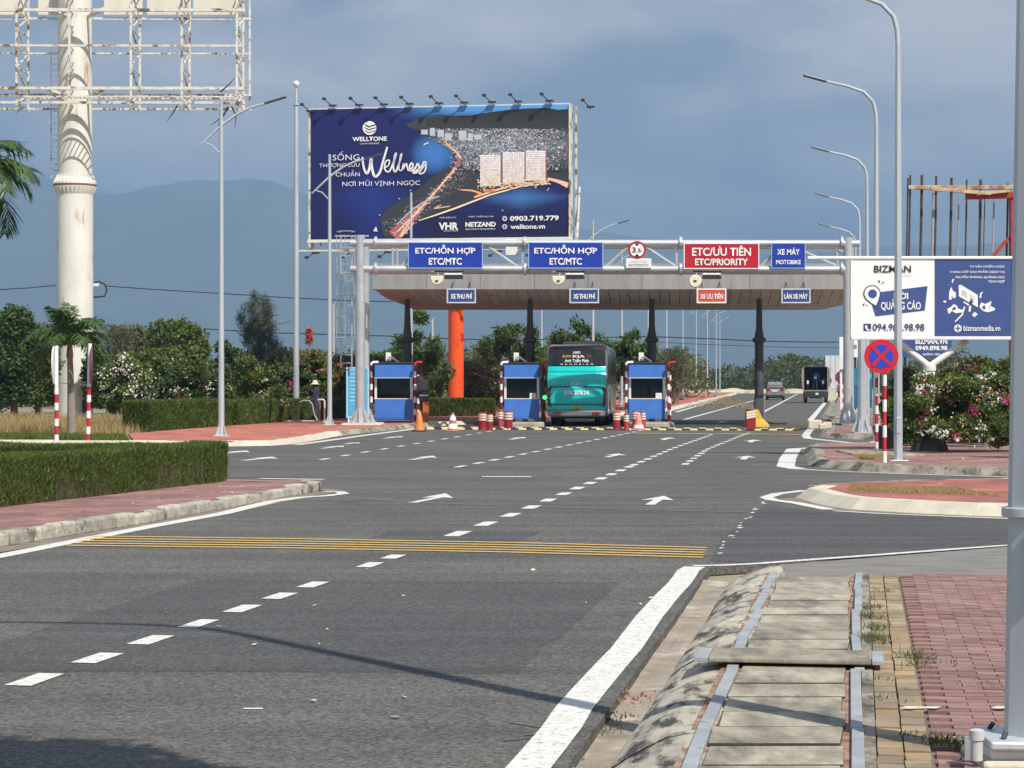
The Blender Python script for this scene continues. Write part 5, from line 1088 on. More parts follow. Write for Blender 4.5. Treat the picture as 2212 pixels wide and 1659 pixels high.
stroke([(805, 590), (820, 530), (818, 575), (840, 530), (850, 560), (862, 588), (895, 555), (885, 525), (868, 560), (885, 592), (918, 560), (932, 530), (945, 560), (930, 600), (895, 605), (960, 560), (985, 515), (1000, 545), (985, 600), (945, 608), (1005, 520)], 11)
n = 40; pc = [(547 + 55*math.cos(2*math.pi*i/n), 250 - 55*math.sin(2*math.pi*i/n)) for i in range(n)]; lg.poly(pc, (.86, .86, .86), 12)
for (yo, w) in ((228, 11), (252, 9), (276, 7)): lg.line([(505, yo - 10), (525, yo + 4), (548, yo + 14), (566, yo + 2), (585, yo + 2), (600, yo - 12)], [w*.3, w, w, w*.8, w, w*.3], (.010, .016, .12), 13)
for (x, y, r) in ((1622, 970, 20), (1622, 1034, 20)):
    lg.poly([(x + r*math.cos(2*math.pi*i/16), y - r*math.sin(2*math.pi*i/16)) for i in range(16)], (.6, .62, .7), 12); lg.poly([(x + r*.55*math.cos(2*math.pi*i/12), y - r*.55*math.sin(2*math.pi*i/12)) for i in range(12)], (.10, .12, .25), 13)
lo = lg.build('printed_emblems', wb); lo['kind'] = 'stuff'
# frame, catwalks, floodlights
for (x0, x1) in ((-WW/2 - .14, -WW/2 - .03), (WW/2 + .03, WW/2 + .14)): one('side_frame', PEEL, wb, box=(x0, x1, -.1, .8, WZ - .5, WZ + WH + .05))
for x0 in (-WW/2 - .35, WW/2 + .22): one('back_frame', PEEL, wb, beam=((x0 + .06, 1.2, WZ - .6), (x0 + .06, 1.2, WZ + WH), .12))
one('bottom_rail', WHITEP, wb, box=(-WW/2 - .2, WW/2 + .2, -.12, .3, WZ - .22, WZ - .05)); one('top_rail', WHITEP, wb, box=(-WW/2, WW/2, .0, .3, WZ + WH + .005, WZ + WH + .07))
one('lower_walkway', PEEL, wb, beam=((-WW/2 - .5, -.9, WZ - .75), (WW/2 + .2, -.9, WZ - .75), .1))
for i in range(18): one('walkway_bar', PEEL, wb, beam=((-WW/2 + i * WW/17, -.05, WZ - .72), (-WW/2 + i * WW/17, -.95, WZ - .72), .05))
def flood(x, z, up, parent=wb):
    s_ = 1 if up else -1
    o = one('lamp_arm', DARKM, parent, path=([(x + .1, 0, z), (x, -.3, z + s_*.15), (x - .25, -.75, z + s_*.40)], .03, 6))
    one('floodlight', DARKM, o, bevel=.03, box=(x - .36, x - .14, -.88, -.70, z + s_*.40 - .06, z + s_*.40 + .10)); one('ballast_box', DARKM, o, box=(x - .1, x + .35, -.3, -.1, z + s_*.04, z + s_*.04 + .10 * s_))
for x in (238, 450, 650, 855, 1090, 1290, 1510, 1715, 1960): flood(BB(x, 60)[0], WZ + WH + .1, True)
flood(-WW/2 - .1, WZ + WH - .2, True); flood(WW/2 + 1.2, WZ + WH - .3, True)
for k in range(8): flood(-WW/2 + .2 + k * 2.2, WZ - .75, False)
OMM = mat('orange monopole paint', (0.80, 0.095, 0.010), (.70, .08, .010), 1.2, .45, stain=(.5, .05, .01), sscale=.8)
inv = Matrix.Rotation(-WA, 3, 'Z'); ml0 = inv @ (Vector((XX(985, 126), 126.0, 0)) - wc)
lx_ = 0.0
for _ in range(6):
    dep_ = wc.y + math.sin(WA) * lx_ + math.cos(WA) * 1.6; lx_ += (XX(985, dep_) - (wc.x + math.cos(WA) * lx_ - math.sin(WA) * 1.6)) / math.cos(WA)
ml0 = Vector((lx_, 1.6, 0))
one('monopole', OMM, wb, True, lathe=([(.46, -.1), (.45, WZ + 3)], (ml0.x, ml0.y, 0), 28)); one('torsion_beam', OMM, wb, beam=((-WW/2 + 1, 1.6, WZ + 1.2), (WW/2 - 1, 1.6, WZ + 1.2), .5))
for i in range(8): one('back_truss', PEEL, wb, beam=((-WW/2 + .5 + i * 2.2, .36, WZ - .4), (-WW/2 + .5 + i * 2.2, 1.5, WZ + 3), .09))
one('inspection_box', REDP, wb, bevel=.02, box=(ml0.x + .36, ml0.x + .5, ml0.y - .3, ml0.y + .1, 4.3, 4.7))

# ================================================================ smaller board on a forked post, right
bd = 54.0; bz = thing('billboard', 'white and blue billboard advertising BIZMAN on a forked white post', 'billboard', (XX(2010, bd), bd, 0))
def bl(px, py): return (XX(px, bd) - XX(2010, bd), ZZ(py, bd))
x0, z1 = bl(1840, 560); x1, z0 = bl(2186, 727); xm = bl(2019, 0)[0]
BZB = mat('bizman blue print', (0.045, 0.085, 0.26), (.04, .075, .23), 1.5, .45, rvar=.05); BZW = mat('bizman white print', (.84, .84, .83), (.80, .80, .79), 1.5, .5, rvar=.05); BZI = mat('navy ink', (.03, .055, .17), None, 3, .5, rvar=0)
one('white_panel', BZW, bz, box=(x0, xm - .004, 0, .12, z0, z1)); one('blue_panel', BZB, bz, box=(xm + .004, x1, 0, .12, z0, z1))
one('top_rail', WHITEP, bz, bevel=.015, box=(x0 - 1.1, x1 + .02, -.03, .16, z1, z1 + .075)); one('bottom_rail', WHITEP, bz, bevel=.015, box=(x0 - .02, x1 + .02, -.03, .16, z0 - .085, z0))
for x in (x0 - .03, x1 + .002): one('side_rail', WHITEP, bz, box=(x, x + .028, -.02, .14, z0, z1))
kx = (2019 - 1840) / (1145 - 135.0)                     # enlarged-view pixels to photo pixels
def bt(zx, zy): return bl(1840 + (zx - 135) * .1797, 560 + (zy - 130) * .1797)
def btext(s, zx0, zx1, zy0, zy1, m, bold=0.0):
    a, c = bt(zx0, zy1), bt(zx1, zy0); return text(s, c[0] - a[0], c[1] - a[1], (a[0] + c[0]) / 2, (a[1] + c[1]) / 2, -.018, m, bz, bold)
btext('BIZMAN', 402, 846, 205, 288, mat('charcoal ink', (.03, .035, .05), None, 3, .5, rvar=0), .018); btext('MEDIA', 745, 845, 314, 328, mat('pale grey ink', (.5, .52, .55), None, 3, .5, rvar=0))
def bpoly(pts, m, y, name='printed_shape'): MB().prism_y([bt(*p) for p in pts], y - .002, y).build(name, m, bz)
bpoly([(470, 525), (1045, 452), (1012, 745), (420, 815), (380, 690)], BZB, -.006)
pin = [(378 + 105*math.cos(R(a)), 545 - 105*math.sin(R(a))) for a in range(-20, 201, 15)] + [(300, 615), (370, 670), (432, 705), (460, 640)]
bpoly(pin, BZI, -.010); bpoly([(378 + (x - 378)*.87, 552 + (y - 552)*.88) for x, y in pin], BZW, -.014)
bpoly([(383 + 54*math.cos(R(a)), 546 - 54*math.sin(R(a))) for a in range(0, 360, 20)], BZB, -.017)
for q in ([(450, 385), (474, 385), (466, 425)], [(484, 440), (510, 400), (528, 402)], [(258, 680), (290, 655), (284, 688)], [(305, 690), (320, 672), (322, 692)]): bpoly(q, BZI, -.008)
btext('MỜI', 640, 812, 520, 610, BZW, .03); btext('QUẢNG CÁO', 484, 964, 612, 752, BZW, .02)
bpoly([(276, 905), (366, 905), (366, 992), (276, 992)], BZI, -.006); bpoly([(292, 930), (318, 922), (326, 948), (318, 956), (334, 976), (356, 968), (356, 984), (318, 986), (296, 958)], BZW, -.010)
btext('094.989.98.98', 386, 1006, 905, 990, BZI, .012)
for s, a, c, y in (('TƯ VẤN CHIẾN LƯỢC', 1548, 1970, 192), ('CUNG CẤP SẢN PHẨM, DỊCH VỤ', 1316, 1970, 256), ('TRUYỀN THÔNG, QUẢNG CÁO', 1376, 1970, 318), ('TÍCH HỢP', 1772, 1970, 376)): btext(s, a, c, y, y + 46, BZW, .01)
btext('bizmanmedia.vn', 1476, 1918, 925, 992, BZW, .012)
b_ = [(1410 + 46*math.cos(R(a)), 960 - 46*math.sin(R(a))) for a in range(0, 360, 20)]; bpoly(b_, BZW, -.006); bpoly([(1378, 952), (1442, 952), (1442, 966), (1378, 966)], BZB, -.010); bpoly([(1403, 925), (1417, 925), (1417, 995), (1403, 995)], BZB, -.011)
PG = mat('pale grey print', (.62, .64, .68), None, 3, .5, rvar=0)
bpoly([(1420, 440), (1446, 438), (1648, 560), (1648, 708), (1420, 575)], BZW, -.008); bpoly([(1455, 490), (1520, 528), (1520, 600), (1455, 560)], PG, -.011); bpoly([(1545, 545), (1610, 582), (1610, 655), (1545, 618)], PG, -.011); bpoly([(1548, 640), (1575, 600), (1590, 650), (1570, 672)], BZI, -.014)
for q in ([(1305, 520), (1330, 462), (1350, 510), (1385, 530), (1385, 590), (1350, 600), (1340, 560), (1330, 620), (1302, 612)], [(1228, 640), (1250, 624), (1275, 635), (1262, 655)], [(1280, 730), (1330, 700), (1360, 668), (1400, 690), (1408, 720), (1470, 742), (1450, 772), (1380, 778), (1340, 750), (1300, 790)], [(1668, 700), (1690, 650), (1740, 668), (1815, 632), (1800, 690), (1858, 720), (1850, 745), (1770, 768), (1720, 755), (1690, 730)], [(1578, 800), (1610, 762), (1648, 790), (1610, 828)], [(1480, 700), (1498, 700), (1470, 800), (1380, 888), (1372, 876), (1455, 790)], [(1538, 755), (1545, 690), (1570, 690), (1560, 766)], [(1668, 590), (1680, 535), (1716, 518), (1690, 560), (1690, 600)], [(1335, 410), (1340, 375), (1370, 362), (1352, 392), (1350, 415)], [(1470, 645), (1482, 636), (1545, 672), (1535, 690)]): bpoly(q, BZW, -.006)
for q in ([(1335, 735), (1362, 700), (1390, 712), (1372, 745)], [(1700, 700), (1730, 680), (1745, 720), (1718, 735)], [(1790, 700), (1800, 690), (1785, 745)]): bpoly(q, BZB, -.010)
WPOST = mat('white steel tube', (.80, .79, .75), (.70, .69, .64), 3, .45, stain=(.5, .46, .38), sscale=3)
a = bl(2012, 792)
one('post', WPOST, bz, True, tube=((a[0], .25, .1), (a[0], .25, a[1] + .05), .14, None, 18)); one('post_cap', WPOST, bz, True, tube=((a[0], .25, a[1] - .1), (a[0], .25, a[1] + .02), .16, None, 18))
for px in (1938, 2094): q = bl(px, 734); one('fork_arm', WPOST, bz, True, tube=((a[0], .25, a[1]), (q[0], .25, q[1]), .085, None, 14))
one('post_foot', mat('grey foot casting', (.22, .23, .25), None, 4, .7), bz, True, lathe=([(.36, .13), (.33, .3), (.2, .6), (.17, .95)], (a[0], .25, 0), 16))
for k in range(8):
    an = k * math.pi / 4; c, s_ = math.cos(an), math.sin(an); MB().beam((a[0] + c*.42, .25 + s_*.42, .15), (a[0] + c*.16, .25 + s_*.16, .85), .03, .12).build('foot_gusset', mat('grey foot casting', (0, 0, 0)), bz)
# second board behind it
t, w, h = board('billboard', 'low navy board with BIZMAN.VN seen behind the forked post', 'billboard', 1945, 2056, 716, 772, 72, BZB)
text('BIZMAN.VN', w * .62, h * .22, w * .1, h * .62, -.02, BZW, t, .03); text('0949.898.98', w * .62, h * .18, w * .1, h * .36, -.02, BZW, t, .03); text('quảng cáo', w * .34, h * .12, w * .1, h * .12, -.02, BZW, t, .02)
for sx in (-.4, .4): one('leg', DARKM, t, tube=((sx * w, .08, -2.4), (sx * w, .08, 0), .05))
# bare red billboard frame with reinforcing rods
RD = mat('weathered red steel', (.42, .035, .02), (.30, .03, .02), 3, .6, stain=(.16, .03, .02), sscale=1.4); OLDT = mat('weathered cream timber', (.58, .47, .32), (.36, .25, .17), 2, .85, stain=(.26, .12, .07), sscale=1.6, slo=.5, shi=.62)
rd = 80.0; rt = thing('billboard_skeleton', 'unfinished red billboard frame with upright rusty rods above the BIZMAN board', 'billboard frame', (XX(2187, rd), rd, 0))
def rl(px, py, dd=0.0): p = P(px, py, rd + dd); return Vector((p.x - XX(2187, rd), dd, p.z))
MB().beam(rl(2190, 880), rl(2190, 416), .30).build('post', RD, rt, False, .02); MB().beam(rl(2086, 424, -.1), rl(2190, 421, -.1), .24).build('cross_beam', RD, rt, False, .02); MB().beam(rl(2140, 560), rl(2180, 513), .12).build('brace', RD, rt)
MB().beam(rl(1962, 405, .2), rl(2086, 405, .2), .15).build('timber_rail', OLDT, rt, False, .015); MB().beam(rl(2088, 406, .2), rl(2210, 404, .2), .16).build('timber_rail', OLDT, rt, False, .015); MB().beam(rl(2010, 408, -.3), rl(2140, 418, -.3), .13).build('timber_rail', OLDT, rt, False, .015); MB().beam(rl(2110, 419, -.3), rl(2180, 412, -.3), .1).build('timber_rail', OLDT, rt)
MB().beam(rl(1955, 562, .2), rl(2195, 562, .2), .14).build('lower_rail', DARKM, rt)
RODM = mat('rusty rod', (.10, .06, .05), (.05, .04, .04), 6, .8); RODG = mat('bleached rod', (.36, .38, .40), (.26, .28, .3), 6, .7)
for (px, top, m, r) in ((1960, 384, RODM, .035), (1965, 378, RODM, .04), (1990, 378, RODM, .055), (2021, 380, RODM, .045), (2015, 418, RODG, .05), (2054, 384, RODM, .055), (2070, 425, RODG, .03), (2087, 388, RODM, .035), (2117, 388, RODM, .055), (2126, 428, RODM, .02), (2146, 430, RODG, .035), (2176, 396, RODM, .04)):
    MB().path([rl(px - 2, 566, .3), rl(px, 480, .3), rl(px + 1.5, top, .3)], r, 6).build('reinforcing_rod', m, rt)

# ================================================================ street lamps
LEDM = mat('dark lamp head', (.07, .075, .08), (.05, .055, .06), 5, .4)
def lamp_a(label, group):                       # straight mast with a crossing arm
    t = thing('street_lamp', label, 'street lamp', (0, 0, 0), 0, group)
    one('mast', POLEM, t, True, lathe=([(.105, .0), (.10, .05), (.055, 10.62), (.02, 10.66)], (0, 0, 0), 10))
    one('arm', POLEM, t, True, path=([(-.70, 0, 9.12), (0, 0, 9.78), (.5, 0, 10.14), (.95, 0, 10.36), (1.42, 0, 10.48)], [.03, .045, .045, .04, .035], 8)); one('arm_strut', POLEM, t, True, path=([(-.55, 0, 9.24), (-.3, 0, 9.16), (-.02, 0, 8.86)], .025, 6)); one('lamp_head', LEDM, t, bevel=.02, beam=((1.36, 0, 10.47), (2.05, 0, 10.68), .22, .05))
    one('base_plate', POLEM, t, bevel=.01, box=(-.24, .24, -.24, .24, -.02, .02))
    for k in range(4):
        a = k * math.pi / 2 + .78; MB().add([(math.cos(a)*.08, math.sin(a)*.08, .02), (math.cos(a)*.24, math.sin(a)*.24, .02), (math.cos(a)*.08, math.sin(a)*.08, .42), (math.cos(a+.1)*.08, math.sin(a+.1)*.08, .02), (math.cos(a+.06)*.24, math.sin(a+.06)*.24, .02), (math.cos(a+.1)*.08, math.sin(a+.1)*.08, .42)], [(0, 1, 2), (5, 4, 3), (0, 3, 4, 1), (1, 4, 5, 2), (2, 5, 3, 0)]).build('foot_gusset', POLEM, t)
    return t
def lamp_b(label, group):                       # tapered pole curving over to the left
    t = thing('street_lamp', label, 'street lamp', (0, 0, 0), 0, group)
    one('pole', POLEM, t, True, path=([(0, 0, 0), (0, 0, 4.5), (0, 0, 9.0), (-.02, 0, 9.4), (-.10, 0, 9.70), (-.36, 0, 9.97), (-.80, 0, 10.13), (-1.45, 0, 10.28)], [.10, .08, .058, .055, .052, .048, .042, .035], 8))
    one('lamp_head', LEDM, t, bevel=.02, beam=((-1.42, 0, 10.27), (-2.08, 0, 10.45), .22, .05)); one('base_plate', POLEM, t, bevel=.01, box=(-.2, .2, -.2, .2, -.02, .02)); one('service_hatch', POLEM, t, bevel=.01, box=(-.05, .05, -.105, -.09, .6, .95))
    for k in range(4):
        a = k * math.pi / 2 + .78; one('anchor_bolt', DARKM, t, tube=((math.cos(a)*.19, math.sin(a)*.19, .02), (math.cos(a)*.17, math.sin(a)*.17, .05), .011, None, 6))
    return t
LG = 'street lamps with crossing arms along the left'; RG2 = 'curved street lamps along the right kerb'
la = lamp_a('street lamp with crossing arm on red paving, left of the ball topped mast', LG); la.location = (XX(478, 68.5), 68.5, .15)
spots = [(712, 85.7, 'street lamp with crossing arm standing beside the gardener and the gantry post'), (888, 103, 'street lamp with crossing arm rising in front of the WELLTONE billboard'), (1170, 178, 'white lamp mast seen just left of the bus roof'), (1281, 121, 'street lamp whose lit arm shows just above the gantry right of WELLTONE'),
         (1343, 145, 'white lamp mast seen behind the right side of the bus'), (1400, 165, 'white lamp mast beside the third dark canopy column'), (1440, 190, 'far white lamp mast first right of the third booth'), (1475, 222, 'far white lamp mast second right of the third booth'), (1504, 240, 'far white lamp mast third right of the third booth'), (1528, 255, 'far white lamp mast fourth right of the third booth'), (1547, 272, 'far white lamp mast fifth right of the third booth'), (1555, 300, 'farthest white lamp mast on the red median')]
for (px, d, lab) in spots:
    o = copy_tree(la); o['label'] = lab; o.location = (XX(px, d), d, .15)
lb = lamp_b('curved street lamp behind the two no stopping signs', RG2); lb.location = (XX(1940, 47.5), 47.5, .15); lb['label'] = 'nearest curved street lamp crossing in front of the BIZMAN board'
for (px, d, lab) in ((1893, 62, 'curved street lamp whose foot is hidden behind the no stopping sign posts'), (1873, 81, 'curved street lamp third along the right kerb'), (1857, 101, 'curved street lamp fourth along the right kerb, just behind the gantry end'), (1848, 120.5, 'curved street lamp fifth along the right kerb, arm just above the gantry'), (1840, 140, 'curved street lamp sixth along the right kerb, arm seen through the truss')):
    o = copy_tree(lb); o['label'] = lab; o.location = (XX(px, d), d, .15)
# the near pole at the right edge of the picture
o = copy_tree(lb); o['label'] = 'large galvanised lamp pole at the right edge on the red blocks'; o.location = (2.35, 9.9, .27); o.rotation_euler = (0, R(.70), 0); o.scale = (1.1, 1.1, 1)
pb = thing('pole_footing', 'concrete footing with conduit stub at the near lamp pole', 'footing', (2.36, 9.9, 0))
one('footing_block', CONCP, pb, bevel=.02, box=(-.26, .40, -.20, .3, .1, .20)); one('grout_pad', WHITEP, pb, bevel=.015, box=(-.22, .3, -.16, .25, .195, .250)); one('conduit_stub', mat('grey pvc', (.55, .56, .56), None, 4, .5), pb, True, lathe=([(.028, .2), (.028, .29), (.034, .292), (.034, .335), (.02, .34)], (-.28, -.16, 0), 14)); one('steel_offcut', STRAP, pb, box=(-.31, -.25, -.05, -.04, .18, .29))
one('pole_clamp', POLEM, pb, True, lathe=([(.125, 1.28), (.13, 1.285), (.13, 1.32), (.125, 1.325)], (.0, 0, 0), 12)); 
# mast with ball
fm = thing('flag_mast', 'tall tapered white mast with a ball finial behind the flowering shrubs', 'flagpole', (XX(640, 95), 95, 0))
one('mast', POLEM, fm, True, lathe=([(.14, 0), (.13, 1), (.09, 13.9), (.14, 13.92), (.14, 13.98), (.05, 14.0), (.07, 14.3), (.04, 14.5), (.03, 14.75)], (0, 0, 0), 14)); one('ball_finial', WHITEP, fm, True, lathe=([(.02, -.14), (.1, -.1), (.14, 0), (.1, .1), (.02, .14)], (0, 0, 14.85), 14))
# thick grey post behind the board
gpst = thing('steel_post', 'thick grey octagonal post with flared bolted foot left of the no stopping signs', 'post', (XX(1862, 73), 73, .15)); one('shaft', POLEM, gpst, False, tube=((0, 0, 0), (0, 0, 5.2), .15, .13, 8)); one('base_plate', POLEM, gpst, box=(-.3, .3, -.3, .3, -.02, .03))
for k in range(6):
    a = k * math.pi / 3; MB().beam((math.cos(a)*.3, math.sin(a)*.3, .04), (math.cos(a)*.14, math.sin(a)*.14, .45), .02, .1).build('foot_gusset', POLEM, gpst)
one('camera_arm', POLEM, gpst, beam=((0, 0, 5.1), (-.25, -.3, 5.2), .06)); one('camera', WHITEP, gpst, bevel=.02, box=(-.35, -.2, -.5, -.2, 5.12, 5.26))

# ================================================================ round no stopping signs and red and white posts
SBL = mat('no stopping blue', (.02, .055, .50), (.017, .048, .44), 2, .4); SRD = mat('no stopping red', (.62, .01, .025), (.55, .01, .02), 2, .4); PURP = mat('faded purple sign', (.09, .05, .17), (.07, .04, .14), 2, .5)
def nostop(px, py, d, base_y, r, label, seg, pm, pxb=None, blue=SBL, red=SRD, flip=0):
    x = XX(pxb or px, d); cz = ZZ(py, d); z0 = .13
    t = thing('no_stopping_sign', label, 'traffic sign', (x, d, 0), 0, 'no stopping signs'); dx = XX(px, d) - x
    b = MB(); disc(b, dx, cz, r, -.12, -.10, 40); b.build('red_disc', red, t)
    b = MB(); disc(b, dx, cz, r * .70, -.128, -.1205, 36); b.build('blue_disc', blue, t)
    for k in (45, 135):
        c, s_ = math.cos(R(k)), math.sin(R(k)); q = [(-s_*.07*r/.37*.9, c*.07*r/.37*.9)]
        hw = .075 * r; L_ = r * .78; pts = [(dx + c*L_ - s_*hw*1.2, cz + s_*L_ + c*hw*1.2), (dx + c*L_ + s_*hw*1.2, cz + s_*L_ - c*hw*1.2), (dx - c*L_ + s_*hw*1.2, cz - s_*L_ - c*hw*1.2), (dx - c*L_ - s_*hw*1.2, cz - s_*L_ + c*hw*1.2)]
        MB().prism_y(pts, -.134 - .002 * (k > 90), -.129).build('red_bar', red, t)
    striped_post(t, 0, -.05, z0, cz + r * .5, .042, seg, name='post', first=flip, m1=SRD if flip else REDP, m2=LETTER, sub='white_band'); return t
nostop(1902, 770, 46.5, 999, .366, 'large red and blue no stopping sign on the nearer striped post', 9, None, 1910)
nostop(1898, 772, 55, 971, .33, 'no stopping sign on the farther striped post, hidden behind the nearer one', 11, None, 1893)
nostop(1817, 815, 105, 900, .31, 'small faded purple no stopping sign half behind the gantry post', 9, None, 1819, PURP, mat('faded magenta rim', (.25, .04, .09), None, 3, .5))
# two striped posts with sign plates seen edge on, left
for (px, top, m, lab, lean) in ((122, 747, WHITEP, 'red and white striped post with a white sign plate left of the small palm', 0), (190, 742, mat('maroon sign back', (.22, .03, .03), None, 3, .5), 'red and white striped post with a maroon sign plate right of the small palm', .02)):
    d = 63.5; x = XX(px, d); zt = ZZ(top, d); t = thing('sign_post', lab, 'sign post', (x, d, .1), 0, 'striped posts by the small palm'); t.rotation_euler = (0, lean, 0)
    striped_post(t, 0, 0, 0, 1.62, .06, 7, name='post', first=1 if px > 150 else 0, m1=REDP, m2=LETTER, sub='white_band'); one('upper_post', LETTER, t, True, tube=((0, 0, 1.62), (0, 0, zt - .1), .056, None, 12))
    b = MB(); rr2 = .55
    b.add([], []); pl = [(rr2*math.cos(2*math.pi*i/28), rr2*math.sin(2*math.pi*i/28)) for i in range(28)]
    vs = [(.05 if px > 150 else -.06, y, 2.25 + z) for (y, z) in pl] + [(.08 if px > 150 else -.09, y, 2.25 + z) for (y, z) in pl]
    b.add(vs, [list(range(28)), [28 + i for i in reversed(range(28))]] + [((i+1) % 28, i, 28 + i, 28 + (i+1) % 28) for i in range(28)]); o = b.build('sign_plate', m, t); o.rotation_euler = (0, 0, R(9 if px > 150 else 6))
# white boards on the far right
t, w, h = board('notice_board', 'white board with black figures half hidden behind the right gantry post', 'notice board', 1813, 1853, 728, 772, 100, BZW)
text('80', w * .22, h * .22, w * .33, h * .52, -.01, INK, t, .02); one('leg', WHITEP, t, box=(-w/2, -w/2 + .2, .0, .06, -.55, 0)); one('post', DARKM, t, box=(.15, .38, .1, .2, -2.4, 0)); one('post', WHITEP, t, box=(-w/2 + .05, -w/2 + .15, .1, .2, -2.4, -.55))
t, w, h = board('panel_wall', 'tall pale grey panel standing behind the dark truck', 'panel', 1783, 1815, 768, 838, 205, mat('pale dirty panel', (.62, .63, .65), (.5, .51, .54), .8, .7), dep=.3)
for k in range(2): one('panel_seam', GREYPL, t, box=(-w/2 + (k + 1) * w / 3 - .02, -w/2 + (k + 1) * w / 3 + .02, -.01, -.001, 0, h))
one('plinth', CONCP, t, box=(-w/2 - .2, w/2 + 3, -.3, .5, -1.3, -.02))
# ================================================================ planting
RN = np.random.default_rng(11)
HEDGE = leafmat('clipped hedge', (0.038, 0.062, 0.010), (0.110, 0.165, 0.028), (0.21, 0.22, 0.060), .25, .55, .5)
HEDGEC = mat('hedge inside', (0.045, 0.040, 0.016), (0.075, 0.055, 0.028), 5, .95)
LEAFA = leafmat('dark broad leaves', (0.030, 0.056, 0.014), (0.092, 0.145, 0.032), (0.18, 0.215, 0.060), .3)
LEAFB = leafmat('mid green leaves', (0.050, 0.080, 0.016), (0.150, 0.205, 0.042), (0.27, 0.29, 0.085), .3)
LEAFC = leafmat('olive scrub leaves', (0.070, 0.085, 0.031), (0.171, 0.178, 0.070), (0.295, 0.264, 0.124), .3)
LEAFD = leafmat('grey green needles', (0.056, 0.070, 0.042), (0.119, 0.133, 0.084), (0.182, 0.182, 0.119), .2)
LEAFP = leafmat('palm leaflets', (0.024, 0.056, 0.013), (0.088, 0.152, 0.035), (0.208, 0.272, 0.080), .25, .4)
LEAFF = leafmat('far wood leaves', (0.051, 0.070, 0.026), (0.116, 0.138, 0.051), (0.189, 0.189, 0.087), .25)
FWH = leafmat('white bracts', (0.72, 0.70, 0.60), (0.86, 0.85, 0.78), None, .3); FPK = leafmat('magenta bracts', (0.48, 0.03, 0.17), (0.62, 0.07, 0.24), None, .3)
FOR = leafmat('coral bracts', (0.50, 0.11, 0.05), (0.58, 0.20, 0.09), None, .3); FRD = leafmat('red bracts', (0.42, 0.04, 0.05), (0.50, 0.08, 0.08), None, .3); FPE = leafmat('peach bracts', (0.62, 0.36, 0.20), (0.72, 0.50, 0.32), None, .3)
TWIG = mat('dry twig', (0.20, 0.16, 0.12), (0.13, 0.10, 0.08), 8, .9)
DRY = leafmat('dry grass', (0.30, 0.21, 0.08), (0.46, 0.35, 0.16), (0.20, 0.20, 0.06), .3); GRN = leafmat('green grass', (0.06, 0.09, 0.012), (0.14, 0.18, 0.03), (0.24, 0.22, 0.07), .3)

def hedge(label, path, width, height, z0, n, L=.13, W=.014, back=True, name='clipped_hedge', mt=None, up=.75):
    path = [Vector((p[0], p[1])) for p in path]; o0 = path[0]
    t = thing(name, label, 'hedge', (o0.x, o0.y, z0)); b = MB(); rings = []
    for i, p in enumerate(path):
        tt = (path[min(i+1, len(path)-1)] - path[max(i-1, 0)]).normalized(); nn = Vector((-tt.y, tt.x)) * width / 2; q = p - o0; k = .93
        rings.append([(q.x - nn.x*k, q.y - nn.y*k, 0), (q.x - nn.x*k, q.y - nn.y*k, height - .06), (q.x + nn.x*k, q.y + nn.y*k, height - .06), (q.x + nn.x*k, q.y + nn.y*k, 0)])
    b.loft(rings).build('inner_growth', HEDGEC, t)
    seg = [(a, c, (c - a).length) for a, c in zip(path, path[1:])]; tot = sum(s[2] for s in seg); P_, U = [], []
    for (a, c, ln) in seg:
        m = int(n * ln / tot); tt = (c - a).normalized(); nn = Vector((-tt.y, tt.x)); u = RN.uniform(0, ln, m); f = RN.random(m); side = RN.random(m)
        top = side < .34; x = np.where(top, RN.uniform(-1, 1, m), np.where(side < .67, -1, 1)) * width / 2; z = np.where(top, height + RN.normal(0, .012, m), height * f ** .85)
        bulge = 1 + .05 * np.sin(u * 2.1) * (1 - z / height) + .04 * np.sin(u * 5.3 + z * 4); x = x * np.where(top, 1, bulge) * (1 - .05 * (1 - z / height)) + RN.normal(0, .02, m); z = z + .015 * np.sin(u * 1.7) * (z / height)
        P_.append(np.stack([a.x - o0.x + tt.x*u + nn.x*x, a.y - o0.y + tt.y*u + nn.y*x, z], 1)); lean = np.where(top, 0, np.sign(x) * .28)
        U.append(np.stack([nn.x*lean, nn.y*lean, np.full(m, up)], 1))
    for e in (0, -1):                                    # the two ends
        p = path[e]; q = path[1] if e == 0 else path[-2]; tt = (p - q).normalized(); nn = Vector((-tt.y, tt.x)); m = int(n * width / tot * .5) + 10
        x = RN.uniform(-.5, .5, m) * width; z = RN.uniform(0, height, m); P_.append(np.stack([p.x - o0.x + nn.x*x + tt.x*.03, p.y - o0.y + nn.y*x + tt.y*.03, z], 1)); U.append(np.tile([tt.x*.28, tt.y*.28, up], (m, 1)))
    pts, U = np.concatenate(P_), np.concatenate(U)
    if n > 30000:                                       # thin places between the stems where the brown inside shows
        kk = np.array([mnoise.noise(Vector((float(p[0]) * 5.5 + float(p[1]) * 5.5, float(p[2]) * 1.3, 2))) for p in pts]); zz = pts[:, 2] / height; keep = (kk > -.10 - .55 * zz + RN.normal(0, .12, len(pts))) | (zz > .93); pts, U = pts[keep], U[keep]
    m = len(pts); a = unit(U + RN.normal(size=(m, 3)) * .33); bb = unit(np.cross(a, RN.normal(size=(m, 3)))); l = L * RN.uniform(.6, 1.35, (m, 1)); w = W * RN.uniform(.7, 1.4, (m, 1))
    quads_obj('foliage', np.stack([pts - a*l*.5, pts + bb*w*.5, pts + a*l*.5, pts - bb*w*.5], 1), mt or HEDGE, t)
    return t
hedge('long clipped hedge along the near kerb of the left island', [(-9.6, 21.5), (-7.35, 30.2), (-5.25, 37.9)], .62, .66, .148, 120000, .095, .010)
hedge('clipped hedge along the far side of the left island', [(-5.75, 38.15), (-9, 39.2), (-14, 40.3)], .6, .60, .148, 40000, .095, .011)
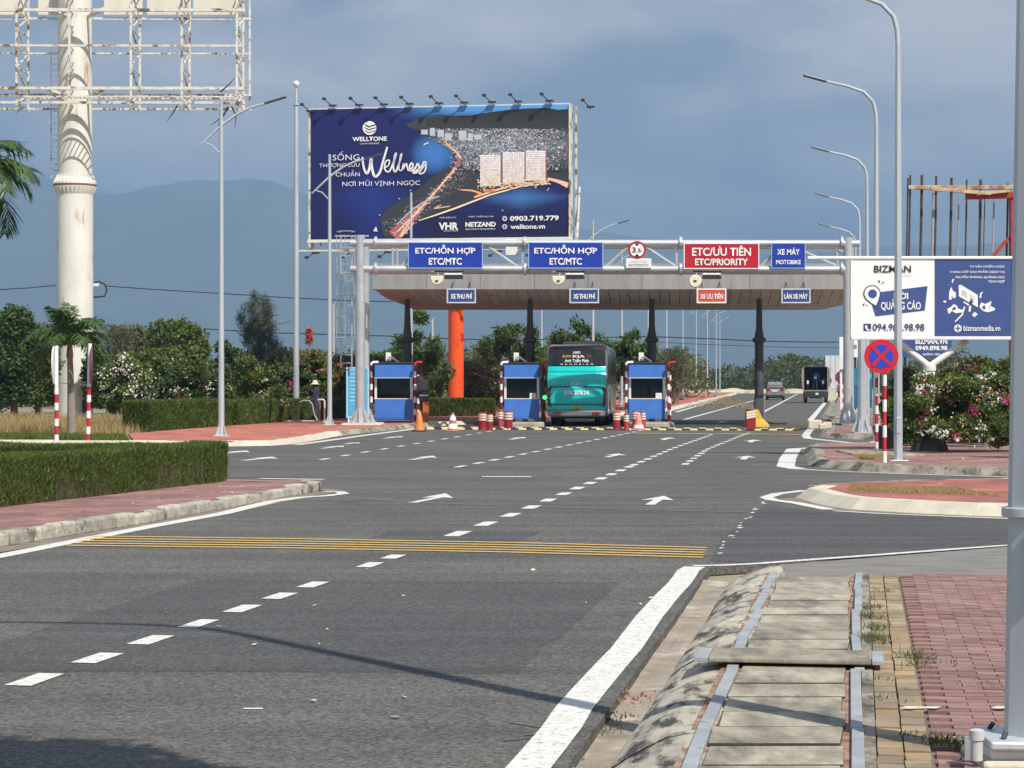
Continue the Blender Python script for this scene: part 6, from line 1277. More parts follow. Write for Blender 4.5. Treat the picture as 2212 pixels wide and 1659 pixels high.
hedge('clipped dark hedge behind the left pavement, nearest block', [(-13.4, 77.8), (-11.4, 84.5)], 1.1, 1.0, .1, 24000, .22, .03)
hedge('clipped dark hedge block behind the first street lamp', [(-11.3, 85.5), (-10.3, 91.0)], 1.1, .95, .1, 14000, .22, .03)
hedge('clipped dark hedge behind the gardener', [(-10.2, 92), (-8.6, 99), (-7.7, 103)], 1.0, .95, .1, 14000, .22, .03)
hedge('low straight dark hedge beyond the closed lane', [(XX(920, 106), 106), (XX(1062, 106), 107)], .9, .82, .15, 9000, .2, .035)

def limbs(t, base, top, r, k, rng, spread, mt=BARK, name='trunk'):
    b = MB(); base, top = Vector(base), Vector(top); mid = base.lerp(top, .5) + Vector((rng.normal() * .12, rng.normal() * .12, 0)); b.path([base, mid, top], [r, r * .75, r * .4], 8)
    for i in range(k):
        s = base.lerp(top, .35 + .6 * rng.random()); e = s + Vector((rng.normal() * spread, rng.normal() * spread * .6, abs(rng.normal()) * spread * .6 + .3)); m = s.lerp(e, .5) + Vector((0, 0, .15)); b.path([s, m, e], [r * .4, r * .28, r * .1], 5)
    return b.build(name, mt, t, True, ang=80)
def tree(name, label, px, d, wpx, ytop, ybot, n, mt, L, W, seed, blobs=16, group=None, cat='tree', z0=0.0, droop=.1, shape=None, trunk=True, fl=None, deep=.8, trunk_m=BARK, rs=(.26, .46)):
    rng = np.random.default_rng(seed); s = d / FPX; t = thing(name, label, cat, (XX(px, d), d, z0), 0, group); zt, zb = ZZ(ytop, d) - z0, ZZ(ybot, d) - z0; w = wpx * s / 2
    c = (0, 0, (zt + zb) / 2); rad = (w, w * deep, (zt - zb) / 2)
    bl_ = shape(w, zb, zt, rng) if shape else sub_blobs(rng, c, rad, blobs, rs)
    if trunk and shape is not dome: limbs(t, (rng.normal() * .1, 0, -.1), (0, 0, zb + (zt - zb) * .62), max(.07, .035 * (zt)), 7, rng, w * .45, trunk_m)
    pts = blob_points(rng, bl_, n, .3 if shape else .5); pts = pts + rng.normal(size=pts.shape) * L * .35; quads_obj('crown', leaves(rng, pts, L, W, droop), mt, t)
    if fl:                                              # clusters of coloured bracts on the outside facing any way
        V, M_ = [], []; mats_ = []
        for (m_, k, per, size, up) in fl:
            pool = blob_points(rng, bl_, 6000, .93); nr = np.sqrt((pool[:, 0] / max(w, .1)) ** 2 + ((pool[:, 2] - zb) / max(zt - zb, .1)) ** 2) * .6 - pool[:, 1] / max(w * .5, .1)
            pool = pool[np.argsort(-nr)[:2600]]; cp = pool[rng.choice(len(pool), k)] + np.array([0, -.06, 0]); cp = cp[cp[:, 2] > zb + (zt - zb) * .04]
            for c_ in cp:
                mm = max(3, int(per * rng.uniform(.5, 1.4))); q = c_ + rng.normal(size=(mm, 3)) * size * rng.uniform(.7, 1.5); V.append(leaves(rng, q, size, size * .8)); M_ += [len(mats_)] * mm
            mats_.append(m_)
        quads_obj('flowers', np.concatenate(V), mats_, t, M_)['kind'] = 'stuff'
    return t
def dome(w, zb, zt, rng):                               # shrub heaped up from the ground
    out = []
    for i in range(60):
        a = rng.uniform(0, 6.28); k = rng.random() ** .5; h = (zt - zb) * (1 - .45 * k * k) * rng.uniform(.12, 1) ** .8; r = w * rng.uniform(.13, .30); out.append((w * k * .82 * math.cos(a), w * k * .5 * math.sin(a), zb + h * .86, r * 1.15, r, r * .7))
    return out
TG = 'trees beyond the left pavement'
tree('broadleaf_tree', 'dark green broadleaf tree at the left edge behind the dry grass', 30, 112, 190, 655, 900, 15000, LEAFA, .26, .15, 21, 22, TG)
tree('broadleaf_tree', 'broadleaf tree with pale tips just behind the left striped post', 85, 118, 150, 668, 890, 12000, LEAFB, .25, .14, 22, 18, TG)
tree('broadleaf_tree', 'smaller dark tree between the monopole and the white flowering shrub', 232, 116, 120, 745, 890, 8000, LEAFA, .25, .14, 23, 14, TG)
tree('broadleaf_tree', 'large round headed green tree left of the first street lamp', 390, 124, 182, 672, 860, 19000, LEAFB, .26, .15, 24, 26, TG)
tree('broadleaf_tree', 'green tree behind the first street lamp, lower than its round neighbour', 492, 128, 110, 735, 850, 8000, LEAFA, .26, .15, 25, 14, TG)
tree('broadleaf_tree', 'olive tree between the round tree and the monopole', 290, 130, 100, 700, 850, 7000, LEAFC, .26, .14, 26, 14, TG)
tree('broadleaf_tree', 'brownish scrub tree behind the mast with a ball top', 618, 135, 110, 748, 850, 8000, LEAFC, .26, .13, 27, 14, TG)
tree('broadleaf_tree', 'brownish scrub tree seen between the second lamp and the ladder', 728, 135, 110, 742, 860, 8000, LEAFC, .26, .13, 28, 14, TG)
tree('broadleaf_tree', 'low green tree behind the first toll booth', 818, 138, 100, 752, 860, 7000, LEAFB, .26, .14, 29, 12, TG)
tree('broadleaf_tree', 'low dark tree behind the small palm', 150, 130, 130, 720, 890, 9000, LEAFA, .26, .15, 30, 14, TG)
# bare brown shrub
def bare(px, d, wpx, ytop, label, seed, n=60):
    rng = np.random.default_rng(seed); t = thing('bare_shrub', label, 'shrub', (XX(px, d), d, 0)); b = MB(); h = ZZ(ytop, d); w = wpx * d / FPX / 2
    for i in range(n):
        e = Vector((rng.normal() * w * .6, rng.normal() * w * .3, h * rng.uniform(.6, 1.0))); s = Vector((rng.normal() * .2, rng.normal() * .1, 0)); m = s.lerp(e, .5) + Vector((rng.normal() * .25, 0, .2)); b.path([s, m, e], [.035, .022, .008], 4)
    b.build('twigs', TWIG, t); pts = np.stack([rng.normal(0, w * .5, 2600), rng.normal(0, w * .3, 2600), h * rng.uniform(.25, .92, 2600) ** .8], 1); quads_obj('sparse_leaves', leaves(rng, pts, .2, .08), LEAFC, t)
bare(252, 121, 110, 688, 'bare brown twiggy shrub to the right of the monopole', 31); bare(668, 128, 90, 748, 'bare brown shrub behind the gardener', 32)
# casuarina
def casu(px, d, label):
    rng = np.random.default_rng(41); s = d / FPX; t = thing('casuarina_tree', label, 'tree', (XX(px, d), d, 0)); x0 = XX(px, d)
    limbs(t, (0, 0, 0), (.1, 0, ZZ(650, d)), .16, 10, rng, 1.0)
    bl_ = []
    for (bx, by, rx, ry) in ((552, 645, 11, 15), (572, 655, 14, 14), (546, 668, 13, 18), (528, 668, 7, 8), (521, 690, 9, 20), (580, 675, 14, 14), (560, 690, 28, 24), (585, 705, 14, 16), (540, 712, 24, 20), (568, 728, 34, 22), (536, 735, 14, 16), (590, 745, 20, 18), (560, 760, 32, 24), (600, 770, 22, 22), (545, 790, 26, 26), (580, 800, 30, 24), (613, 785, 18, 16)):
        bl_.append((XX(bx, d) - x0, rng.normal() * .3, ZZ(by, d), rx * s * .8, rx * s * .6, ry * s * .72))
    pts = blob_points(rng, bl_, 9000, .1) + rng.normal(size=(9000, 3)) * np.array([.16, .1, .22]); quads_obj('crown', leaves(rng, pts, .42, .035, .9, None), LEAFD, t)
casu(560, 138, 'ragged grey green casuarina standing above the shrubs')
# flowering bougainvillea, left
BG = 'bougainvillea shrubs along the left hedge'
tree('bougainvillea', 'bougainvillea covered with white flowers beside the left hedge end', 276, 82, 125, 735, 905, 14000, LEAFB, .14, .08, 51, group=BG, cat='shrub', shape=dome, fl=((FWH, 34, 26, .10, 0), (FPE, 3, 10, .08, 0)))
tree('bougainvillea', 'dark bougainvillea with white sprays behind the nearest hedge block', 385, 86, 150, 760, 900, 15000, LEAFA, .14, .08, 52, group=BG, cat='shrub', shape=dome, fl=((FWH, 18, 24, .10, 0), (FRD, 6, 14, .08, 0)))
tree('bougainvillea', 'tall bougainvillea with sparse red and white flowers left of the first lamp', 352, 90, 130, 715, 860, 11000, LEAFB, .14, .08, 53, group=BG, cat='shrub', shape=dome, fl=((FRD, 7, 18, .09, 0), (FWH, 10, 16, .09, 0)))
tree('bougainvillea', 'bougainvillea with peach flowers just right of the first lamp', 545, 92, 150, 758, 905, 14000, LEAFB, .14, .08, 54, group=BG, cat='shrub', shape=dome, fl=((FPE, 16, 18, .09, 0), (FOR, 10, 14, .08, 0), (FWH, 7, 14, .09, 0)))
tree('bougainvillea', 'bougainvillea with magenta and peach flowers behind the gardener', 640, 97, 110, 752, 905, 11000, LEAFA, .14, .08, 55, group=BG, cat='shrub', shape=dome, fl=((FPK, 6, 26, .10, 0), (FPE, 8, 14, .08, 0), (FOR, 8, 14, .08, 0)))
tree('bougainvillea', 'bougainvillea with coral orange flowers between the mast and the second lamp', 682, 100, 100, 742, 880, 11000, LEAFB, .14, .08, 56, group=BG, cat='shrub', shape=dome, fl=((FOR, 26, 20, .10, 0), (FPE, 6, 12, .08, 0)))
tree('bougainvillea', 'bougainvillea with coral flowers behind the sky blue notice board', 742, 102, 70, 760, 895, 7000, LEAFA, .14, .08, 57, group=BG, cat='shrub', shape=dome, fl=((FOR, 14, 18, .10, 0),))
tree('bougainvillea', 'green bougainvillea low behind the first lamp with a few red flowers', 462, 88, 100, 790, 910, 9000, LEAFA, .14, .08, 58, group=BG, cat='shrub', shape=dome, fl=((FRD, 5, 14, .08, 0), (FWH, 4, 12, .08, 0)))
t = tree('flame_shrub', 'single upright coral flower spike rising above the shrubs by the mast', 667, 101, 14, 706, 745, 250, FOR, .16, .1, 59, 4, None, 'shrub', trunk=False); one('stem', TWIG, t, path=([(0, 0, 0), (.1, 0, 2), (0, 0, ZZ(720, 101))], [.05, .03, .015], 5))
# flowering bougainvillea, right
BR = 'bougainvillea shrubs under the BIZMAN board'
tree('bougainvillea', 'big bougainvillea full of white flowers around the forked post', 2035, 53.3, 225, 786, 962, 34000, LEAFB, .09, .055, 61, group=BR, cat='shrub', shape=dome, fl=((FWH, 38, 34, .075, 0), (FPK, 5, 50, .065, 0), (FRD, 10, 16, .06, 0), (FPE, 12, 14, .055, 0)), z0=.1)
tree('bougainvillea', 'bougainvillea with magenta flowers at the right edge behind the near pole', 2160, 53.6, 200, 746, 968, 30000, LEAFB, .09, .055, 62, group=BR, cat='shrub', shape=dome, fl=((FWH, 32, 30, .075, 0), (FPK, 10, 44, .065, 0), (FPE, 16, 16, .06, 0)), z0=.1)
tree('bougainvillea', 'leafy bougainvillea with few flowers behind the no stopping signs', 1962, 56, 120, 778, 935, 16000, LEAFC, .09, .055, 63, group=BR, cat='shrub', shape=dome, fl=((FOR, 8, 10, .05, 0), (FWH, 8, 12, .055, 0)), z0=.1)
tree('bougainvillea', 'tall bougainvillea with peach flowers behind the forked post', 2100, 57.5, 190, 752, 930, 18000, LEAFC, .10, .06, 64, group=BR, cat='shrub', shape=dome, fl=((FPE, 16, 12, .055, 0), (FRD, 8, 12, .05, 0)), z0=.1)
tree('bougainvillea', 'bougainvillea with a magenta crown at the top right behind the board', 2165, 59, 100, 738, 930, 11000, LEAFB, .10, .06, 65, group=BR, cat='shrub', shape=dome, fl=((FPK, 14, 30, .06, 0),), z0=.1)
tree('green_shrub', 'round yellow green shrub low at the right edge behind the near pole', 2188, 49.5, 110, 868, 975, 9000, leafmat('yellow green leaves', (.05, .085, .012), (.13, .17, .03), (.2, .22, .05), .3), .06, .03, 66, cat='shrub', shape=dome, z0=.13)
# trees behind the toll
CG = 'trees behind the toll plaza'
def airy(w, zb, zt, rng):
    out = []
    for i in range(24):
        a = rng.uniform(-1, 1); h = rng.random() ** .7; out.append((a * w * (.95 - .25 * h), rng.normal() * w * .35, zb + (zt - zb) * (h * (1 - .3 * abs(a))), w * rng.uniform(.10, .24), w * .2, w * rng.uniform(.035, .09)))
    return out
tree('pinnate_tree', 'dark feathery leaved tree behind the first dark column', 905, 117, 135, 682, 830, 3000, LEAFA, .46, .11, 71, group=CG, shape=airy); tree('pinnate_tree', 'dark feathery leaved tree behind the second dark column', 1105, 119, 150, 692, 800, 3000, LEAFA, .46, .11, 72, group=CG, shape=airy)
tree('pinnate_tree', 'feathery leaved tree behind the bus roof', 1255, 122, 140, 698, 800, 2800, LEAFA, .46, .11, 73, group=CG, shape=airy); tree('pinnate_tree', 'feathery leaved tree behind the third dark column', 1365, 128, 110, 718, 800, 2400, LEAFA, .46, .11, 74, group=CG, shape=airy)
tree('scrub_tree', 'olive scrub thicket right of the orange monopole', 1050, 136, 190, 756, 880, 12000, LEAFC, .24, .11, 75, group=CG); tree('scrub_tree', 'green scrub thicket left of the orange monopole', 930, 134, 140, 770, 880, 9000, LEAFB, .24, .12, 76, group=CG)
tree('scrub_tree', 'grey green thicket behind the middle booth and bus', 1200, 142, 200, 738, 870, 13000, LEAFC, .26, .11, 77, group=CG); tree('scrub_tree', 'green thicket behind the bus and third booth', 1340, 150, 190, 748, 860, 12000, LEAFB, .26, .12, 78, group=CG)
tree('scrub_tree', 'thin scrub right of the third booth', 1440, 170, 110, 765, 850, 8000, LEAFC, .26, .11, 79, group=CG); bare(1455, 160, 60, 745, 'pale leafless sapling right of the third booth', 33, 30)
for i, (px, yt) in enumerate(((868, 800), (1185, 735), (1462, 740))):
    pass
# far wood beyond the end of the road
rng = np.random.default_rng(5); bl_ = []
for i in range(230):
    px = rng.uniform(1380, 2300); d = rng.uniform(345, 420); top = 778 + 14 * math.sin(px * .021) + 9 * math.sin(px * .057 + 2) + rng.normal() * 6; h = ZZ(top, d); r = rng.uniform(2.2, 4.2); bl_.append((XX(px, d), d, h - r * .55 * rng.uniform(1, 3), r * 1.2, r, r * .75))
wood = quads_obj('far_wood', leaves(rng, blob_points(rng, bl_, 42000, .6), .75, .42, .1), LEAFF); tag(wood, 'far dark green wood closing the view beyond the road end', 'wood', kind='stuff')
bl_ = []
for i in range(260):
    px = rng.uniform(-200, 1500); d = rng.uniform(150, 230) if px < 900 else rng.uniform(190, 300); top = 770 + 12 * math.sin(px * .017) + 8 * math.sin(px * .06) + rng.normal() * 6; h = ZZ(top, d); r = rng.uniform(1.4, 2.8); bl_.append((XX(px, d), d, h - r * .55 * rng.uniform(1, 2.6), r * 1.3, r, r * .8))
wood2 = quads_obj('scrub_wood', leaves(rng, blob_points(rng, bl_, 46000, .6), .5, .26, .1), LEAFC); tag(wood2, 'low scrub wood behind the roadside trees', 'wood', kind='stuff')
# sandy bank at the end of the road
SAND = mat('pale sand', (.62, .54, .40), (.45, .37, .25), .5, .95, stain=(.30, .22, .12), sscale=.3, slo=.5, shi=.6, world_co=True)
b = MB(); n = 60; rows = []
for j, (dy, hz) in enumerate(((0, 0), (1.5, .55), (3, .85), (6, .8), (12, .2))):
    row = []
    for i in range(n + 1):
        px = 1480 + 400 * i / n; d = 322 + dy; row.append((XX(px, d), d, hz * (.75 + .5 * mnoise.noise(Vector((px * .03, dy, 1)))) - .02 * (j == 0) + (.0 if j else -.1)))
    rows.append(row)
for r0, r1 in zip(rows, rows[1:]):
    for i in range(n): b.add([r0[i], r0[i+1], r1[i+1], r1[i]], [(0, 1, 2, 3)])
sb = b.build('sand_bank', SAND, None, True, ang=80); struct(sb)
# grass
def grass(name, label, region, n, L, W, mt, z=0.0, jit=.5, par=None):
    """blades over a photo-plane ground region ((x0,d0),(x1,d1)...) convex quad."""
    q = np.array(region, float); u, v = RN.random(n)[:, None], RN.random(n)[:, None]; xy = (q[0]*(1-u) + q[1]*u)*(1-v) + (q[3]*(1-u) + q[2]*u)*v
    nz = np.array([mnoise.noise(Vector((float(x)*.35, float(y)*.35, 2))) for x, y in xy]); keep = nz > -.25 + RN.normal(0, .15, n); xy = xy[keep]; m = len(xy)
    a = unit(np.array([0, 0, 1.0]) + RN.normal(size=(m, 3)) * jit * .6); l = L * RN.uniform(.5, 1.3, (m, 1)); bb = unit(np.cross(a, RN.normal(size=(m, 3)))); w = W * RN.uniform(.6, 1.4, (m, 1)); p0 = np.concatenate([xy, np.full((m, 1), z)], 1); tip = p0 + a * l + np.array([1, 0, -.3]) * l * RN.normal(0, .25, (m, 1))
    return quads_obj(name, np.stack([p0 - bb*w*.5, p0 + bb*w*.5, tip + bb*w*.1, tip - bb*w*.1], 1), mt, par)
tag(grass('dry_grass', '', [(-34, 72.2), (-12.6, 71.8), (-14.6, 100), (-38, 112)], 30000, .46, .03, DRY, -.08), 'tall straw coloured grass behind the left kerb', 'grass', kind='stuff')
tag(grass('green_grass', '', [(-32, 66.2), (-11.2, 63.7), (-12.8, 71.5), (-33, 72)], 30000, .10, .03, GRN, .12), 'strip of short green grass along the left kerb', 'grass', kind='stuff')
struct(MB().prism([(-34, 65.9), (-15.2, 63.75), (-11.05, 63.35), (-12.7, 72), (-34, 73)], -.08, .12).build('verge', mat('grassy soil', (.10, .13, .03), (.2, .16, .08), 1.5, .95, world_co=True)))
tag(grass('green_grass', '', [(-7, 108), (9, 132), (2, 150), (-14, 130)], 9000, .45, .05, leafmat('olive grass', (.08, .09, .025), (.16, .15, .05), (.28, .22, .1), .3), -.05), 'olive grass behind the low hedge beyond the toll', 'grass', kind='stuff')
tag(grass('dry_grass', '', [(17, 150), (30, 310), (24, 318), (8, 150)], 7000, .22, .06, DRY, -.05), 'rough grass along the far red median', 'grass', kind='stuff')
tag(grass('dry_grass', '', [(5.35, 34.6), (7.4, 33.0), (7.2, 35.2), (5.6, 36.1)], 9000, .035, .01, DRY, .150), 'dry moss and grass on the tip of the red island', 'grass', kind='stuff')
tag(grass('dry_grass', '', [(7.75, 48.3), (8.5, 48.2), (8.75, 50.6), (7.9, 50.6)], 2500, .06, .012, DRY, .150), 'patch of dry grass beside the second striped post foot', 'grass', kind='stuff')
# weeds between drain and blocks
V = []; 
for (a, d, n_, h) in ((1.99, 17.2, 30, .07), (2.0, 16.5, 90, .09), (1.99, 15.9, 120, .10), (2.02, 15.2, 100, .09), (2.0, 14.6, 150, .10), (2.03, 14.4, 90, .08), (2.26, 13.6, 80, .12), (2.25, 13.2, 50, .08), (2.42, 13.4, 40, .05), (2.6, 12.4, 30, .05), (2.35, 10.4, 160, .07), (2.22, 10.5, 90, .06), (2.45, 10.3, 110, .06), (2.05, 11.8, 60, .06), (2.02, 12.6, 40, .05), (.42, 12.6, 60, .08), (.50, 12.2, 80, .05), (1.95, 18.3, 40, .06), (2.1, 17.9, 50, .05)):
    x, y = D(a, d); m = n_; p0 = np.stack([x + RN.normal(0, .05, m), y + RN.normal(0, .09, m), np.full(m, .165 if a > 1 else -.06)], 1); aa = unit(np.array([0, 0, .8]) + RN.normal(size=(m, 3)) * .6); l = h * .55 * RN.uniform(.4, 1.2, (m, 1)); bb = unit(np.cross(aa, RN.normal(size=(m, 3)))) * .004
    V.append(np.stack([p0 - bb, p0 + bb, p0 + aa*l + bb*.3, p0 + aa*l - bb*.3], 1))
tag(quads_obj('weeds', np.concatenate(V), [leafmat('weeds', (.06, .09, .02), (.14, .15, .05), (.30, .22, .1), .3)]), 'small weeds growing between the drain and the paving blocks', 'weeds', kind='stuff')
V, M_ = [], []
for (a, d, n_, mi) in ((.60, 13.3, 16, 0), (.63, 13.1, 12, 1), (.48, 13.1, 22, 2), (.60, 12.5, 8, 1), (.53, 12.5, 12, 2), (.42, 13.4, 14, 2), (.40, 12.9, 8, 0), (.5, 16, 10, 2), (.48, 10.9, 9, 2)):
    x, y = D(a, d); q = np.stack([x + RN.normal(0, .07, n_), y + RN.normal(0, .06, n_), np.full(n_, -.035) + RN.random(n_) * .03], 1); V.append(leaves(RN, q, .026, .018)); M_ += [mi] * n_
tag(quads_obj('fallen_petals', np.concatenate(V), [FOR, FPK, DRY], None, M_), 'fallen petals and dead leaves in the gutter', 'litter', kind='stuff')
# bits of litter and dead leaves on the pavements
V = []
for (q, n_, z) in (([(-7.8, 18), (-6.0, 24), (-3.9, 36), (-5.0, 37.5)], 90, .152), ([(9, 44), (12, 43.4), (12, 52), (8.6, 52)], 60, .152), ([(6.2, 34), (11, 31), (11, 38), (6.6, 37)], 30, .152), ([(-3, 12), (2, 12), (2, 22), (-3, 22)], 22, .004), ([(-10, 66), (-7, 66), (-6.5, 84), (-10, 84)], 30, .154)):
    q = np.array(q, float); u, v = RN.random(n_)[:, None], RN.random(n_)[:, None]; xy = (q[0]*(1-u) + q[1]*u)*(1-v) + (q[3]*(1-u) + q[2]*u)*v; s_ = RN.uniform(.012, .04, (n_, 1)); a = RN.uniform(0, 6.28, n_); e1_ = np.stack([np.cos(a), np.sin(a), RN.uniform(-.1, .3, n_)], 1) * s_; e2_ = np.stack([-np.sin(a), np.cos(a), RN.uniform(-.1, .3, n_)], 1) * s_ * .7; c_ = np.concatenate([xy, np.full((n_, 1), z + .012)], 1); V.append(np.stack([c_ - e1_, c_ - e2_, c_ + e1_, c_ + e2_], 1))
tag(quads_obj('litter', np.concatenate(V), [leafmat('litter bits', (.5, .42, .3), (.75, .72, .65), None, .1)]), 'scattered dead leaves and bits of litter on the pavements', 'litter', kind='stuff')
# palms
def palm(label, loc, trunk_h, nf, fl_, seed, tr=.10, group=None, tilt=0.0, upb=.55):
    rng = np.random.default_rng(seed); t = thing('palm_tree', label, 'palm tree', loc, 0, group)
    one('trunk', mat('palm trunk', (.30, .25, .20), (.20, .16, .13), 5, .9, bump=.6, bscale=14, stretch=(1, 1, 4)), t, True, path=([(0, 0, -.05), (-.03, 0, trunk_h * .4), (-.06 - tilt, 0, trunk_h * .8), (-.08 - tilt, 0, trunk_h)], [tr * 1.25, tr, tr * .8, tr * .7], 12))
    one('crownshaft', mat('palm crownshaft', (.34, .19, .07), (.22, .14, .05), 4, .6), t, True, path=([(-.08 - tilt, 0, trunk_h - .1), (-.08 - tilt, 0, trunk_h + .35)], [tr * .95, tr * .6], 10))
    top = Vector((-.08 - tilt, 0, trunk_h + .3)); rb = MB(); V = []
    for i in range(nf):
        az = 2.4 * i + rng.normal() * .2; el = upb + .75 * rng.random() - (.55 if i % 3 == 0 else 0); L = fl_ * rng.uniform(.8, 1.1); h = Vector((math.cos(az), math.sin(az), 0)); pts = []; p = top.copy(); e = el + .25
        for k in range(13): pts.append(p.copy()); p = p + (h * math.cos(e) + Vector((0, 0, math.sin(e)))) * L / 12; e -= (.10 + .085 * (1.3 - el)) * (.6 + k * .09)
        rb.path(pts, [.028 - .0019 * k for k in range(13)], 5); sd = Vector((-h.y, h.x, 0))
        for k in range(2, 13):
            a, c = pts[k-1], pts[k]; tg = (c - a).normalized()
            for f in (0, .33, .66):
                q = a.lerp(c, f); ll = fl_ * .32 * math.sin(math.pi * min(.97, (k + f) / 13.2)) ** .6
                for s_ in (-1, 1):
                    dr = (sd * s_ * .8 + tg * .75 + Vector((0, 0, -.32 + .25 * rng.normal()))).normalized(); w = tg.cross(dr).normalized().cross(dr).normalized() * .030; m = q + dr * ll * .5 + Vector((0, 0, .02)); e_ = q + dr * ll + Vector((0, 0, -.10 * ll))
                    V.append([q - w*.5, q + w*.5, m + w, m - w]); V.append([m - w, m + w, e_ + w*.15, e_ - w*.15])
    rb.build('frond_rib', LEAFP, t, True, ang=80); quads_obj('leaflets', np.array([[tuple(p) for p in q] for q in V]), LEAFP, t); return t
palm('young palm with a bare trunk in front of the white monopole', (XX(156, 71.5), 71.5, .0), 2.75, 17, 1.75, 81, .13)
palm('tall palm at the left edge of the picture, only its fronds visible', (XX(-75, 60), 60, .0), 7.0, 19, 2.7, 82, .17, upb=.35)
# planter pot
t = thing('planter_pot', 'dark grey planter pot behind the striped sign posts', 'planter', (XX(1915, 56), 56, .148)); one('pot', mat('dark pot', (.07, .07, .075), None, 4, .7), t, True, lathe=([(.22, 0), (.33, .45), (.36, .5), (.36, .58), (.3, .58), (.28, .5)], (0, 0, 0), 18))
# street tree beside the photographer whose shade falls on the near lane
rng = np.random.default_rng(9); st = thing('street_tree', 'street tree beside the camera, only its shade visible on the near lane', 'tree', (2.75, 4.3, .15)); limbs(st, (0, 0, 0), (-.6, .6, 6.5), .14, 8, rng, 1.3)
quads_obj('crown', leaves(rng, blob_points(rng, [(-2.0, 2.0, 6.6, .8, .6, .4), (-2.9, 2.1, 7.2, .7, .5, .4), (-1.7, 1.3, 7.2, .8, .6, .6), (-3.5, 2.2, 7.5, .6, .4, .3), (-1.0, 1.2, 7.0, .5, .4, .3)], 5200, .1), .22, .12), LEAFB, st)
# ================================================================ people
SKIN = mat('skin', (.42, .24, .16), (.36, .2, .13), 6, .6)
def person(label, loc, rotz, J, mats, hat=None, extra=None, scale=1.0):
    """one continuous skinned body. J: joints (x right, y forward, z up); mats: shirt, trousers, shoes, hair."""
    t = thing('person', label, 'person', loc, rotz)
    me = bpy.data.meshes.new('body'); names = [n for n in J if n != 'face']; idx = {n: i for i, n in enumerate(names)}
    E = [('pelvis', 'spine'), ('spine', 'chest'), ('chest', 'neck'), ('neck', 'head'), ('head', 'crown')]
    for s in 'lr': E += [('chest', s+'sho'), (s+'sho', s+'elb'), (s+'elb', s+'wri'), (s+'wri', s+'hand'), ('pelvis', s+'hip'), (s+'hip', s+'kne'), (s+'kne', s+'ank'), (s+'ank', s+'toe')]
    me.from_pydata([tuple(Vector(J[n])) for n in names], [(idx[a], idx[c]) for a, c in E], []); o = bpy.data.objects.new('body', me); COL.objects.link(o)
    rad = dict(pelvis=.145, spine=.135, chest=.155, neck=.055, head=.098, crown=.075, sho=.075, elb=.048, wri=.032, hand=.036, hip=.095, kne=.062, ank=.045, toe=.038)
    o.modifiers.new('skin', 'SKIN')
    if not me.skin_vertices: me.attributes.new if False else None
    bpy.context.view_layer.objects.active = o
    sv = me.skin_vertices[0].data if len(me.skin_vertices) else None
    if sv:
        for n in names:
            k = n if n in rad else n[1:]; r = rad[k]; sv[idx[n]].radius = (r * (1.15 if k in ('chest', 'pelvis') else 1), r * (.8 if k in ('chest', 'pelvis', 'spine') else 1)); sv[idx[n]].use_root = (n == 'pelvis')
    ss = o.modifiers.new('sub', 'SUBSURF'); ss.levels = 2; ss.render_levels = 2
    dg = bpy.context.evaluated_depsgraph_get(); m2 = bpy.data.meshes.new_from_object(o.evaluated_get(dg)); bpy.data.objects.remove(o)
    body = bpy.data.objects.new('body', m2); COL.objects.link(body); body.parent = t; m2.materials.clear()
    for m in mats: m2.materials.append(m)
    m2.materials.append(SKIN); sk = len(mats)
    seg = [(Vector(J[a]), Vector(J[c]), a, c) for a, c in E]
    for p in m2.polygons:
        c = p.center; best = min(seg, key=lambda s: (c - (s[0] + (s[1]-s[0]) * max(0, min(1, (c-s[0]).dot(s[1]-s[0]) / max(1e-6, (s[1]-s[0]).length_squared))))).length); e = best[3]
        mi = 0
        if e[1:] in ('kne', 'ank'): mi = 1
        elif e[1:] == 'hip': mi = 1 if c.z < J['pelvis'][2] + .05 else 0
        elif e[1:] == 'toe': mi = 2
        elif e[1:] == 'hand' or e in ('neck', 'head'): mi = sk
        elif e == 'crown': mi = 3
        if e == 'head' and (c - Vector(J['head'])).dot(Vector(J['face']) - Vector(J['head'])) < -.0: mi = 3
        p.material_index = mi; p.use_smooth = True
    for s in 'lr':                                   # fingers on each hand
        w, h = Vector(J[s+'wri']), Vector(J[s+'hand']); dr = (h - w).normalized(); sd = dr.cross(Vector((0, 1, .1))).normalized(); b = MB()
        for k in range(4): b.path([h + sd*(k-1.5)*.018, h + sd*(k-1.5)*.02 + dr*.05, h + sd*(k-1.5)*.02 + dr*.085 + Vector((0, .02, 0))], [.010, .009, .006], 6)
        b.path([w.lerp(h, .5) - sd*.02, w.lerp(h, .9) - sd*.05, h - sd*.05 + dr*.03], [.011, .010, .007], 6); b.build('fingers', SKIN, body, True)
    hd, fc = Vector(J['head']), Vector(J['face']); f = (fc - hd).normalized(); sdx = f.cross(Vector((0, 0, 1))).normalized()
    one('nose', SKIN, body, True, lathe=([(.004, -.02), (.016, 0), (.004, .03)], tuple(hd + f*.10 + Vector((0, 0, .02))), 6))
    for k in (-1, 1): one('eye', INK, body, True, lathe=([(.004, -.008), (.010, 0), (.004, .008)], tuple(hd + f*.092 + sdx*k*.032 + Vector((0, 0, .045))), 6)); one('ear', SKIN, body, True, lathe=([(.008, -.03), (.016, 0), (.008, .03)], tuple(hd + sdx*k*.098 + Vector((0, 0, .02))), 6))
    one('mouth', mat('lips', (.3, .1, .09), None, 3, .6), body, box=tuple(x for v in ((hd + f*.096)[0] - .02, (hd + f*.096)[0] + .02, (hd + f*.096)[1] - .004, (hd + f*.096)[1] + .004, (hd).z - .045, (hd).z - .035) for x in (v,)))
    return t, body
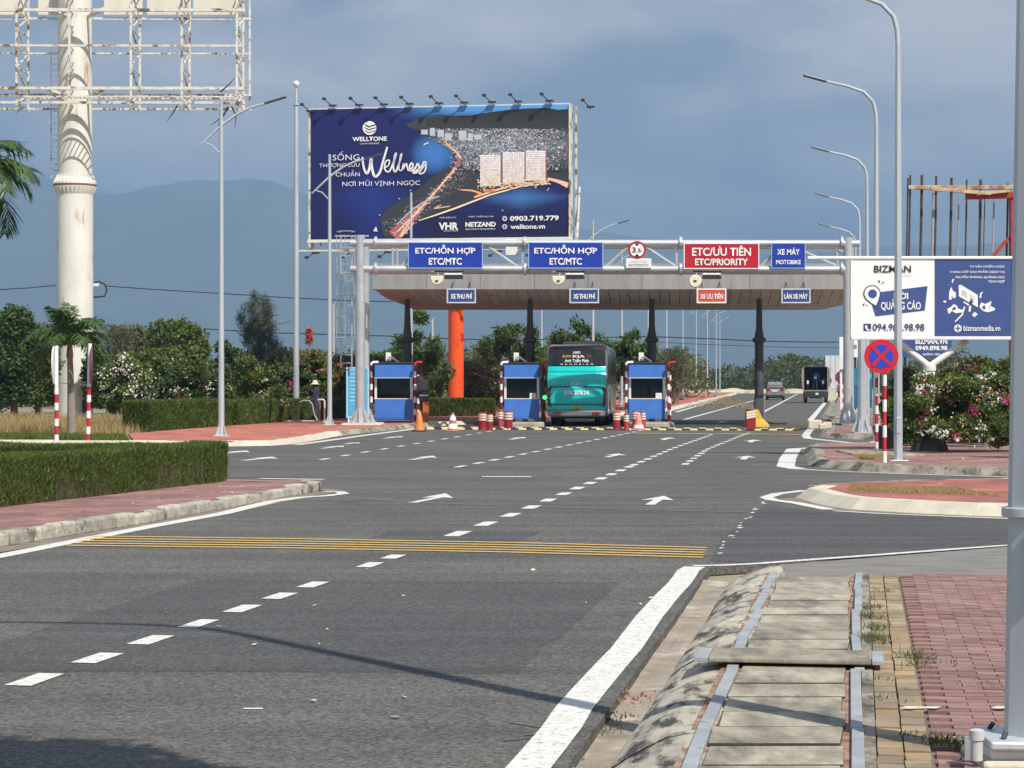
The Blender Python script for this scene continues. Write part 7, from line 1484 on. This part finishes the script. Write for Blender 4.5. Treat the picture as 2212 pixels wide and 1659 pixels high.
def pose(**k):
    J = dict(pelvis=(0, 0, .93), spine=(0, .01, 1.12), chest=(0, 0, 1.32), neck=(0, .02, 1.46), head=(0, .04, 1.56), face=(0, .2, 1.55), crown=(0, .03, 1.66), lsho=(-.17, 0, 1.38), lelb=(-.21, 0, 1.12), lwri=(-.22, .06, .90), lhand=(-.22, .08, .83), rsho=(.17, 0, 1.38), relb=(.21, 0, 1.12), rwri=(.22, .06, .90), rhand=(.22, .08, .83), lhip=(-.09, 0, .88), lkne=(-.10, .03, .48), lank=(-.10, 0, .08), ltoe=(-.10, .15, .04), rhip=(.09, 0, .88), rkne=(.10, .03, .48), rank=(.10, 0, .08), rtoe=(.10, .15, .04))
    J.update(k); return J
NAVY = mat('dark purple workwear', (.045, .042, .085), (.035, .032, .066), 6, .9); BLKC = mat('black cloth', (.02, .02, .024), None, 6, .9)
gd_ = 93.5
t, body = person('gardener in dark workwear and white brimmed hat watering beside the hedge', (XX(684, gd_), gd_, .15), R(80), pose(lelb=(-.22, .05, 1.12), lwri=(-.16, .24, 1.02), lhand=(-.14, .31, 1.02), relb=(.22, .03, 1.1), rwri=(.20, .16, .92), rhand=(.19, .22, .90), head=(0, .08, 1.54), face=(0, .22, 1.50), crown=(0, .07, 1.63)), [NAVY, NAVY, BLKC, BLKC])
one('brimmed_hat', mat('off white hat', (.74, .70, .58), (.66, .62, .5), 8, .9), body, True, lathe=([(.20, 1.585), (.205, 1.60), (.12, 1.63), (.115, 1.70), (.07, 1.755), (.02, 1.765)], (0, .07, 0), 20)); one('neck_cloth', BLKC, body, True, path=([(0, .03, 1.40), (0, .05, 1.50), (0, .07, 1.60)], [.12, .115, .11], 12))
HOSE = mat('grey hose', (.42, .43, .40), (.34, .35, .33), 8, .5)
hs = thing('garden_hose', 'grey hose arching from the gardener to the hedge and trailing on the paving', 'hose', (XX(684, gd_), gd_, .15)); ox = XX(684, gd_)
def hp(px, py, dd=0): p = P(px, py, gd_ + dd); return (p.x - ox, dd, p.z - .15)
MB().path([hp(648, 869, -.1), hp(656, 865, -.15), hp(668, 866, -.2), hp(675, 874, -.3), hp(677, 886, -.3), hp(680, 898, -.3), hp(687, 910, -.35), (0.25, -.6, .03), (-.3, -1.0, .03), (-1.6, -.9, .03), (-2.6, -.5, .03)], .03, 8).build('hose_line', HOSE, hs, True); one('spray_nozzle', DARKM, hs, tube=(hp(644, 871, -.1), hp(648, 869, -.1), .035))
sp = thing('standpipe', 'cream water standpipe bent over at the top beside the second street lamp', 'standpipe', (XX(701, 90), 90, .15)); one('riser', CREAMS, sp, True, tube=((0, 0, 0), (0, 0, .92), .04)); one('cross_pipe', mat('grey pvc', (0, 0, 0)), sp, True, path=([(0, 0, .92), (-.06, 0, .96), (-.28, 0, .95)], .04, 8)); one('back_riser', mat('brown pipe wrap', (.22, .17, .12), None, 5, .8), sp, True, tube=((-.22, .05, 0), (-.22, .05, .93), .06))
u3 = Matrix.Rotation(-R(8), 3, 'Z'); p = u3 @ Vector((-.05, .55, 0))
person('man in blue shirt bending forward in the open truck bed', (XX(1762, 184) + p.x, 184 + p.y, 1.10), -R(30), pose(spine=(0, .05, 1.11), chest=(.02, .17, 1.28), neck=(.04, .27, 1.39), head=(.05, .33, 1.47), face=(.06, .48, 1.44), crown=(.06, .35, 1.57), lsho=(-.15, .16, 1.33), lelb=(-.22, .34, 1.12), lwri=(-.18, .5, 1.0), lhand=(-.17, .56, .98), rsho=(.19, .16, 1.33), relb=(.26, .22, 1.06), rwri=(.30, .30, .84), rhand=(.31, .33, .78), lkne=(-.14, .1, .48), lank=(-.16, 0, .08), ltoe=(-.16, .15, .04), rkne=(.14, .05, .48), rank=(.18, -.12, .08), rtoe=(.2, .02, .04)), [mat('blue shirt', (.10, .22, .52), (.08, .18, .44), 5, .85), mat('dark trousers', (.02, .025, .05), None, 5, .9), BLKC, BLKC])
person('person in pale top and dark trousers walking behind the right gantry post', (XX(1812, 168), 168, .15), -R(70), pose(lkne=(-.10, .2, .50), lank=(-.10, .26, .10), ltoe=(-.10, .40, .06), rkne=(.10, -.06, .48), rank=(.10, -.34, .10), rtoe=(.10, -.22, .04), lwri=(-.24, -.12, .92), lhand=(-.24, -.16, .86), rwri=(.24, .2, .94), rhand=(.24, .26, .9)), [mat('pale pink top', (.55, .40, .36), None, 5, .9), mat('dark brown trousers', (.045, .03, .028), None, 5, .9), BLKC, BLKC])

# ================================================================ overhead lines and utility poles
WIRE = mat('black cable', (.02, .022, .025), None, 8, .7)
def catenary(label, pts, d, r=.035):
    t = thing('power_cable', label, 'cable', P(pts[0][0], pts[0][1], d)); o0 = P(pts[0][0], pts[0][1], d)
    b = MB(); q = []
    for (x0, y0), (x1, y1) in zip(pts, pts[1:]):
        for k in range(8): u = k / 8; q.append(P(x0 + (x1-x0)*u, y0 + (y1-y0)*u, d) - o0)
    q.append(P(*pts[-1], d) - o0); b.path(q, r, 5).build('cable_run', WIRE, t)
up = thing('utility_pole', 'thin white utility pole with curved cable loop beside the monopole', 'utility pole', (XX(198, 150), 150, 0)); one('pole', POLEM, up, True, tube=((0, 0, 0), (0, 0, ZZ(612, 150)), .14, .1)); 
lx0 = XX(198, 150)
MB().path([P(200, 612, 150) - Vector((lx0, 150, 0)), P(214, 608, 150) - Vector((lx0, 150, 0)), P(226, 614, 150) - Vector((lx0, 150, 0)), P(231, 626, 150) - Vector((lx0, 150, 0)), P(226, 640, 150) - Vector((lx0, 150, 0)), P(202, 642, 150) - Vector((lx0, 150, 0))], .06, 6).build('cable_loop', WIRE, up); one('insulator', WHITEP, up, box=(-.1, .5, -.1, .1, ZZ(618, 150), ZZ(612, 150)))
catenary('upper black power cable crossing behind the masts', [(230, 618), (360, 627), (480, 634), (620, 643), (745, 649), (850, 652)], 150)
catenary('black power cable left of the monopole', [(-40, 628), (60, 622), (125, 616), (200, 613)], 150); catenary('lower black power cable passing under the canopy', [(440, 710), (560, 718), (700, 722), (840, 726), (960, 731), (1100, 736), (1250, 730), (1400, 727), (1520, 731), (1640, 737), (1760, 739), (1850, 739)], 160, .04)
catenary('thin second cable below the canopy on the right', [(1400, 738), (1520, 744), (1700, 750), (1850, 752)], 165, .022)
for (px, d, yt, lab) in ((934, 152, 690, 'white concrete utility pole between the first column and the orange monopole'), (720, 140, 658, 'slim white pole with a hooked lamp seen beside the second street lamp')):
    t = thing('utility_pole', lab, 'utility pole', (XX(px, d), d, 0)); one('pole', POLEM, t, True, tube=((0, 0, 0), (0, 0, ZZ(yt, d)), .13, .08)); one('hook_arm', POLEM, t, path=([(0, 0, ZZ(yt, d) - .3), (.06, 0, ZZ(yt, d)), (.2, 0, ZZ(yt, d) + .15)], .05, 6))

# ================================================================ hills
prof = [(-900, 300), (-300, 345), (0, 378), (80, 372), (130, 392), (220, 412), (260, 415), (330, 401), (430, 389), (540, 381), (590, 392), (640, 412), (700, 440), (900, 478), (1200, 500), (1500, 520), (1800, 540), (2212, 520), (2700, 470), (3400, 430)]
def ridge(px):
    for (a, y0), (c, y1) in zip(prof, prof[1:]):
        if a <= px <= c: u = (px - a) / (c - a); return y0 + (y1 - y0) * (u * u * (3 - 2 * u))
    return 500
HD = 8000.0; b = MB(); nx = 150; rows = []
for j, (dd, k) in enumerate(((-2600, -.02), (-1900, .22), (-1200, .5), (-600, .78), (0, 1.0), (700, .75), (1600, .3))):
    row = []
    for i in range(nx + 1):
        px = -900 + 4300 * i / nx; d = HD; h = ZZ(ridge(px), HD); x = XX(px, HD); n_ = mnoise.fractal(Vector((x * .0016, dd * .0016, 3)), 1, 2, 5); row.append((x, HD + dd, h * k + (n_ * 60 * (1 if j not in (0,) else 0)) * (1 - abs(k - .5)) + (6 * mnoise.noise(Vector((x * .012, 0, 7))) if j == 4 else 0)))
    rows.append(row)
for r0, r1 in zip(rows, rows[1:]):
    for i in range(nx): b.add([r0[i], r0[i+1], r1[i+1], r1[i]], [(0, 1, 2, 3)])
hl = b.build('hills', mat('wooded hillside', (.10, .125, .09), (.055, .075, .05), .003, .95, world_co=True, detail=8), None, True, ang=80); struct(hl)

# ================================================================ the air
hz = one('haze', None, box=(-8800, 8800, -250, 10400, -1.5, 900)); hz.data.materials.clear()
hm = bpy.data.materials.new('haze air'); hm.use_nodes = True; nt = hm.node_tree; nt.nodes.clear(); o_ = nt.nodes.new('ShaderNodeOutputMaterial'); v_ = nt.nodes.new('ShaderNodeVolumePrincipled')
v_.inputs['Color'].default_value = (.355, .56, .83, 1); v_.inputs['Density'].default_value = 2.15e-4; v_.inputs['Anisotropy'].default_value = 0.0
nt.links.new(v_.outputs[0], o_.inputs['Volume']); hz.data.materials.append(hm); tag(hz, 'pale blue haze filling the air between the road and the hills', 'haze', kind='stuff')
